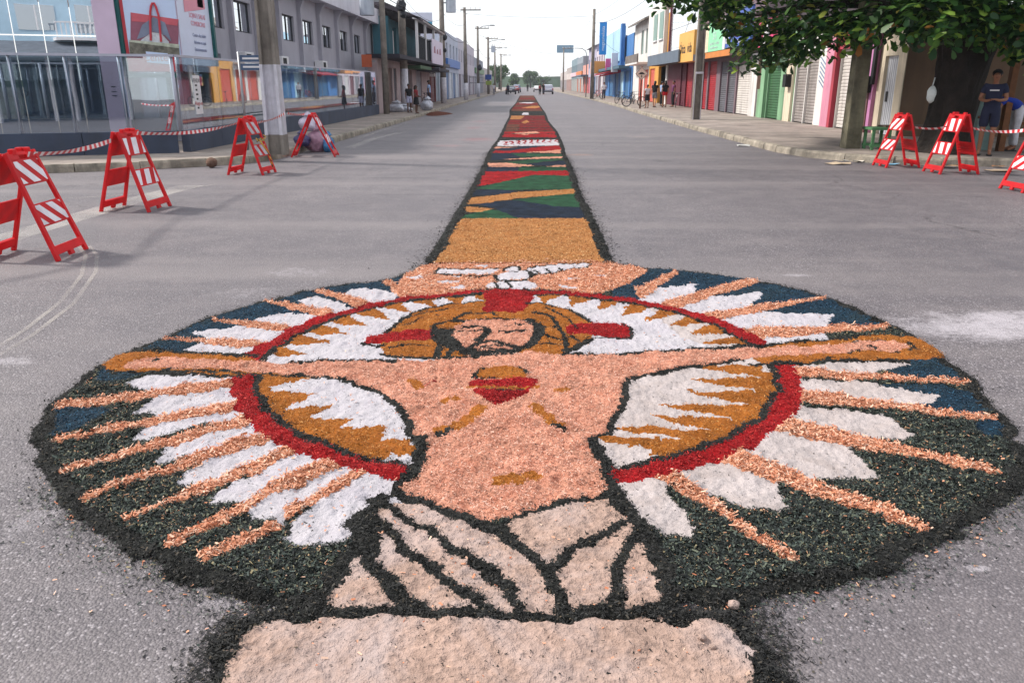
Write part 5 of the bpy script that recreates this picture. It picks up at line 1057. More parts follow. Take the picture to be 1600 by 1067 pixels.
# slate fascia, dark open shop with goods
ya, yb = yR(1040), yR(1012); rG = thing('open_shop', 'dark open shop front under a slate blue fascia where people stand', 'shop', (XR, ya, PH))
h = (yR(1039), yR(1027), PH, 3.0); h2 = (yR(1021), yR(1014), PH, 2.9)
front(rG, ya, yb, 6.8, [h, h2], mat('ochre_shopfront', S(206, 150, 70), .8, .08, 1), back=9); bx(rG, 'interior', DK, XR + 1.4, XR + 1.5, h[0], h[1], 0, 3.0); shutter(h2[0], h2[1], PH, 2.9, mat('coral_shutter', S(200, 92, 74), .55, .1, 2), rG)
for k in range(9):
    yy = h[0] + .3 + k * (h[1] - h[0] - .6) / 8; cl_ = [S(200, 190, 190), S(150, 40, 70), S(60, 70, 110), S(190, 170, 120), S(110, 130, 140)][k % 5]
    MB().prism([(-.2, 0), (.2, 0), (.17, .5), (.3, .42), (.28, .6), (.1, .72), (-.1, .72), (-.28, .6), (-.3, .42), (-.17, .5)], 0, .05, lambda a, b, hh_: (XR + .5 + hh_ + .1 * (k % 3), yy + a, 1.5 + .25 * (k % 2) + b)).build('hanging_shirt', mat('shirt_%d' % (k % 5), cl_, .9), rG)
MB().tube([(XR + .6, h[0], 2.6), (XR + .6, h[1], 2.6)], .02, 6).build('clothes_rail', M_STEEL, rG)
SLX = XR - 1.1; bx(rG, 'slate_fascia', mat('slate_fascia', S(96, 108, 122), .6, .08, 1.5), SLX, SLX + .1, yR(1056, SLX), yR(1009, SLX), 3.0, 3.75); bx(rG, 'canopy', MATS['canopy_soffit'], SLX + .1, XR - .01, yR(1056, SLX), yR(1009, SLX), 3.0, 3.1)
bx(rG, 'shop_column', WHR, XR - .1, XR + .1, yR(1042), yR(1040), PH, 3.0)
# white two-storey house
ya, yb = yR(1038.5), yR(992); hx = XR
ya = yR(1012); rH = thing('white_house', 'white two-storey house with tall windows above orange shutters', 'house', (XR, ya, PH))
hs_ = [(yR(1011), yR(1005)), (yR(1003.5), yR(997))]; wn_ = [(yR(1010), yR(1005)), (yR(1002), yR(998))]
front(rH, ya, yb + 2, 7.2, [(a, b, PH, 2.9) for a, b in hs_] + [(a, b, 4.3, 6.4) for a, b in wn_], WHR, back=10)
for a, b in hs_: shutter(a, b, PH, 2.9, MATS['coral_shutter'], rH)
for a, b in wn_: w = bx(rH, 'window', mat('green_window', S(120, 150, 140), .4, .1), XR + .12, XR + .16, a, b, 4.3, 6.4); bx(w, 'mullion', M_WHITE, XR + .08, XR + .12, (a + b) / 2 - .06, (a + b) / 2 + .06, 4.3, 6.4)
rU = thing('upper_storey', 'white upper storey with two green shuttered windows over the slate fascia', 'building', (XR, yR(1040), 6.8)); yq0, yq1 = yR(1038), yR(1013)
bx(rU, 'wall', WHR, XR - .3, XR - .005, yq0, yq1, 3.85, 7.7)
for xx in (1033, 1024): 
    w = bx(rU, 'window', MATS['green_window'], XR - .34, XR - .3, yR(xx) - 1.2, yR(xx) + .6, 5.0, 7.0); bx(w, 'sill', M_WHITE, XR - .42, XR - .3, yR(xx) - 1.3, yR(xx) + .7, 4.9, 5.0)
MB().prism([(XR - .7, 6.95), (XR + 3, 8.5), (XR + 3, 8.65), (XR - .7, 7.1)], ya - .5, yb + 2.5, lambda a, b, h: (a, h, b)).build('roof', mat('old_tiles', S(134, 126, 120), .9, .2, 2), rH)
bx(rH, 'balcony', WHR, XR - 1.1, XR - .01, ya, yb, 3.35, 3.5); bx(rH, 'parapet', mat('weathered_wall', S(120, 112, 108), .9, .2, 1.2), XR - 1.1, XR - 1.0, ya, yb, 3.5, 4.2)
# blue building
ya, yb = yR(991), yR(945); rI = thing('blue_building', 'bright blue building with a pale blue street face and blue shutters', 'building', (XR, ya, PH))
BL1 = mat('bright_blue_render', S(66, 120, 180), .7, .06, .8); BL2 = mat('pale_blue_face', S(168, 204, 222), .6, .05, .6); SHB = mat('blue_shutter', S(48, 104, 150), .55, .15, 2)
sh_ = [(yR(989), yR(983)), (yR(981), yR(975)), (yR(973), yR(967)), (yR(965), yR(960)), (yR(957), yR(951))]
front(rI, ya + 2.2, yb, 6.6, [(a + 2.2 if i == 0 else a, b, PH, 3.0) for i, (a, b) in enumerate(sh_)], BL1, back=10)
for i, (a, b) in enumerate(sh_): shutter(a + 2.2 if i == 0 else a, b, PH, 3.0, SHB if i != 2 else BL2, rI)
bx(rI, 'pale_face', BL2, XR - .2, XR - .005, yR(974), yb - .2, 4.2, 7.7); bx(rI, 'blue_fin', BL1, XR - .6, XR - .21, yR(976), yR(974), 3.6, 7.85)
bx(rI, 'canopy', mat('teal_canopy', S(70, 100, 118), .7, .1, 1), XR - 1.3, XR - .21, yR(985), yb, 3.2, 3.5)
def hang_sign(label, px0, px1, py0, py1, X, m, tx=None, txm=None, vert=False, th=.25, name='sign_board'):
    """sign standing out from the facade, facing up the street"""
    Y = yR((px0 + px1) / 2, X); x0 = float(atY(px0, py1, Y)[0]); x1 = float(atY(px1, py1, Y)[0]); z0 = float(atY(px0, py1, Y)[2]); z1 = float(atY(px0, py0, Y)[2])
    s_ = thing(name, label, 'sign', ((x0 + x1) / 2, Y, z0)); bx(s_, 'board', m, x0, x1, Y, Y + th, z0, z1, .02); bx(s_, 'bracket', M_STEEL, x1 + .004, X + .0, Y + .06, Y + .16, (z0 + z1) / 2 - .05, (z0 + z1) / 2 + .05) if X > x1 + .05 else None
    if tx:
        if vert: text_mesh('lettering', tx, (x1 - x0) * .62, txm, s_, ((x0 + x1) / 2, Y - .004, (z0 + z1) / 2), Matrix(((0, -1, 0), (0, 0, -1), (1, 0, 0))), .003, sx=min(1, (z1 - z0) * .9 / max(.1, len(tx) * (x1 - x0) * .62 * .5)))
        else: text_mesh('lettering', tx, (z1 - z0) * .5, txm, s_, ((x0 + x1) / 2, Y - .004, (z0 + z1) / 2), Matrix(((1, 0, 0), (0, 0, -1), (0, 1, 0))), .003)
    return s_
hang_sign('tall upright bright blue shop sign with white vertical lettering', 936, 947, 35, 86, 9.6, mat('sign_blue', S(22, 132, 206), .5, .03), 'magazineluiza', M_WHITE, True)
hang_sign('white hanging sign right of the pink one over the blue shutters', 955, 965, 83, 113, 9.9, mat('sign_white', S(226, 226, 230), .5, .03))
hang_sign('pink and magenta hanging sign over the blue shutters', 946, 954, 92, 110, 9.9, mat('sign_magenta', S(216, 96, 150), .5, .05))
hang_sign('orange sign box left of the pink hanging sign', 927, 945, 96, 115, 9.8, mat('sign_orange', S(226, 150, 80), .5, .05), th=5)
hang_sign('slate blue roof billboard standing over the far right shops', 870, 896, 71, 83, 9.8, mat('sign_slate', S(120, 150, 172), .5, .05), None)
# ================================================================== farther right, and the left side down the street
def row_house(side, X, y0, y1, h, col, label, upper=None, shut=None, sign=None, name='shop', canopy=None, nsh=2, roof=None, par_h=0):
    r = thing(name, label, 'shop' if name == 'shop' else 'building', (X, y0, PH)); m = mat('render_' + '_'.join(str(int(c * 255)) for c in col[:3]), col, .85, .07, .7, dirt=.25)
    L_ = y1 - y0; holes = []; 
    for i in range(nsh): holes.append((y0 + L_ * (i + .12) / nsh, y0 + L_ * (i + .88) / nsh, PH, 2.8))
    wins = []
    if h > 5.2:
        nw = max(1, int(L_ / 3.2))
        for i in range(nw): wins.append((y0 + L_ * (i + .28) / nw, y0 + L_ * (i + .72) / nw, 4.2, 5.6))
    front(r, y0, y1, h, holes + wins, m, X, side, back=8)
    for i, hh in enumerate(holes):
        c = shut[i % len(shut)] if shut else S(120, 120, 126); shutter(hh[0], hh[1], PH, 2.8, mat('shutter_' + '_'.join(str(int(q * 255)) for q in c[:3]), c, .6, .12, 2, dirt=.2), r, X, side, pitch=.16)
    for w in wins: o = bx(r, 'window', M_WIN, X - side * .14 - .02, X - side * .14 + .02, *w); bx(o, 'mullion', M_WHITE, X - side * .1 - .02, X - side * .1 + .02, (w[0] + w[1]) / 2 - .05, (w[0] + w[1]) / 2 + .05, w[2], w[3])
    if canopy: bx(r, 'canopy', mat('canopy_' + '_'.join(str(int(q * 255)) for q in canopy[:3]), canopy, .7, .1, 1), *sorted((X + side * .01, X + side * 1.3)), y0 + .1, y1 - .1, 3.0, 3.25)
    if sign: bx(r, 'sign_band', mat('band_' + '_'.join(str(int(q * 255)) for q in sign[:3]), sign, .5, .06, 1.5), *sorted((X + side * .02, X + side * .25)), y0 + .4, y1 - .4, 3.3, 4.1)
    if roof: MB().prism([(X + side * .5, h - .1), (X - side * 4, h + 1.6), (X - side * 8.3, h - .1)], y0 - .2, y1 + .2, lambda a, b, q: (a, q, b)).build('roof', mat('roof_' + '_'.join(str(int(q * 255)) for q in roof[:3]), roof, .9, .2, 1.5), r)
    return r
y0 = yR(944.5) + .1
for (dy, h, c, lab, kw) in (
        (15, 6.4, S(196, 186, 196), 'lilac grey two-storey shop with a dark red awning beyond the blue building', dict(shut=[S(130, 132, 140), S(206, 204, 206), S(120, 80, 90)], nsh=4, sign=S(226, 160, 110))),
        (16, 7.4, S(168, 164, 186), 'lilac two-storey building with a long sloping roof on the right', dict(shut=[S(60, 90, 120), S(210, 60, 56)], nsh=4, roof=S(130, 130, 140))),
        (14, 5.0, S(208, 150, 136), 'salmon single-storey shop with a red door on the right', dict(shut=[S(196, 44, 44), S(120, 130, 140)], canopy=S(90, 110, 130), nsh=4)),
        (18, 6.8, S(140, 150, 160), 'slate grey two-storey building on the right past the salmon shop', dict(shut=[S(210, 200, 190), S(210, 110, 60)], sign=S(220, 120, 60), nsh=4)),
        (22, 7.0, S(120, 140, 150), 'long blue grey building far down on the right', dict(shut=[S(200, 190, 180)], sign=S(210, 180, 190), nsh=5)),
        (24, 5.4, S(190, 180, 176), 'pale far shop on the right before the big round tree', dict(shut=[S(150, 90, 80)], nsh=5)),
        (40, 5.0, S(180, 172, 170), 'farthest pale shop row on the right', dict(shut=[S(120, 120, 130)], nsh=6))):
    row_house(-1, XR, y0, y0 + dy - .1, h, c, lab, **kw); y0 += dy
aw = thing('awning', 'dark red awning with a white edge over the pavement on the right', 'awning', (9.6, 92, 3)); YA = 96
MB().prism([(XR - .01, 3.35), (XR - 2.4, 2.75), (XR - 2.4, 2.65), (XR - .01, 3.2)], YA, YA + 9, lambda a, b, h: (a, h, b)).build('cloth', mat('awning_red', S(150, 24, 44), .8, .1, 1), aw)
MB().prism([(XR - .02, 3.2), (XR - 2.45, 2.6), (XR - 2.45, 2.45), (XR - .02, 2.9)], YA - .1, YA - .05, lambda a, b, h: (a, h, b)).build('valance', mat('awning_red', S(150, 24, 44)), aw)
for q in (YA + .2, YA + 8.7): MB().tube([(XR - 2.35, q, PH), (XR - 2.35, q, 2.65)], .04, 6).build('post', M_STEEL, aw)
# ---- left side
XL = FX - .05
te = thing('teal_house', 'dark teal two-storey house with a balcony and gable roof beside the showroom', 'house', (XL, 43, PH))
TEAL = mat('teal_render', S(58, 108, 122), .85, .1, .8, dirt=.3); PNKW = mat('faded_pink_render', S(176, 158, 160), .9, .1, .9, dirt=.5)
front(te, 43.0, 66, 2.9, [(46.0, 47.6, PH, 2.5), (48.2, 49.2, PH, 2.5), (52.5, 56, PH, 2.5), (58, 61, PH, 2.5)], PNKW, XL, 1, back=.5)
for (a, b, c) in ((46.0, 47.6, S(132, 108, 100)), (48.2, 49.2, S(70, 72, 84)), (58, 61, S(150, 150, 160))): shutter(a, b, PH, 2.5, mat('tdoor_%d' % int(a), c, .7, .15, 2), te, XL, 1)
bx(te, 'shop_interior', DK, XL - 1.5, XL - 1.4, 52.5, 56, 0, 2.6); bx(te, 'stacked_boxes', mat('cardboard', S(176, 136, 104), .9), XL - .9, XL - .3, 53.2, 54.4, PH, 1.5)
bx(te, 'balcony_slab', mat('dark_soffit', S(52, 50, 60), .9, .1, 1), XL - .55, XL + 1.2, 42.9, 66, 2.9, 3.1)
mb = MB(); tmp = MB(); wins = [(52.2, 53.6, 3.2, 5.0), (56.5, 58.3, 3.2, 5.0)]; wall_with_holes(tmp, XL - .6, 50.6, 66, 3.1, 5.5, wins, .2); mb.add(tmp.v, tmp.f); mb.add([(XL - .6, 50.6, 3.1), (XL - 1.55, 50.6, 3.1), (XL - 1.55, 50.6, 5.5), (XL - .6, 50.6, 5.5)], [(0, 1, 2, 3)]); mb.build('upper_wall', TEAL, te)
for w in wins: o = bx(te, 'window', M_WIN, XL - .78, XL - .74, *w); bx(o, 'grille', M_WHITE, XL - .72, XL - .70, (w[0] + w[1]) / 2 - .25, (w[0] + w[1]) / 2 + .25, w[2] + .2, w[3] - .2)
for q in (50.8, 55, 60, 65.6): bx(te, 'balcony_post', M_WHITE, XL + 1.0, XL + 1.15, q, q + .18, 3.1, 5.3)
for q in range(30): bx(te, 'baluster', M_DARKMET, XL + 1.05, XL + 1.1, 51.0 + q * .24, 51.03 + q * .24, 3.1, 4.4)
bx(te, 'handrail', M_DARKMET, XL + 1.02, XL + 1.12, 50.9, 58.2, 4.4, 4.48)
bx(te, 'eave_board', M_WHITE, XL + .9, XL + 1.3, 50.4, 66.3, 5.32, 5.45)
MB().prism([(XL + 1.4, 5.4), (XL - 1.55, 6.35), (XL - 1.55, 6.2), (XL + 1.4, 5.25)], 50.4, 51.55, lambda a, b, h: (a, h, b)).build('lean_to_roof', mat('dark_tiles', S(78, 72, 78), .9, .2, 2), te)
MB().prism([(XL + 1.4, 5.4), (XL - 3.2, 7.3), (XL - 8, 5.4)], 51.6, 66.3, lambda a, b, h: (a, h, b)).build('roof', mat('dark_tiles', S(78, 72, 78), .9, .2, 2), te)
bx(te, 'white_banner', mat('pale_banner', S(206, 196, 214), .6, .05), XL + 1.2, XL + 1.25, 57.4, 64.6, 3.0, 4.6)
for (q, s_) in ((58.4, .5), (60.2, .35), (62, .45)): MB().prism([(0, 0), (1.2, 0), (.9, s_), (.2, s_ * .8)], 0, .004, lambda a, b, h: (XL + 1.252 + h, q + a, 3.7 + b)).build('banner_mark', mat('banner_print', S(150, 90, 110), .6), te)
bx(te, 'green_awning', mat('green_awning', S(70, 96, 70), .8, .1), XL + .02, XL + 1.1, 52, 58, 2.55, 2.75); bx(te, 'dark_awning', MATS['dark_soffit'], XL + .02, XL + 1.6, 58.2, 66, 2.5, 2.7)
ob = thing('sign_box', 'small orange sign fixed above the end of the glass fence', 'sign', (XL + .6, 42.5, 3)); bx(ob, 'board', mat('orange_red_sign', S(196, 96, 60), .6, .1), FX - .75, FX - .25, 42.5, 42.62, 2.45, 3.05); bx(ob, 'arm', M_STEEL, FX - .24, FX - .06, 42.52, 42.6, 2.7, 2.76)
tb = thing('billboard', 'tall white and teal advertising board rising behind the gable roof', 'billboard', (-9, 74, 0))
pa = atY(638, 62, 74); pb = atY(675, 20, 74)
bx(tb, 'board', mat('ad_white', S(206, 214, 232), .5, .04), pa[0], pb[0], 74, 74.2, pa[2], pb[2])
for (a, b, m_) in ((.42, .66, mat('ad_teal', S(80, 160, 190), .5)), (.28, .42, mat('ad_blue', S(56, 96, 160), .5))): bx(tb, 'colour_band', m_, pa[0] + .02, pb[0] - .02, 73.98, 73.995, pa[2] + (pb[2] - pa[2]) * a, pa[2] + (pb[2] - pa[2]) * b)
for q in (pa[0] + .3, pb[0] - .3): MB().tube([(q, 74.3, 0), (q, 74.3, pb[2])], .12, 8).build('stilt', M_STEEL, tb)
YS = 66.3
for (dy, h, c, lab, kw) in (
        (7, 3.6, S(110, 50, 52), 'low shop with brown red doors next to the teal house', dict(shut=[S(110, 44, 46), S(90, 40, 44)], nsh=2, canopy=S(70, 70, 80))),
        (9, 4.4, S(150, 160, 172), 'low grey blue shop with a pale gate on the left', dict(shut=[S(130, 140, 152)], nsh=3)),
        (16, 6.6, S(186, 190, 204), 'grey two-storey building with a flat parapet on the left', dict(shut=[S(90, 120, 160), S(206, 210, 216)], nsh=4, sign=S(60, 110, 180))),
        (30, 6.8, S(196, 190, 200), 'long pale two-storey building on the left in the distance', dict(shut=[S(90, 80, 96), S(170, 170, 180)], nsh=7)),
        (26, 5.4, S(170, 176, 188), 'pale low shop far down on the left', dict(shut=[S(120, 120, 130)], nsh=6, sign=S(90, 130, 90))),
        (40, 4.6, S(190, 186, 186), 'farthest pale shop row on the left', dict(shut=[S(130, 120, 120)], nsh=6))):
    row_house(1, XL - .3, YS, YS + dy - .1, h, c, lab, **kw); YS += dy
def lsign(label, px0, px1, py0, py1, Y, m, tx=None, txm=None):
    a = atY(px0, py1, Y); b = atY(px1, py0, Y); s_ = thing('sign_board', label, 'sign', (a[0], Y, a[2])); bx(s_, 'board', m, a[0], b[0], Y, Y + .2, a[2], b[2], .02); bx(s_, 'bracket', M_STEEL, -8.1, a[0] - .004, Y + .06, Y + .14, (a[2] + b[2]) / 2 - .05, (a[2] + b[2]) / 2 + .05)
    if tx: text_mesh('lettering', tx, (b[2] - a[2]) * .6, txm, s_, ((a[0] + b[0]) / 2, Y - .004, (a[2] + b[2]) / 2), Matrix(((1, 0, 0), (0, 0, -1), (0, 1, 0))), .003)
    return s_
lsign('white shop sign with dark letters hanging above the brown red doors', 666, 679, 108, 120, 66.5, M_WHITE, 'CASA', M_BLACK)
lsign('blue and white square sign hanging over the left pavement far down the street', 758, 768, 117, 125, 118, mat('sign_navy', S(40, 70, 140), .5), None)
lsign('olive green sign under the blue and white square sign', 759, 768, 127, 133, 118.5, mat('sign_olive', S(150, 170, 80), .5), None)
# ---- hills and trees at the end of the street
M_CROWN = island_mat('far_leaves', [(0, S(26, 44, 30)), (.5, S(52, 80, 48)), (1, S(96, 124, 72))], .8, .2); M_BARK = mat('bark', S(72, 60, 50), .95, .25, 3, .6, 12)
def leaf_cloud(name, centers, n, size, m, parent, up=.4):
    """leaf faces through the volume of several clumps"""
    c = np.array([q[:3] for q in centers], float); r = np.array([q[3] for q in centers], float); w = r ** 2; k = rng.choice(len(c), n, p=w / w.sum())
    d = rng.normal(size=(n, 3)); d /= np.linalg.norm(d, axis=1)[:, None]; p = c[k] + d * (r[k] * rng.random(n) ** .4)[:, None] * np.array([1, 1, .8])
    nrm = d * .6 + rng.normal(size=(n, 3)) * .5 + np.array([0, 0, up]); nrm /= np.linalg.norm(nrm, axis=1)[:, None]
    u = np.cross(nrm, rng.normal(size=(n, 3))); u /= np.linalg.norm(u, axis=1)[:, None]; v = np.cross(nrm, u); s = size * (.6 + .8 * rng.random(n))[:, None]
    V = np.stack([p - u * s, p + v * s * .5 - nrm * s * .1, p + u * s, p - v * s * .5 - nrm * s * .1], 1).reshape(-1, 3)
    return np_mesh(name, V, np.arange(4 * n).reshape(-1, 4), m, parent, smooth=False, kind='stuff')
def far_tree(label, x, y, r, ztop, n=2600, size=.35, zb=0):
    t = thing('tree', label, 'tree', (x, y, 0), 'trees at the end of the street'); MB().tube([(x, y, 0), (x + .1, y, ztop * .35), (x - .1, y, ztop * .6)], [.35, .28, .15], 8).build('trunk', M_BARK, t, True)
    for a in (.5, 2.5, 4.4): MB().tube([(x, y, ztop * .35), (x + math.cos(a) * r * .5, y + math.sin(a) * r * .5, ztop * .6)], [.18, .06], 6).build('limb', M_BARK, t, True)
    cs = [(x + random.uniform(-.6, .6) * r, y + random.uniform(-.6, .6) * r, ztop - r * .9 + random.uniform(-.55, .45) * r + zb, r * random.uniform(.35, .55)) for _ in range(13)]
    leaf_cloud('crown', cs, n, size, M_CROWN, t)
far_tree('big round dark green tree in the middle at the end of the street', float(atY(829, 120, 400)[0]), 400, 4.3, 8.6, 2200, .4)
far_tree('pale hazy tree just left of the street end', float(atY(804, 120, 430)[0]), 430, 3.4, 7.6, 1500, .4)
far_tree('green tree above the left shops near the far poles', float(atY(780, 120, 262)[0]), 262, 3.4, 8.2, 2000, .35)
far_tree('small dark tree between the far left shops and the road end', float(atY(803, 128, 330)[0]), 330, 2.2, 4.6, 1000)
far_tree('low bushy tree at the far end behind the silver car', float(atY(850, 128, 430)[0]), 430, 4.0, 6.5, 1300, .4)
mb = MB(); npt = 40
ridge = [(-500 + i * 25, 560 + 30 * math.sin(i * .9), 5.5 + 1.6 * math.sin(i * .7) + 1.1 * math.sin(i * 2.1)) for i in range(npt + 1)]
mb.add([(x, y, -1) for x, y, z in ridge] + [(x, y + 10, z) for x, y, z in ridge], [(i, i + 1, npt + 2 + i, npt + 1 + i) for i in range(npt)]); tag(mb.build('hills', mat('wooded_hill', S(70, 92, 66), .95, .25, .1)), kind='structure')

# hazy air over the street
hz_ = MB().box(-120, 120, -45, 640, -1.2, 16.5).build('haze', None); tag(hz_, kind='stuff'); hm_ = bpy.data.materials.new('haze'); nt, N, L, b = nodes_of(hm_); N.remove(b); pv = N.new('ShaderNodeVolumePrincipled'); pv.inputs['Color'].default_value = (.86, .9, 1, 1); pv.inputs['Density'].default_value = .0003; pv.inputs['Anisotropy'].default_value = .3; L.new(pv.outputs[0], N['Material Output'].inputs['Volume']); hz_.data.materials.append(hm_)
scene.cycles.volume_max_steps = 32
# ================================================================== poles, wires, street signs
M_CONC2 = mat('mossy_concrete', S(118, 112, 92), .92, .3, 2.5, .5, 25, dirt=.7)
def tee_pole(label, x, y, H=10.5, w0=.50, w1=.24, zp=2.0, paint=True, z0=PH, name='utility_pole'):
    """concrete pole with recessed web: two flanges and a web, tapering upward"""
    r = thing(name, label, 'utility pole', (x, y, z0), 'utility poles along the street')
    W = lambda z: w0 + (w1 - w0) * (z - z0) / H
    def part(nm, m, za, zb, g=0):
        mb = MB(); f = .17
        for (a, b, c, d) in ((-.5, -.5 + f, -.5, .5), (.5 - f, .5, -.5, .5), (-.5 + f, .5 - f, -.14, .14)):
            vs = []
            for z in (za, zb):
                q = W(z) + g
                vs += [(x + a * q, y + c * q * .9, z), (x + b * q, y + c * q * .9, z), (x + b * q, y + d * q * .9, z), (x + a * q, y + d * q * .9, z)]
            mb.add(vs, [(3, 2, 1, 0), (4, 5, 6, 7), (0, 1, 5, 4), (1, 2, 6, 5), (2, 3, 7, 6), (3, 0, 4, 7)])
        return mb.build(nm, m, r)
    part('shaft', M_CONC, zp if paint else z0, z0 + H)
    if paint: part('painted_base', M_WPAINT, z0 + .42, zp, .012); part('bare_foot', M_CONC, z0, z0 + .42, .03)
    return r
def wire_pole(label, x, y, H, r0=.15, r1=.09, base=0.0, arm=None, trans=None, z0=PH, lamp=None, boxes=()):
    r = thing('utility_pole', label, 'utility pole', (x, y, z0), 'utility poles along the street')
    zb = z0 + base
    MB().tube([(x, y, zb if base else z0), (x, y, z0 + H)], [r0, r1], 10).build('shaft', M_CONC, r, True)
    if base: MB().tube([(x, y, z0), (x, y, zb)], [r0 * 1.08, r0 * 1.03], 10).build('painted_base', M_WPAINT, r, True)
    if arm: MB().beam((x - arm * .25, y - .12, z0 + H - .25), (x + arm, y - .12, z0 + H - .25), .09, .11).build('crossarm', M_CONC, r); [MB().tube([(x + arm * k, y - .12, z0 + H - .2), (x + arm * k, y - .12, z0 + H + .05)], .045, 6).build('insulator', M_WHITE, r) for k in (-.15, .35, .65, .95)]
    if trans:
        sx, zt, s = trans; t = MB().tube([(x + sx, y, zt - .45 * s), (x + sx, y, zt + .45 * s)], .32 * s, 14).build('transformer', mat('transformer_grey', S(176, 184, 196), .5, .06, 3), r, False)
        MB().box(min(x, x + sx), max(x, x + sx), y - .04, y + .04, zt + .1, zt + .2).build('bracket', M_STEEL, r)
        for k in (-.15, .15): MB().tube([(x + sx + k, y, zt + .45 * s), (x + sx + k, y, zt + .75 * s)], .05, 6).build('bushing', M_STEEL, t)
    if lamp:
        lx, lz = lamp; MB().tube([(x, y, lz), (x + lx * .4, y, lz + .35), (x + lx, y, lz + .45)], .04, 6).build('lamp_arm', M_STEEL, r, True); MB().obox((x + lx + .2 * (1 if lx > 0 else -1), y, lz + .44), (.6, .22, .14)).build('lamp_head', M_STEEL, r, bevel=.04)
    for (dx, z, s) in boxes: MB().ball((x + dx, y - .1, z), (s, s, s * 1.1), 10, 7, .15).build('cable_coil', M_DARKMET, r)
    return r
tee_pole('massive concrete pole with a white painted base standing at the left kerb corner', -5.42, 17.55, 10.5, .38, .20, 2.0)
wire_pole('slim pole with a grey transformer next to the showroom end', -7.2, 42.3, 9.5, .17, .12, 0, None, (-.75, 5.4, 1.15))
wire_pole('concrete pole with a white base and cable coil before the teal house', -6.95, 47.2, 9.8, .22, .16, 2.3, None, None, PH, None, ((0, 5.75, .30), (.1, 5.3, .2)))
wire_pole('concrete pole with a transformer on its right beyond the teal house', -6.75, 67.5, 9.8, .24, .17, 2.0, None, (.75, 7.6, 1.25), PH, None, ((.2, 5.2, .22), (.2, 4.2, .15)))
wire_pole('pole with a crossarm in the middle of the left row', -6.05, 83, 8.6, .2, .13, 1.6, 1.6)
wire_pole('leaning-lamp pole just beyond the middle of the left row', -5.95, 103, 8.2, .18, .12, 1.6, 1.4, None, PH, (1.6, 8.0), ((.2, 3.6, .3),))
wire_pole('dark pole with lamp arm near the blue and white sign on the left', -6.05, 133, 8.6, .22, .16, 0, 1.6, (.8, 6.9, 1.0), PH, (2.2, 7.9))
wire_pole('distant pole with lamp beyond the blue sign', -6.2, 165, 8.6, .2, .14, 0, 1.4, None, PH, (2.0, 8.0))
wire_pole('farthest visible pole on the left', -6.2, 205, 8.6, .2, .14, 0, 1.4, None, PH, (2.0, 8.0))
rp = tee_pole('square concrete pole with white painted edges on the right pavement before the red shutters', 7.42, 35.9, 9.5, .36, .26, 2.1, False)
for a in (-.165, .145): MB().box(7.42 + a, 7.42 + a + .03, 35.9 - .178, 35.9 - .168, PH, 2.1).build('white_edge', M_WPAINT, rp)
MB().box(7.26, 7.58, 35.715, 35.725, 2.04, 2.12).build('white_edge', M_WPAINT, rp)
wire_pole('tall dark pole on the right before the upright blue sign', 6.95, 87.3, 8.8, .2, .14, 0, None)
wire_pole('thin distant pole on the right near the silver car', 7.6, 170, 8.6, .18, .12, 0, 1.2)
lp = thing('lamp_post', 'thin lamp post with a curved arm on the right far pavement', 'lamp post', (7.1, 98, PH)); MB().tube([(7.1, 98, PH), (7.1, 98, 4.7), (6.95, 98, 5.3), (6.5, 98, 5.6), (5.4, 98, 5.65)], [.06, .05, .045, .04, .035], 8).build('post', M_STEEL, lp, True); MB().obox((5.1, 98, 5.63), (.6, .2, .12)).build('lamp_head', M_STEEL, lp, bevel=.03)
po = thing('square_post', 'square mossy concrete post beside the green bench under the tree', 'post', (7.78, 19.55, PH)); MB().add([(7.78 + sx * w, 19.55 + sy * w, z) for z, w in ((PH, .18), (5.0, .15)) for sx, sy in ((-1, -1), (1, -1), (1, 1), (-1, 1))], [(3, 2, 1, 0), (4, 5, 6, 7), (0, 1, 5, 4), (1, 2, 6, 5), (2, 3, 7, 6), (3, 0, 4, 7)]).build('shaft', M_CONC2, po, bevel=.012)
# wires
def wire(name, label, pts, sag, r=.012):
    mb = MB()
    for p, q in zip(pts[:-1], pts[1:]):
        p, q = Vector(p), Vector(q); mb.tube([p.lerp(q, t / 8) - Vector((0, 0, sag * 4 * (t / 8) * (1 - t / 8))) for t in range(9)], r, 4, False)
    tag(mb.build(name, M_BLACK, None, True), label, 'wire', 'overhead wires')
LP = [(-5.4, 17.5), (-6.95, 47.2), (-6.75, 67.5), (-6.05, 83), (-5.95, 103), (-6.05, 133), (-6.2, 165), (-6.2, 205)]
wire('overhead_wire', 'upper overhead wire linking the poles on the left', [(x + .1, y, 8.3) for x, y in LP], .35)
wire('overhead_wire', 'lower overhead cable linking the poles on the left', [(x + .15, y, 5.7) for x, y in LP], .45, .02)
wire('overhead_wire', 'overhead wire along the right pavement poles', [(7.42, 35.9, 8.2), (6.95, 87.3, 8.4), (7.6, 170, 8.3)], .5)
wire('overhead_wire', 'thin wire crossing the street high in the middle', [(-6.05, 83, 8.2), (6.95, 87.3, 8.3)], .25)
wire('overhead_wire', 'thick cable drooping across the top of the picture', [(-6.95, 47.2, 8.4), (7.42, 35.9, 8.6)], 1.6, .03)
wire('overhead_wire', 'service wire from the right pole to the white glazed panel', [(7.42, 35.9, 6.5), (10.7, 58, 4.5)], .3)
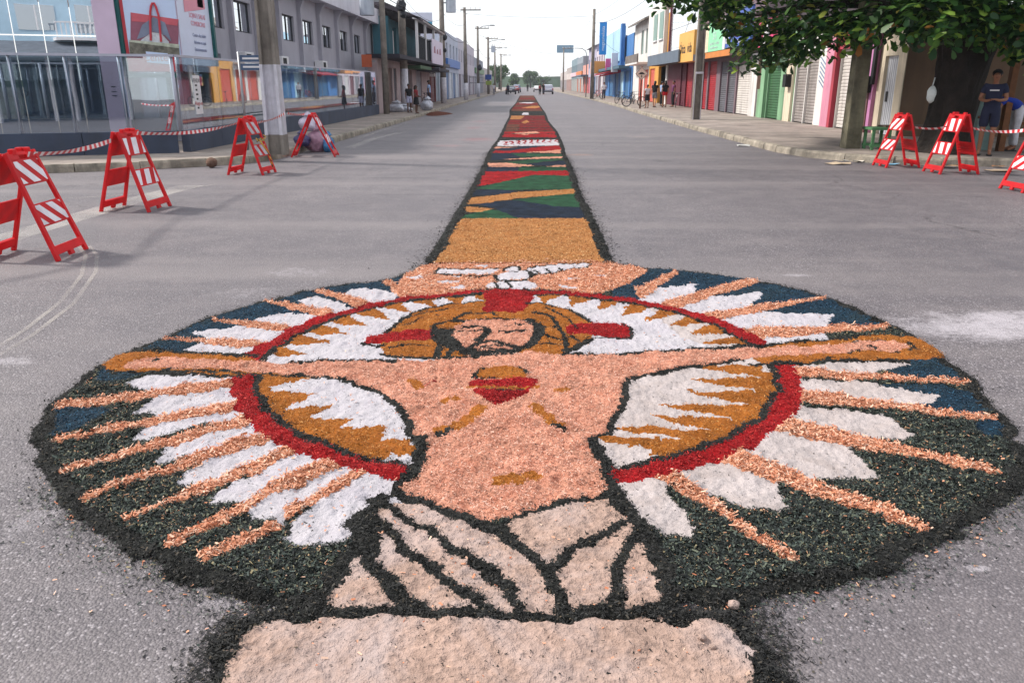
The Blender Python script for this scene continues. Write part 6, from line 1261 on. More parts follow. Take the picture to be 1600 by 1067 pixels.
for i, (a, b, sg_, lab) in enumerate((((-6.95, 47.2, 6.4), (-6.75, 67.5, 6.6), .7, 'telephone cable between the coil pole and the transformer pole'), ((-6.95, 47.2, 5.9), (-7.7, 58, 5.2), .2, 'service wire dropping to the teal house balcony'), ((-6.75, 67.5, 7.2), (-6.05, 83, 7.2), .5, 'slack telephone cable in the middle of the left row'), ((-7.2, 42.3, 6.2), (-6.95, 47.2, 6.3), .15, 'short cable between the two poles before the teal house'), ((-5.4, 17.5, 6.6), (-7.2, 42.3, 6.3), .5, 'cable from the massive pole to the slim transformer pole'), ((6.95, 87.3, 7.0), (10.7, 96, 5.0), .3, 'service wire from the tall dark pole to the lilac shops'), ((-5.95, 103, 7.4), (7.6, 170, 7.4), .6, 'long wire crossing the far street'), ((6.95, 87.3, 7.6), (7.42, 35.9, 7.0), .8, 'slack cable above the right kerb'))): wire('overhead_wire', lab, [a, b], sg_, .014)
# street name post
sp = thing('street_sign', 'street name plates on a thin grey post beside the glass fence', 'street sign', (-6.5, 18.8, PH)); MB().tube([(-6.5, 18.8, PH), (-6.5, 18.8, 2.3)], .03, 8).build('post', M_STEEL, sp, True)
for z in (2.16, 1.98): pl = MB().box(-6.47, -6.0, 18.79, 18.81, z - .07, z + .07).build('name_plate', mat('plate_blue', S(70, 90, 120), .5, .06, 3), sp); MB().box(-6.42, -6.05, 18.785, 18.789, z - .02, z + .02).build('plate_text', M_WHITE, pl)
# speed hump sign
hs2 = thing('road_sign', 'pale diamond road sign with a black speed hump symbol on the right pavement', 'road sign', (7.25, 52.3, PH)); zc = 2.25; MB().tube([(7.25, 52.34, PH), (7.25, 52.34, 2.7)], .05, 8).build('post', M_RUST, hs2, True)
dia = lambda r, d: MB().prism([(-r, 0), (0, -r), (r, 0), (0, r)], d, d + .008, lambda a, b, h: (7.25 + a, 52.3 - h, zc + b)); dia(.40, 0).build('plate', mat('sign_pale', S(226, 196, 180), .5, .06, 3), hs2)
mb = MB(); 
for k in range(4):
    a, b = [(-.37, 0), (0, -.37), (.37, 0), (0, .37)][k], [(0, -.37), (.37, 0), (0, .37), (-.37, 0)][k]; mb.beam((7.25 + a[0], 52.29, zc + a[1]), (7.25 + b[0], 52.29, zc + b[1]), .006, .018, (0, 0, 1))
mb.build('border', M_BLACK, hs2)
MB().prism([(-.24, -.04), (.24, -.04), (.14, .02), (.08, .08), (-.08, .08), (-.14, .02)], .010, .014, lambda a, b, h: (7.25 + a, 52.3 - h, zc + b)).build('hump_symbol', M_BLACK, hs2); MB().prism([(-.03, -.2), (.03, -.2), (.03, -.1), (-.03, -.1)], .010, .014, lambda a, b, h: (7.25 + a, 52.3 - h, zc + b)).build('hump_symbol', M_BLACK, hs2)
# ================================================================== the big tree on the right corner
tr = thing('almond_tree', 'large broad-leaved tree with a thick dark trunk overhanging the right corner', 'tree', (9.4, 18.3, PH)); TX, TY = 9.4, 18.3
mb = MB(); n = 60; rows = []; rq = np.random.default_rng(3); rid = rq.random(60)
for (z, r) in [(PH - .02 + 2.87 * q / 24, float(np.interp(PH - .02 + 2.87 * q / 24, (.13, .4, .9, 1.5, 2.1, 2.6, 3.0), (.66, .52, .46, .45, .50, .62, .58)))) for q in range(25)]:
    rid = np.clip(rid + rq.normal(0, .18, 60), 0, 1)
    rows.append([(TX + (r * (.94 + .13 * math.sin(3 * a + z) + .08 * math.sin(7 * a - z * 2) + .09 * rid[k])) * math.cos(a) + .08 * z * .4, TY + (r * (.94 + .13 * math.sin(3 * a + z) + .08 * math.sin(5 * a) + .09 * rid[k])) * math.sin(a), z) for k, a in enumerate([2 * PI * k / n for k in range(n)])])
mb.add([v for r_ in rows for v in r_], [(i * n + k, i * n + (k + 1) % n, (i + 1) * n + (k + 1) % n, (i + 1) * n + k) for i in range(len(rows) - 1) for k in range(n)]); mb.build('trunk', mat('dark_bark', S(40, 34, 30), .95, .3, 4, .9, 14), tr, True)
clumps = []
for (px, py, Y, r) in ((1024, -12, 20, .35), (1045, -14, 20, .5), (1075, -14, 20.5, .6), (1100, -6, 21, .55), (1112, 12, 21.5, .5), (1106, 28, 22, .3), (1130, 22, 22, .5), (1150, 10, 21, .8), (1148, 40, 22, .4), (1170, 40, 22.5, .7), (1175, 68, 23, .55), (1166, 92, 24, .40), (1148, 103, 24, .20), (1170, 108, 24, .22), (1188, 100, 23.5, .30), (1205, 92, 23, .35), (1200, 60, 22, .8), (1220, 72, 22, .6), (1236, 40, 21, .9), (1245, 74, 22, .5), (1262, 90, 20.5, .2), (1276, 84, 20, .22), (1270, 60, 20.5, .6), (1285, 35, 20, .9), (1310, 45, 19.5, .6), (1330, 45, 19, .5), (1350, 40, 19, .55), (1375, 35, 18, .5), (1392, 30, 18, .5), (1420, 20, 17.5, .7), (1440, 40, 17.6, .5), (1470, 20, 17, .8), (1500, 30, 17, .7), (1535, 20, 17, .8), (1570, 20, 17, .8), (1600, 30, 17, .8), (1550, 48, 17, .35), (1590, 52, 17.4, .4), (1640, 40, 17, 1.0)):
    p = atY(px, py, Y); clumps.append((p[0], p[1], p[2], r))
for _ in range(210):
    d = np.array([random.gauss(0, 1), random.gauss(0, 1), random.gauss(0, 1)]); d /= np.linalg.norm(d); q = random.uniform(.45, 1)
    p = np.array([10.2, 21.0, 6.4]) + d * q * np.array([6.3, 7.6, 3.0])
    if p[2] < 3.6 + .25 * abs(p[0] - 10) * 0: p[2] = 3.7 + random.random()
    if p[0] - p[1] * (1035 - 822) / 1340 < .5: continue
    clumps.append((p[0], p[1], p[2], random.uniform(.7, 1.15)))
def big_leaves(name, centers, n, size, m, parent):
    c = np.array([q[:3] for q in centers]); r = np.array([q[3] for q in centers]); w = r ** 2.2; k = rng.choice(len(c), n, p=w / w.sum())
    d = rng.normal(size=(n, 3)); d /= np.linalg.norm(d, axis=1)[:, None]; p = c[k] + d * (r[k] * rng.random(n) ** .45)[:, None]
    nrm = np.array([0, 0, .9]) + d * .55 + rng.normal(size=(n, 3)) * .35; nrm /= np.linalg.norm(nrm, axis=1)[:, None]
    u = np.cross(nrm, rng.normal(size=(n, 3))); u /= np.linalg.norm(u, axis=1)[:, None]; v = np.cross(nrm, u)
    s = size * (.55 + .7 * rng.random(n))[:, None]; dn = nrm * s
    V = np.stack([p, p + u * s * .45 + v * s * .22 + dn * .06, p + u * s * .85 + v * s * .27 - dn * .02, p + u * s * 1.05 - dn * .12, p + u * s * .85 - v * s * .27 - dn * .02, p + u * s * .45 - v * s * .22 + dn * .06, p + u * s * .5 - dn * .03], 1).reshape(-1, 3)
    b = np.arange(n)[:, None] * 7; F_ = np.concatenate([b + np.array([[0, 1, 2, 6]]), b + np.array([[6, 2, 3, 4]]), b + np.array([[0, 6, 4, 5]])], 1).reshape(-1, 4)
    return np_mesh(name, V, F_, m, parent, smooth=True, kind='stuff')
M_LEAF = island_mat('almond_leaves', [(0, S(24, 50, 28)), (.45, S(38, 72, 36)), (.85, S(76, 114, 50)), (.97, S(134, 164, 70)), (1, S(156, 92, 44))], .42, .36)
big_leaves('crown', clumps, 62000, .24, M_LEAF, tr)
random.seed(5)
for i, (px, py, Y) in enumerate(((1060, -10, 20), (1150, 30, 22), (1170, 85, 24), (1230, 50, 21.5), (1290, 40, 20), (1350, 30, 19), (1420, 10, 17.6), (1560, 20, 17), (1600, -40, 18), (1300, -90, 22), (1150, -100, 20), (1480, -120, 22))):
    e = Vector(atY(px, py, Y)); b = Vector((TX + .2, TY, 2.7)); m1 = b.lerp(e, .35) + Vector((0, 0, .5)); m2 = b.lerp(e, .7) + Vector((0, 0, .35)); MB().tube([b, m1, m2, e], [.2, .13, .07, .025], 7).build('limb', MATS['dark_bark'], tr, True)
bg_ = thing('plastic_bag', 'white plastic bag hanging on the left side of the tree trunk', 'bag', (8.82, 17.95, 1.3)); pc = atY(1455, 148, 17.7); MB().ball((pc[0], 17.7, pc[2]), (.10, .06, .17), 10, 8, .12).build('sack', mat('white_bag', S(196, 200, 196), .4, .08, 9), bg_, True); MB().tube([(pc[0], 17.7, pc[2] + .16), (pc[0] + .05, 17.75, pc[2] + .34)], .012, 5).build('handle', MATS['white_bag'], bg_, True)
# ================================================================== people
SKN = {'a': mat('skin_brown', S(142, 96, 72), .6, .06, 6), 'b': mat('skin_tan', S(176, 126, 98), .6, .06, 6), 'c': mat('skin_dark', S(96, 64, 50), .6, .06, 6)}
HAIR = mat('black_hair', S(22, 18, 18), .5, .2, 20)
def skin_obj(name, J, E_, R_, m, parent, sub=2):
    ks = list(J); idx = {k: i for i, k in enumerate(ks)}; me = bpy.data.meshes.new(name); me.from_pydata([J[k] for k in ks], [(idx[a], idx[b]) for a, b in E_], []); me.update()
    o = link(name, me, parent, m); sk = o.modifiers.new('skin', 'SKIN'); sk.use_smooth_shade = True; sk.branch_smoothing = .4
    for k in ks: sv = me.skin_vertices[0].data[idx[k]]; rr = R_[k]; sv.radius = rr if isinstance(rr, tuple) else (rr, rr); sv.use_root = (idx[k] == 0)
    ss = o.modifiers.new('sub', 'SUBSURF'); ss.levels = sub; ss.render_levels = sub; return o
def person(label, loc, face, h, skin, top, bottom, kind='shorts', pose=None, hair='long', sleeves=True, cap=None, fingers=False, shoe=None, printed=None):
    """standing figure facing local +Y; pose overrides joints (metres at 1.7 m height)"""
    k = h / 1.7; r = thing('person', label, 'person', loc, None, face); V = lambda *p: tuple(c * k for c in p)
    J = dict(pelvis=(0, 0, .95), waist=(0, 0, 1.10), chest=(0, .01, 1.30), neck=(0, 0, 1.47), jaw=(0, .025, 1.545), head=(0, .012, 1.62), crown=(0, 0, 1.675), shl=(-.165, 0, 1.41), ell=(-.215, -.02, 1.14), wrl=(-.225, .05, .90), hal=(-.225, .07, .82), shr=(.165, 0, 1.41), elr=(.215, -.02, 1.14), wrr=(.225, .05, .90), har=(.225, .07, .82), hpl=(-.09, 0, .90), knl=(-.10, .02, .49), anl=(-.10, -.02, .09), tol=(-.11, .13, .035), hpr=(.09, 0, .90), knr=(.10, .02, .49), anr=(.10, -.02, .09), tor=(.11, .13, .035))
    if pose: J.update(pose)
    RR = dict(pelvis=(.135, .105), waist=(.125, .095), chest=(.145, .105), neck=.05, jaw=(.062, .07), head=(.080, .095), crown=(.062, .072), shl=.062, ell=.042, wrl=.030, hal=(.036, .022), shr=.062, elr=.042, wrr=.030, har=(.036, .022), hpl=.088, knl=.056, anl=.038, tol=(.036, .03), hpr=.088, knr=.056, anr=.038, tor=(.036, .03))
    E_ = [('pelvis', 'waist'), ('waist', 'chest'), ('chest', 'neck'), ('neck', 'jaw'), ('jaw', 'head'), ('head', 'crown'), ('chest', 'shl'), ('shl', 'ell'), ('ell', 'wrl'), ('wrl', 'hal'), ('chest', 'shr'), ('shr', 'elr'), ('elr', 'wrr'), ('wrr', 'har'), ('pelvis', 'hpl'), ('hpl', 'knl'), ('knl', 'anl'), ('anl', 'tol'), ('pelvis', 'hpr'), ('hpr', 'knr'), ('knr', 'anr'), ('anr', 'tor')]
    JJ = {a: Vector(p) for a, p in J.items()}; ra = lambda q, s=1, e=0: tuple((c * s + e) * k for c in q) if isinstance(q, tuple) else (q * s + e) * k
    B = dict(J); RB = dict(RR); EB = list(E_)
    if fingers:
        for sd in ('l', 'r'):
            w, hnd = JJ['wr' + sd], JJ['ha' + sd]; d = (hnd - w).normalized(); sdv = d.cross(Vector((0, 0, 1))).normalized() if abs(d.z) < .9 else Vector((1, 0, 0))
            for i, (o, l) in enumerate(((-.03, .055), (-.01, .07), (.01, .068), (.028, .05))):
                a, b, c = 'f%s%d' % (sd, i), 'g%s%d' % (sd, i), 0; B[a] = tuple(hnd + sdv * o + d * .035); B[b] = tuple(hnd + sdv * o * 1.1 + d * (.035 + l) + Vector((0, .02, -.015))); RB[a] = .010; RB[b] = .008; EB += [('ha' + sd, a), (a, b)]
            B['t' + sd] = tuple(hnd + sdv * .045 + d * .02 + Vector((0, .02, .01))); RB['t' + sd] = .010; EB.append(('ha' + sd, 't' + sd))
    skin_obj('body', {a: V(*p) for a, p in B.items()}, EB, {a: ra(q) for a, q in RB.items()}, skin, r)
    hd = JJ['head']; up = (JJ['crown'] - JJ['jaw']).normalized(); fw = (Vector((0, 1, 0)) - up * up.y).normalized(); rt = fw.cross(up)
    P = lambda a, b, c: tuple((hd + rt * a + fw * b + up * c) * k)
    fc = MB(); fc.ball(P(0, .092, -.012), (.013 * k, .02 * k, .02 * k), 6, 5); fc.build('nose', skin, r, True, local=True)
    for s in (-1, 1): MB().ball(P(.030 * s, .080, .012), (.011 * k, .008 * k, .007 * k), 6, 5).build('eye', M_BLACK, r, True, local=True); MB().ball(P(.082 * s, -.005, -.005), (.012 * k, .022 * k, .03 * k), 6, 5).build('ear', skin, r, True, local=True)
    MB().ball(P(0, .080, -.052), (.024 * k, .01 * k, .007 * k), 6, 4).build('mouth', mat('lip', S(120, 60, 56), .6), r, True, local=True)
    hm = MB(); vs = []; n, m_ = 14, 8
    for i in range(m_ + 1):
        ph = PI * .62 * i / m_
        for q in range(n):
            th = 2 * PI * q / n; fr = math.sin(th) > .2 and i > 4
            rr = .094 if not fr else .080
            vs.append(P(rr * math.sin(ph) * math.cos(th), (.112 if not fr else .07) * math.sin(ph) * math.sin(th) - .008, .022 + .092 * math.cos(ph)))
    hm.add(vs, [(i * n + q, (i + 1) * n + q, (i + 1) * n + (q + 1) % n, i * n + (q + 1) % n) for i in range(m_) for q in range(n)])
    if hair == 'long': hm.tube([P(0, -.07, .03), P(0, -.10, -.10), P(0, -.11, -.26)], [.075 * k, .085 * k, .04 * k], 10)
    elif hair == 'bun': hm.ball(P(0, -.09, .09), .05 * k, 8, 6)
    hm.build('hair', HAIR, r, True, local=True)
    if cap:
        cm = MB(); vs = [P(.101 * math.sin(PI * .46 * i / 5) * math.cos(2 * PI * q / n), .118 * math.sin(PI * .46 * i / 5) * math.sin(2 * PI * q / n) - .004, .03 + .10 * math.cos(PI * .46 * i / 5)) for i in range(6) for q in range(n)]
        cm.add(vs, [(i * n + q, (i + 1) * n + q, (i + 1) * n + (q + 1) % n, i * n + (q + 1) % n) for i in range(5) for q in range(n)]); cm.add([P(-.08, .09, .045), P(.08, .09, .045), P(.06, .19, .03), P(-.06, .19, .03)], [(0, 1, 2, 3)]); cm.build('cap', cap, r, True, local=True)
    # clothes follow the body
    lerp = lambda a, b, t: tuple(JJ[a].lerp(JJ[b], t)); C_ = dict(chest=J['chest'], waist=J['waist'], pelvis=lerp('pelvis', 'waist', -.45), neck=lerp('chest', 'neck', .72), shl=J['shl'], shr=J['shr']); RC = dict(chest=(.195, .150), waist=(.180, .150), pelvis=(.190, .158), neck=.085, shl=.092, shr=.092); EC = [('chest', 'waist'), ('waist', 'pelvis'), ('chest', 'neck'), ('chest', 'shl'), ('chest', 'shr')]
    if sleeves:
        for s in 'lr': C_['sl' + s] = lerp('sh' + s, 'el' + s, .62); RC['sl' + s] = .070; EC.append(('sh' + s, 'sl' + s))
    top_o = skin_obj('shirt', {a: V(*p) for a, p in C_.items()}, EC, {a: ra(q) for a, q in RC.items()}, top, r)
    if printed: fwd = JJ['chest']; MB().obox(tuple((fwd + Vector((0, .135, .02))) * k), (.17 * k, .012, .025 * k)).build('shirt_print', M_WHITE, top_o, local=True)
    if kind == 'skirt':
        mb = MB(); n = 16; pv = JJ['pelvis']; vs = [tuple((pv + Vector((math.cos(2 * PI * q / n) * a, math.sin(2 * PI * q / n) * a * .8, z))) * k) for z, a in ((.10, .145), (-.02, .18), (-.2, .205), (-.40, .235)) for q in range(n)]; mb.add(vs, [(i * n + q, i * n + (q + 1) % n, (i + 1) * n + (q + 1) % n, (i + 1) * n + q) for i in range(3) for q in range(n)]); mb.build('skirt', bottom, r, True, local=True)
    else:
        t = {'shorts': .85, 'short': .45, 'trousers': .95}[kind]; C_ = dict(pelvis=J['pelvis'], waist=lerp('pelvis', 'waist', .9), hpl=J['hpl'], hpr=J['hpr']); RC = dict(pelvis=(.182, .150), waist=(.170, .138), hpl=.118, hpr=.118); EC = [('pelvis', 'waist'), ('pelvis', 'hpl'), ('pelvis', 'hpr')]
        for s in 'lr':
            if kind == 'trousers': C_['kn' + s] = J['kn' + s]; RC['kn' + s] = .078; C_['le' + s] = lerp('kn' + s, 'an' + s, t); RC['le' + s] = .062; EC += [('hp' + s, 'kn' + s), ('kn' + s, 'le' + s)]
            else: C_['le' + s] = lerp('hp' + s, 'kn' + s, t); RC['le' + s] = .096; EC.append(('hp' + s, 'le' + s))
        skin_obj(kind, {a: V(*p) for a, p in C_.items()}, EC, {a: ra(q) for a, q in RC.items()}, bottom, r)
    for s in 'lr': tp, an = JJ['to' + s], JJ['an' + s]; c = tp.lerp(an, .45); MB().obox(tuple(Vector((c.x, c.y, min(tp.z, an.z) - .022)) * k), (.095 * k, .25 * k, .026 * k), Matrix.Rotation(-math.atan2(tp.x - an.x, tp.y - an.y), 3, 'Z')).build('sandal', shoe or M_BLACK, r, local=True)
    return r
cloth = lambda n, c: mat('cloth_' + n, c, .9, .12, 6, .2, 60)
NAVYC = cloth('navy', S(34, 38, 62)); BLK = cloth('black', S(26, 26, 32)); WHT = cloth('white', S(206, 204, 210)); REDC = cloth('red', S(196, 22, 40)); BLUEC = cloth('blue', S(34, 62, 160)); LIL = cloth('lilac', S(176, 178, 206)); DRED = cloth('dark_red', S(130, 36, 44)); PURP = cloth('purple', S(104, 50, 90)); SKYB = cloth('skyblue', S(150, 170, 206)); GRYC = cloth('grey', S(120, 120, 128))
phone = dict(ell=(-.24, .02, 1.14), wrl=(-.12, .23, 1.12), hal=(-.05, .27, 1.14), elr=(.24, .02, 1.14), wrr=(.12, .22, 1.11), har=(.04, .27, 1.13), jaw=(0, .05, 1.54), head=(0, .055, 1.61), crown=(0, .03, 1.675))
person('man in navy shirt, shorts and cap looking down at his hands beside the tree', (9.86, 17.55, PH), math.radians(150), 1.72, SKN['a'], NAVYC, NAVYC, 'shorts', phone, 'short', True, BLK, True, None, True)
bend = dict(waist=(0, .10, 1.08), chest=(0, .32, 1.16), neck=(0, .47, 1.13), jaw=(0, .545, 1.09), head=(0, .60, 1.08), crown=(0, .65, 1.10), shl=(-.17, .40, 1.15), shr=(.17, .40, 1.15), ell=(-.2, .5, .92), elr=(.2, .5, .92), wrl=(-.15, .66, .82), wrr=(.15, .66, .82), hal=(-.14, .73, .80), har=(.14, .73, .80))
person('person in bright blue shirt and pale trousers bending over behind the stall', (11.15, 18.75, PH), math.radians(78), 1.68, SKN['a'], BLUEC, WHT, 'trousers', bend, 'short', True, None, True)
step = dict(knl=(-.10, .10, .50), anl=(-.10, .12, .09), tol=(-.11, .27, .035), anr=(.10, -.16, .10), tor=(.11, -.02, .035))
person('girl in pale top and dark skirt by the diamond road sign', (7.85, 53.5, PH), math.radians(20), 1.42, SKN['a'], WHT, BLK, 'skirt', None, 'bun')
person('woman in black top and dark shorts left of the woman in red shorts', (8.6, 55.3, PH), math.radians(-30), 1.66, SKN['b'], BLK, GRYC, 'shorts', step, 'long')
person('woman in black top and bright red shorts at the open shop', (9.25, 55.1, PH), math.radians(10), 1.68, SKN['b'], BLK, REDC, 'short', None, 'long')
person('person in purple shirt inside the edge of the open shop', (10.0, 56.2, PH), math.radians(100), 1.68, SKN['a'], PURP, BLK, 'trousers', None, 'short')
person('person in sky blue shirt facing the hanging clothes', (9.6, 58.4, PH), math.radians(-60), 1.66, SKN['b'], SKYB, BLK, 'trousers', None, 'short')
person('person in black top and lilac shorts beside the white based pole on the left', (-6.35, 44.6, PH), math.radians(-150), 1.46, SKN['c'], BLK, LIL, 'shorts', None, 'bun')
person('person in dark red top and black skirt with arms forward on the left kerb', (-5.75, 43.0, PH), math.radians(-100), 1.40, SKN['c'], DRED, BLK, 'skirt', dict(wrl=(-.2, .2, 1.02), hal=(-.19, .27, 1.0), wrr=(.2, .2, 1.02), har=(.19, .27, 1.0)), 'long')
person('person in pale blue shirt standing behind the white sack on the left', (-5.95, 50.5, PH), math.radians(-90), 1.68, SKN['c'], SKYB, NAVYC, 'trousers', None, 'short')
person('person in white shirt seated level with the far right bicycles', (7.9, 84, PH), math.radians(170), 1.66, SKN['a'], WHT, NAVYC, 'trousers', None, 'short')
person('person in white shirt walking on the far left roadside', (-5.0, 128, 0), math.radians(180), 1.72, SKN['a'], WHT, GRYC, 'trousers', step, 'short')
person('person in dark clothes standing near the back of the silver car', (2.9, 138, 0), math.radians(180), 1.74, SKN['a'], BLK, NAVYC, 'trousers', step, 'short')
person('person in red brown shirt in the distant roadway left of the silver car', (2.2, 132, 0), math.radians(160), 1.66, SKN['a'], DRED, BLK, 'trousers', None, 'short')
person('person in dark shirt among the distant parked cars on the left', (-2.9, 132, 0), math.radians(180), 1.7, SKN['c'], NAVYC, BLK, 'trousers', None, 'short')
person('tiny walker alone in the middle of the far road', (.35, 190, 0), math.radians(180), 1.7, SKN['c'], BLK, BLK, 'trousers', step, 'short')
# ================================================================== bicycles
def bicycle(label, loc, rz, col, lean=0.0):
    r = thing('bicycle', label, 'bicycle', loc, 'bicycles along the right pavement', rz); r.rotation_euler = (lean, 0, rz); m = mat('bike_' + '_'.join(str(int(c * 255)) for c in col[:3]), col, .4, .05)
    R_ = .335; A, B = Vector((-.53, 0, R_)), Vector((.55, 0, R_))
    for c in (A, B):
        w = MB().ring(c, R_ - .022, .022, (0, 1, 0), 28, 6).build('wheel', M_BLACK, r, True, local=True); MB().ring(c, R_ - .05, .010, (0, 1, 0), 28, 5).build('rim', M_STEEL, w, local=True)
        sp_ = MB()
        for q in range(14): a = 2 * PI * q / 14; sp_.tube([c, c + Vector((math.cos(a) * (R_ - .05), 0, math.sin(a) * (R_ - .05)))], .0035, 3, False)
        sp_.build('spokes', M_STEEL, w, local=True); MB().tube([c - Vector((0, .05, 0)), c + Vector((0, .05, 0))], .025, 8).build('hub', M_STEEL, w, local=True)
    bb_, st, hd, hb = Vector((-.08, 0, .30)), Vector((-.22, 0, .80)), Vector((.40, 0, .82)), Vector((.37, 0, .92)); f = MB()
    for p, q in ((bb_, st), (st, hd), (bb_, hd - Vector((-.02, 0, .1))), (A, bb_), (A, st), (B, hd), (hd, hb)): f.tube([p, q], .018, 7)
    f.build('frame', m, r, True, local=True); MB().tube([hb + Vector((-.08, -.28, .06)), hb + Vector((.02, -.15, .02)), hb, hb + Vector((.02, .15, .02)), hb + Vector((-.08, .28, .06))], .014, 6).build('handlebar', M_STEEL, r, True, local=True)
    MB().prism([(-.14, -.07), (-.14, .07), (.02, .035), (.13, .015), (.13, -.015), (.02, -.035)], .86, .91, lambda a, b, h: (st.x + a, b, h)).tube([st, st + Vector((-.02, 0, .08))], .013, 6).build('saddle', M_BLACK, r, local=True, bevel=.01)
    MB().ring(bb_ + Vector((0, .05, 0)), .09, .008, (0, 1, 0), 16, 4).tube([bb_ + Vector((0, .06, 0)), bb_ + Vector((.1, .09, -.13))], .012, 5).build('crank', M_DARKMET, r, local=True); MB().box(-.72, -.36, -.06, .06, .70, .72).build('rear_rack', M_DARKMET, r, local=True)
    return r
bicycle('dark bicycle standing broadside by the kerb left of the diamond sign', (7.45, 56.9, PH), math.radians(4), S(40, 44, 60), .06)
bicycle('black bicycle left of the broadside one, turned to the shops', (7.5, 66, PH), math.radians(55), S(30, 30, 34), .06)
bicycle('grey bicycle before the blue shutters, seen almost end-on', (8.3, 64.5, PH), math.radians(70), S(110, 112, 118), .06)
bicycle('red bicycle parked beyond the dark red awning', (7.5, 86, PH), math.radians(35), S(196, 40, 36), .06)
bicycle('white bicycle leaning behind the group of women at the open shop', (9.9, 54.6, PH), math.radians(80), S(206, 206, 206), .08)
bicycle('dark bicycle on the left pavement beyond the white sack', (-6.9, 56, PH), math.radians(85), S(40, 40, 48), .06)
# ================================================================== cars
def car(label, loc, rz, col, suv=True):
    r = thing('parked_car', label, 'car', loc, 'cars in the distance', rz); m = mat('paint_' + '_'.join(str(int(c * 255)) for c in col[:3]), col, .25, .03, spec=.6); hz = 1.0 if suv else .9
    low = [(-2.15, .35), (-2.2, .75), (-2.05, .98 * hz), (1.0, 1.02 * hz), (1.95, .86 * hz), (2.2, .68), (2.2, .35)]; n = len(low); mb = MB()
    def loft(prof, ws, nm, mt, par, bev=.05):
        vs = []; k = len(prof)
        for sy in (-1, 1):
            for (x, z), w in zip(prof, ws): vs.append((x, sy * w, z))
        mb_ = MB().add(vs, [tuple(range(k))[::-1], tuple(range(k, 2 * k))] + [(i, (i + 1) % k, k + (i + 1) % k, k + i) for i in range(k)]); return mb_.build(nm, mt, par, False, bev, local=True)
    body = loft(low, [.84, .88, .88, .88, .86, .80, .80], 'body', m, r); cab = [(-2.0, .98 * hz), (-1.75, 1.55 * hz), (-.2, 1.62 * hz), (.35, 1.52 * hz), (1.05, 1.02 * hz)]
    if not suv: cab = [(-1.6, .98 * hz), (-1.1, 1.42 * hz), (-.1, 1.5 * hz), (.3, 1.42 * hz), (1.05, 1.02 * hz)]
    loft(cab, [.84, .68, .68, .68, .84], 'cabin', m, r, .04); G_ = M_WIN
    x0, x1 = cab[0][0], cab[1][0]; MB().add([(x0 - .03 + .12, -.66, cab[0][1] + .10), (x0 - .03 + .12, .66, cab[0][1] + .10), (x1 - .045, .58, cab[1][1] - .07), (x1 - .045, -.58, cab[1][1] - .07)], [(0, 1, 2, 3)]).build('rear_window', G_, r, local=True)
    x0, x1 = cab[4][0], cab[3][0]; MB().add([(x0 + .02 - .05, -.7, cab[4][1] + .06), (x0 + .02 - .05, .7, cab[4][1] + .06), (x1 + .05, .6, cab[3][1] - .05), (x1 + .05, -.6, cab[3][1] - .05)], [(0, 1, 2, 3)]).build('windscreen', G_, r, local=True)
    for s in (-1, 1):
        MB().add([(cab[0][0] + .35, s * .845, 1.06 * hz), (.75, s * .845, 1.06 * hz), (.3, s * .735, cab[3][1] - .08), (cab[1][0] + .15, s * .715, cab[1][1] - .08)], [(0, 1, 2, 3)]).build('side_window', G_, r, local=True)
        for x in (-1.3, 1.35): w = MB().tube([(x, s * .68, .33), (x, s * .90, .33)], .33, 18).build('wheel', M_BLACK, r, local=True); MB().tube([(x, s * .90, .33), (x, s * .912, .33)], .2, 14).build('rim', M_STEEL, w, local=True)
        MB().box(-2.24, -2.16, *sorted((s * .62, s * .84)), .72, .95 * hz).build('tail_light', mat('tail_red', S(170, 20, 26), .3), r, local=True); MB().box(2.12, 2.215, *sorted((s * .5, s * .78)), .62, .74).build('headlight', M_WHITE, r, local=True)
    MB().box(-2.26, -2.18, -.75, .75, .38, .56).build('rear_bumper', mat('bumper_dark', S(70, 70, 74), .6), r, local=True, bevel=.03); MB().box(-2.225, -2.205, -.24, .24, .66, .78).build('number_plate', M_WHITE, r, local=True)
    return r
car('silver off-road car seen from behind on the far right of the road', (3.9, 146, 0), math.radians(90), S(170, 172, 186))
car('white car parked beyond the silver one', (2.6, 190, 0), math.radians(90), S(220, 220, 220), False)
car('dark car at the head of the distant parked cars on the left', (-2.6, 142, 0), math.radians(90), S(44, 46, 62), False)
car('dark red car behind the dark one on the far left of the road', (-2.2, 160, 0), math.radians(90), S(120, 30, 40), False)
car('blue grey car farthest among the parked cars on the left', (-2.0, 178, 0), math.radians(90), S(90, 100, 130))
# ================================================================== small things
def crumple(c, r, m, parent, seed, name='sack', amp=.22):
    """sack with folds drawn in towards its neck"""
    n, k = 30, 20; q = np.random.default_rng(seed); ph = q.random(6) * 6.28; vs = []
    for i in range(k + 1):
        t = i / k; prof = (math.sin(PI * min(1, t * 1.15 + .12)) ** .6 if t < .78 else .0) or max(.10, .62 - (t - .78) * 2.6); prof = max(prof, .08) if i < k else .03
        for j in range(n):
            a = 2 * PI * j / n; f = 1 + amp * (.5 * math.sin(3 * a + ph[0] + 2 * t) + .35 * math.sin(7 * a + ph[1] - 3 * t) * (.4 + t) + .3 * math.sin(11 * a + ph[2] + 5 * t) * t + .35 * math.sin(5 * t * 2 + 2 * a + ph[3])) + q.normal(0, .025)
            vs.append((c[0] + r[0] * prof * f * math.cos(a) + .12 * r[0] * math.sin(t * 3 + ph[4]), c[1] + r[1] * prof * f * math.sin(a), c[2] + 2.1 * r[2] * t + .05 * r[2] * math.sin(4 * a + ph[5]) * (t > .02)))
    return MB().add(vs, [tuple(range(n))[::-1]] + [(i * n + j, i * n + (j + 1) % n, (i + 1) * n + (j + 1) % n, (i + 1) * n + j) for i in range(k) for j in range(n)]).build(name, m, parent, True)
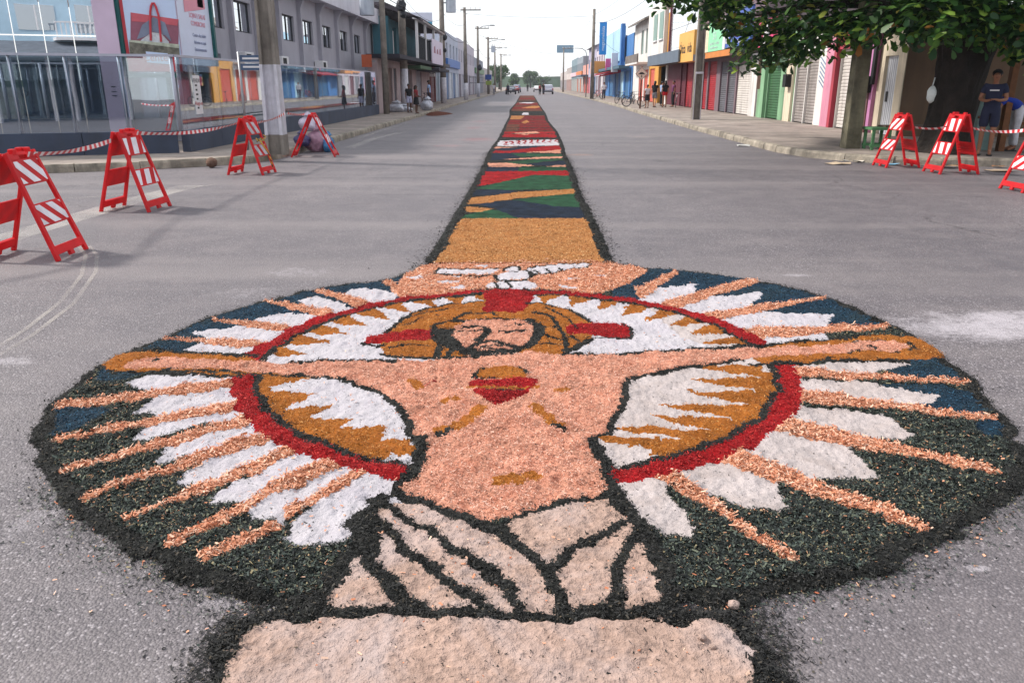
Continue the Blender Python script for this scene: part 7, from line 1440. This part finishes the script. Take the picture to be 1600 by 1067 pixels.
def bag(label, c, r, m, jit=.13, cat='rubbish bag', name='rubbish_bag', knot=True):
    t = thing(name, label, cat, (c[0], c[1], c[2]), None); crumple(c, r, m, t, len(label)); return t
PB = lambda n, c: mat('bag_' + n, c, .35, .15, 9, .5, 14)
bag('mauve rubbish bag at the foot of the big pole', (-5.22, 20.2, .002), (.27, .24, .32), PB('mauve', S(170, 130, 150)))
bag('dark blue rubbish bag under the lilac one by the big pole', (-5.5, 19.9, PH + .01), (.2, .2, .18), PB('navy', S(70, 66, 110)))
bag('pale lilac rubbish bag on top of the heap by the big pole', (-5.4, 20.25, .5), (.24, .2, .22), PB('lilac', S(206, 196, 214)))
bag('bright blue rubbish bag at the kerb beside the edge-on barricade', (-4.93, 20.1, .002), (.14, .15, .24), PB('cyan', S(70, 130, 180)))
SK = PB('sack', S(196, 200, 212))
bag('white woven sack leaning against the faded pink wall', (-7.15, 45.4, PH), (.46, .36, .30), SK, .08, 'sack', 'sack', False)
bag('white woven sack lying right of the leaning one before the teal house', (-6.9, 46.2, PH), (.55, .34, .20), SK, .08, 'sack', 'sack', False)
bag('full white sack standing at the left kerb before the person in pale blue', (-5.85, 48.6, PH), (.36, .32, .38), SK, .08, 'sack', 'sack', False)
mb = MB(); n = 20; vs = []
for i, (rr, z) in enumerate(((1.0, .004), (.8, .06), (.5, .12), (.2, .15), (.02, .16))):
    for q in range(n): a = 2 * PI * q / n; j = 1 + .15 * math.sin(3 * a + i); vs.append((-5.0 + rr * j * math.cos(a) * .75, 46.2 + rr * j * math.sin(a) * 2.2, z))
mb.add(vs, [(i * n + q, i * n + (q + 1) % n, (i + 1) * n + (q + 1) % n, (i + 1) * n + q) for i in range(4) for q in range(n)]); tag(mb.build('sawdust_heap', BROWN, None, True), 'flat heap of brown sawdust in the left gutter', 'sawdust heap')
mb = MB().ball((-6.35, 16.15, .10), (.11, .11, .10), 12, 8, .06); tag(mb.build('stone', mat('brown_stone', S(110, 84, 70), .9, .2, 9)), 'brown round stone lying in the gutter below the left kerb', 'stone')
# green bench
be = thing('bench', 'green wooden bench with a long weathered plank beside the mossy post', 'bench', (8.6, 19.3, PH)); GRN = mat('green_wood', S(84, 134, 90), .7, .15, 4, dirt=.2)
for x in (8.05, 8.42, 9.7):
    for yy in (18.95, 19.4): MB().box(x - .03, x + .03, yy - .03, yy + .03, PH, .60).build('leg', GRN if x < 9 else M_DARKMET, be, bevel=.004)
for yy in (18.95, 19.4): MB().box(8.0, 8.46, yy - .025, yy + .025, .22, .28).build('stretcher', GRN, be)
MB().box(7.98, 8.5, 18.9, 19.45, .60, .66).build('seat', GRN, be, bevel=.006); MB().box(8.3, 10.0, 18.95, 19.4, .662, .70).build('plank', mat('weathered_plank', S(112, 96, 84), .9, .2, 4), be)
# stall behind the man
st_ = thing('market_stall', 'brown timber stall frame with a pale green cabinet behind the man', 'stall', (11.0, 19.2, PH)); TIM = mat('brown_timber', S(116, 74, 44), .8, .2, 5)
MB().box(10.78, 10.92, 18.62, 18.76, PH, 2.55).build('post', TIM, st_, bevel=.006); MB().beam((9.8, 18.7, 2.45), (13.2, 18.7, 2.62), .10, .10).build('beam', TIM, st_); MB().beam((10.85, 18.69, 2.1), (11.3, 18.69, 2.5), .06, .06).build('brace', TIM, st_); MB().box(12.9, 13.04, 18.62, 18.76, PH, 2.6).build('post', TIM, st_, bevel=.006)
cb = MB().box(10.36, 10.76, 18.9, 19.4, PH, 1.25).build('cabinet', mat('pale_green_paint', S(124, 150, 146), .6, .1, 3), st_, bevel=.01); MB().box(10.34, 10.78, 18.88, 18.9, .86, .92).build('cabinet_rail', TIM, cb)
MB().box(11.3, 12.6, 18.95, 19.3, .72, .78).build('table_top', TIM, st_)
for x in (11.35, 12.55): MB().box(x - .03, x + .03, 19.0, 19.06, PH, .72).build('table_leg', M_DARKMET, st_)
ch = thing('stool', 'dark plastic stool under the stall at the right edge', 'stool', (11.75, 18.4, PH)); MB().box(11.6, 11.95, 18.25, 18.6, .55, .6).build('seat', M_BLACK, ch, bevel=.01)
for sx in (11.63, 11.92):
    for sy in (18.28, 18.57): MB().box(sx - .02, sx + .02, sy - .02, sy + .02, PH, .55).build('leg', M_BLACK, ch)
# litter along the right kerb
LC = [S(214, 214, 216), S(120, 170, 200), S(196, 176, 150), S(226, 220, 210), S(180, 150, 120), S(206, 206, 210), S(150, 110, 80), S(200, 200, 196), S(170, 150, 130)]
for i, (px, py, lab) in enumerate(((1325, 252, 'crumpled pale plastic sheet against the right kerb corner'), (1394, 258, 'light blue plastic scrap beside the left of the three barricades'), (1310, 257, 'brown leaf left of the pale plastic sheet'), (1340, 254, 'white paper scrap right of the pale plastic sheet'), (1482, 262, 'tan scrap behind the middle barricade on the right'), (1493, 259, 'white wrapper behind the middle barricade on the right'), (1560, 262, 'brown wrapper near the right barricade'), (1163, 229, 'white wrapper farther along the right kerb'), (1560, 268, 'long pale brown scrap near the right barricade'))):
    g = gnd(px, py); mb = MB(); s_ = .10 + .05 * (i % 3); n = 8; vs = [(g[0], g[1], .035)] + [(g[0] + math.cos(2 * PI * q / n) * s_ * random.uniform(.6, 1.2) * 1.5, g[1] + math.sin(2 * PI * q / n) * s_ * random.uniform(.6, 1.2), random.uniform(.004, .05)) for q in range(n)]
    mb.add(vs, [(0, 1 + q, 1 + (q + 1) % n) for q in range(n)]); tag(mb.build('litter', mat('litter_%d' % i, LC[i], .6, .1, 9)), lab, 'litter', 'litter in the gutter')
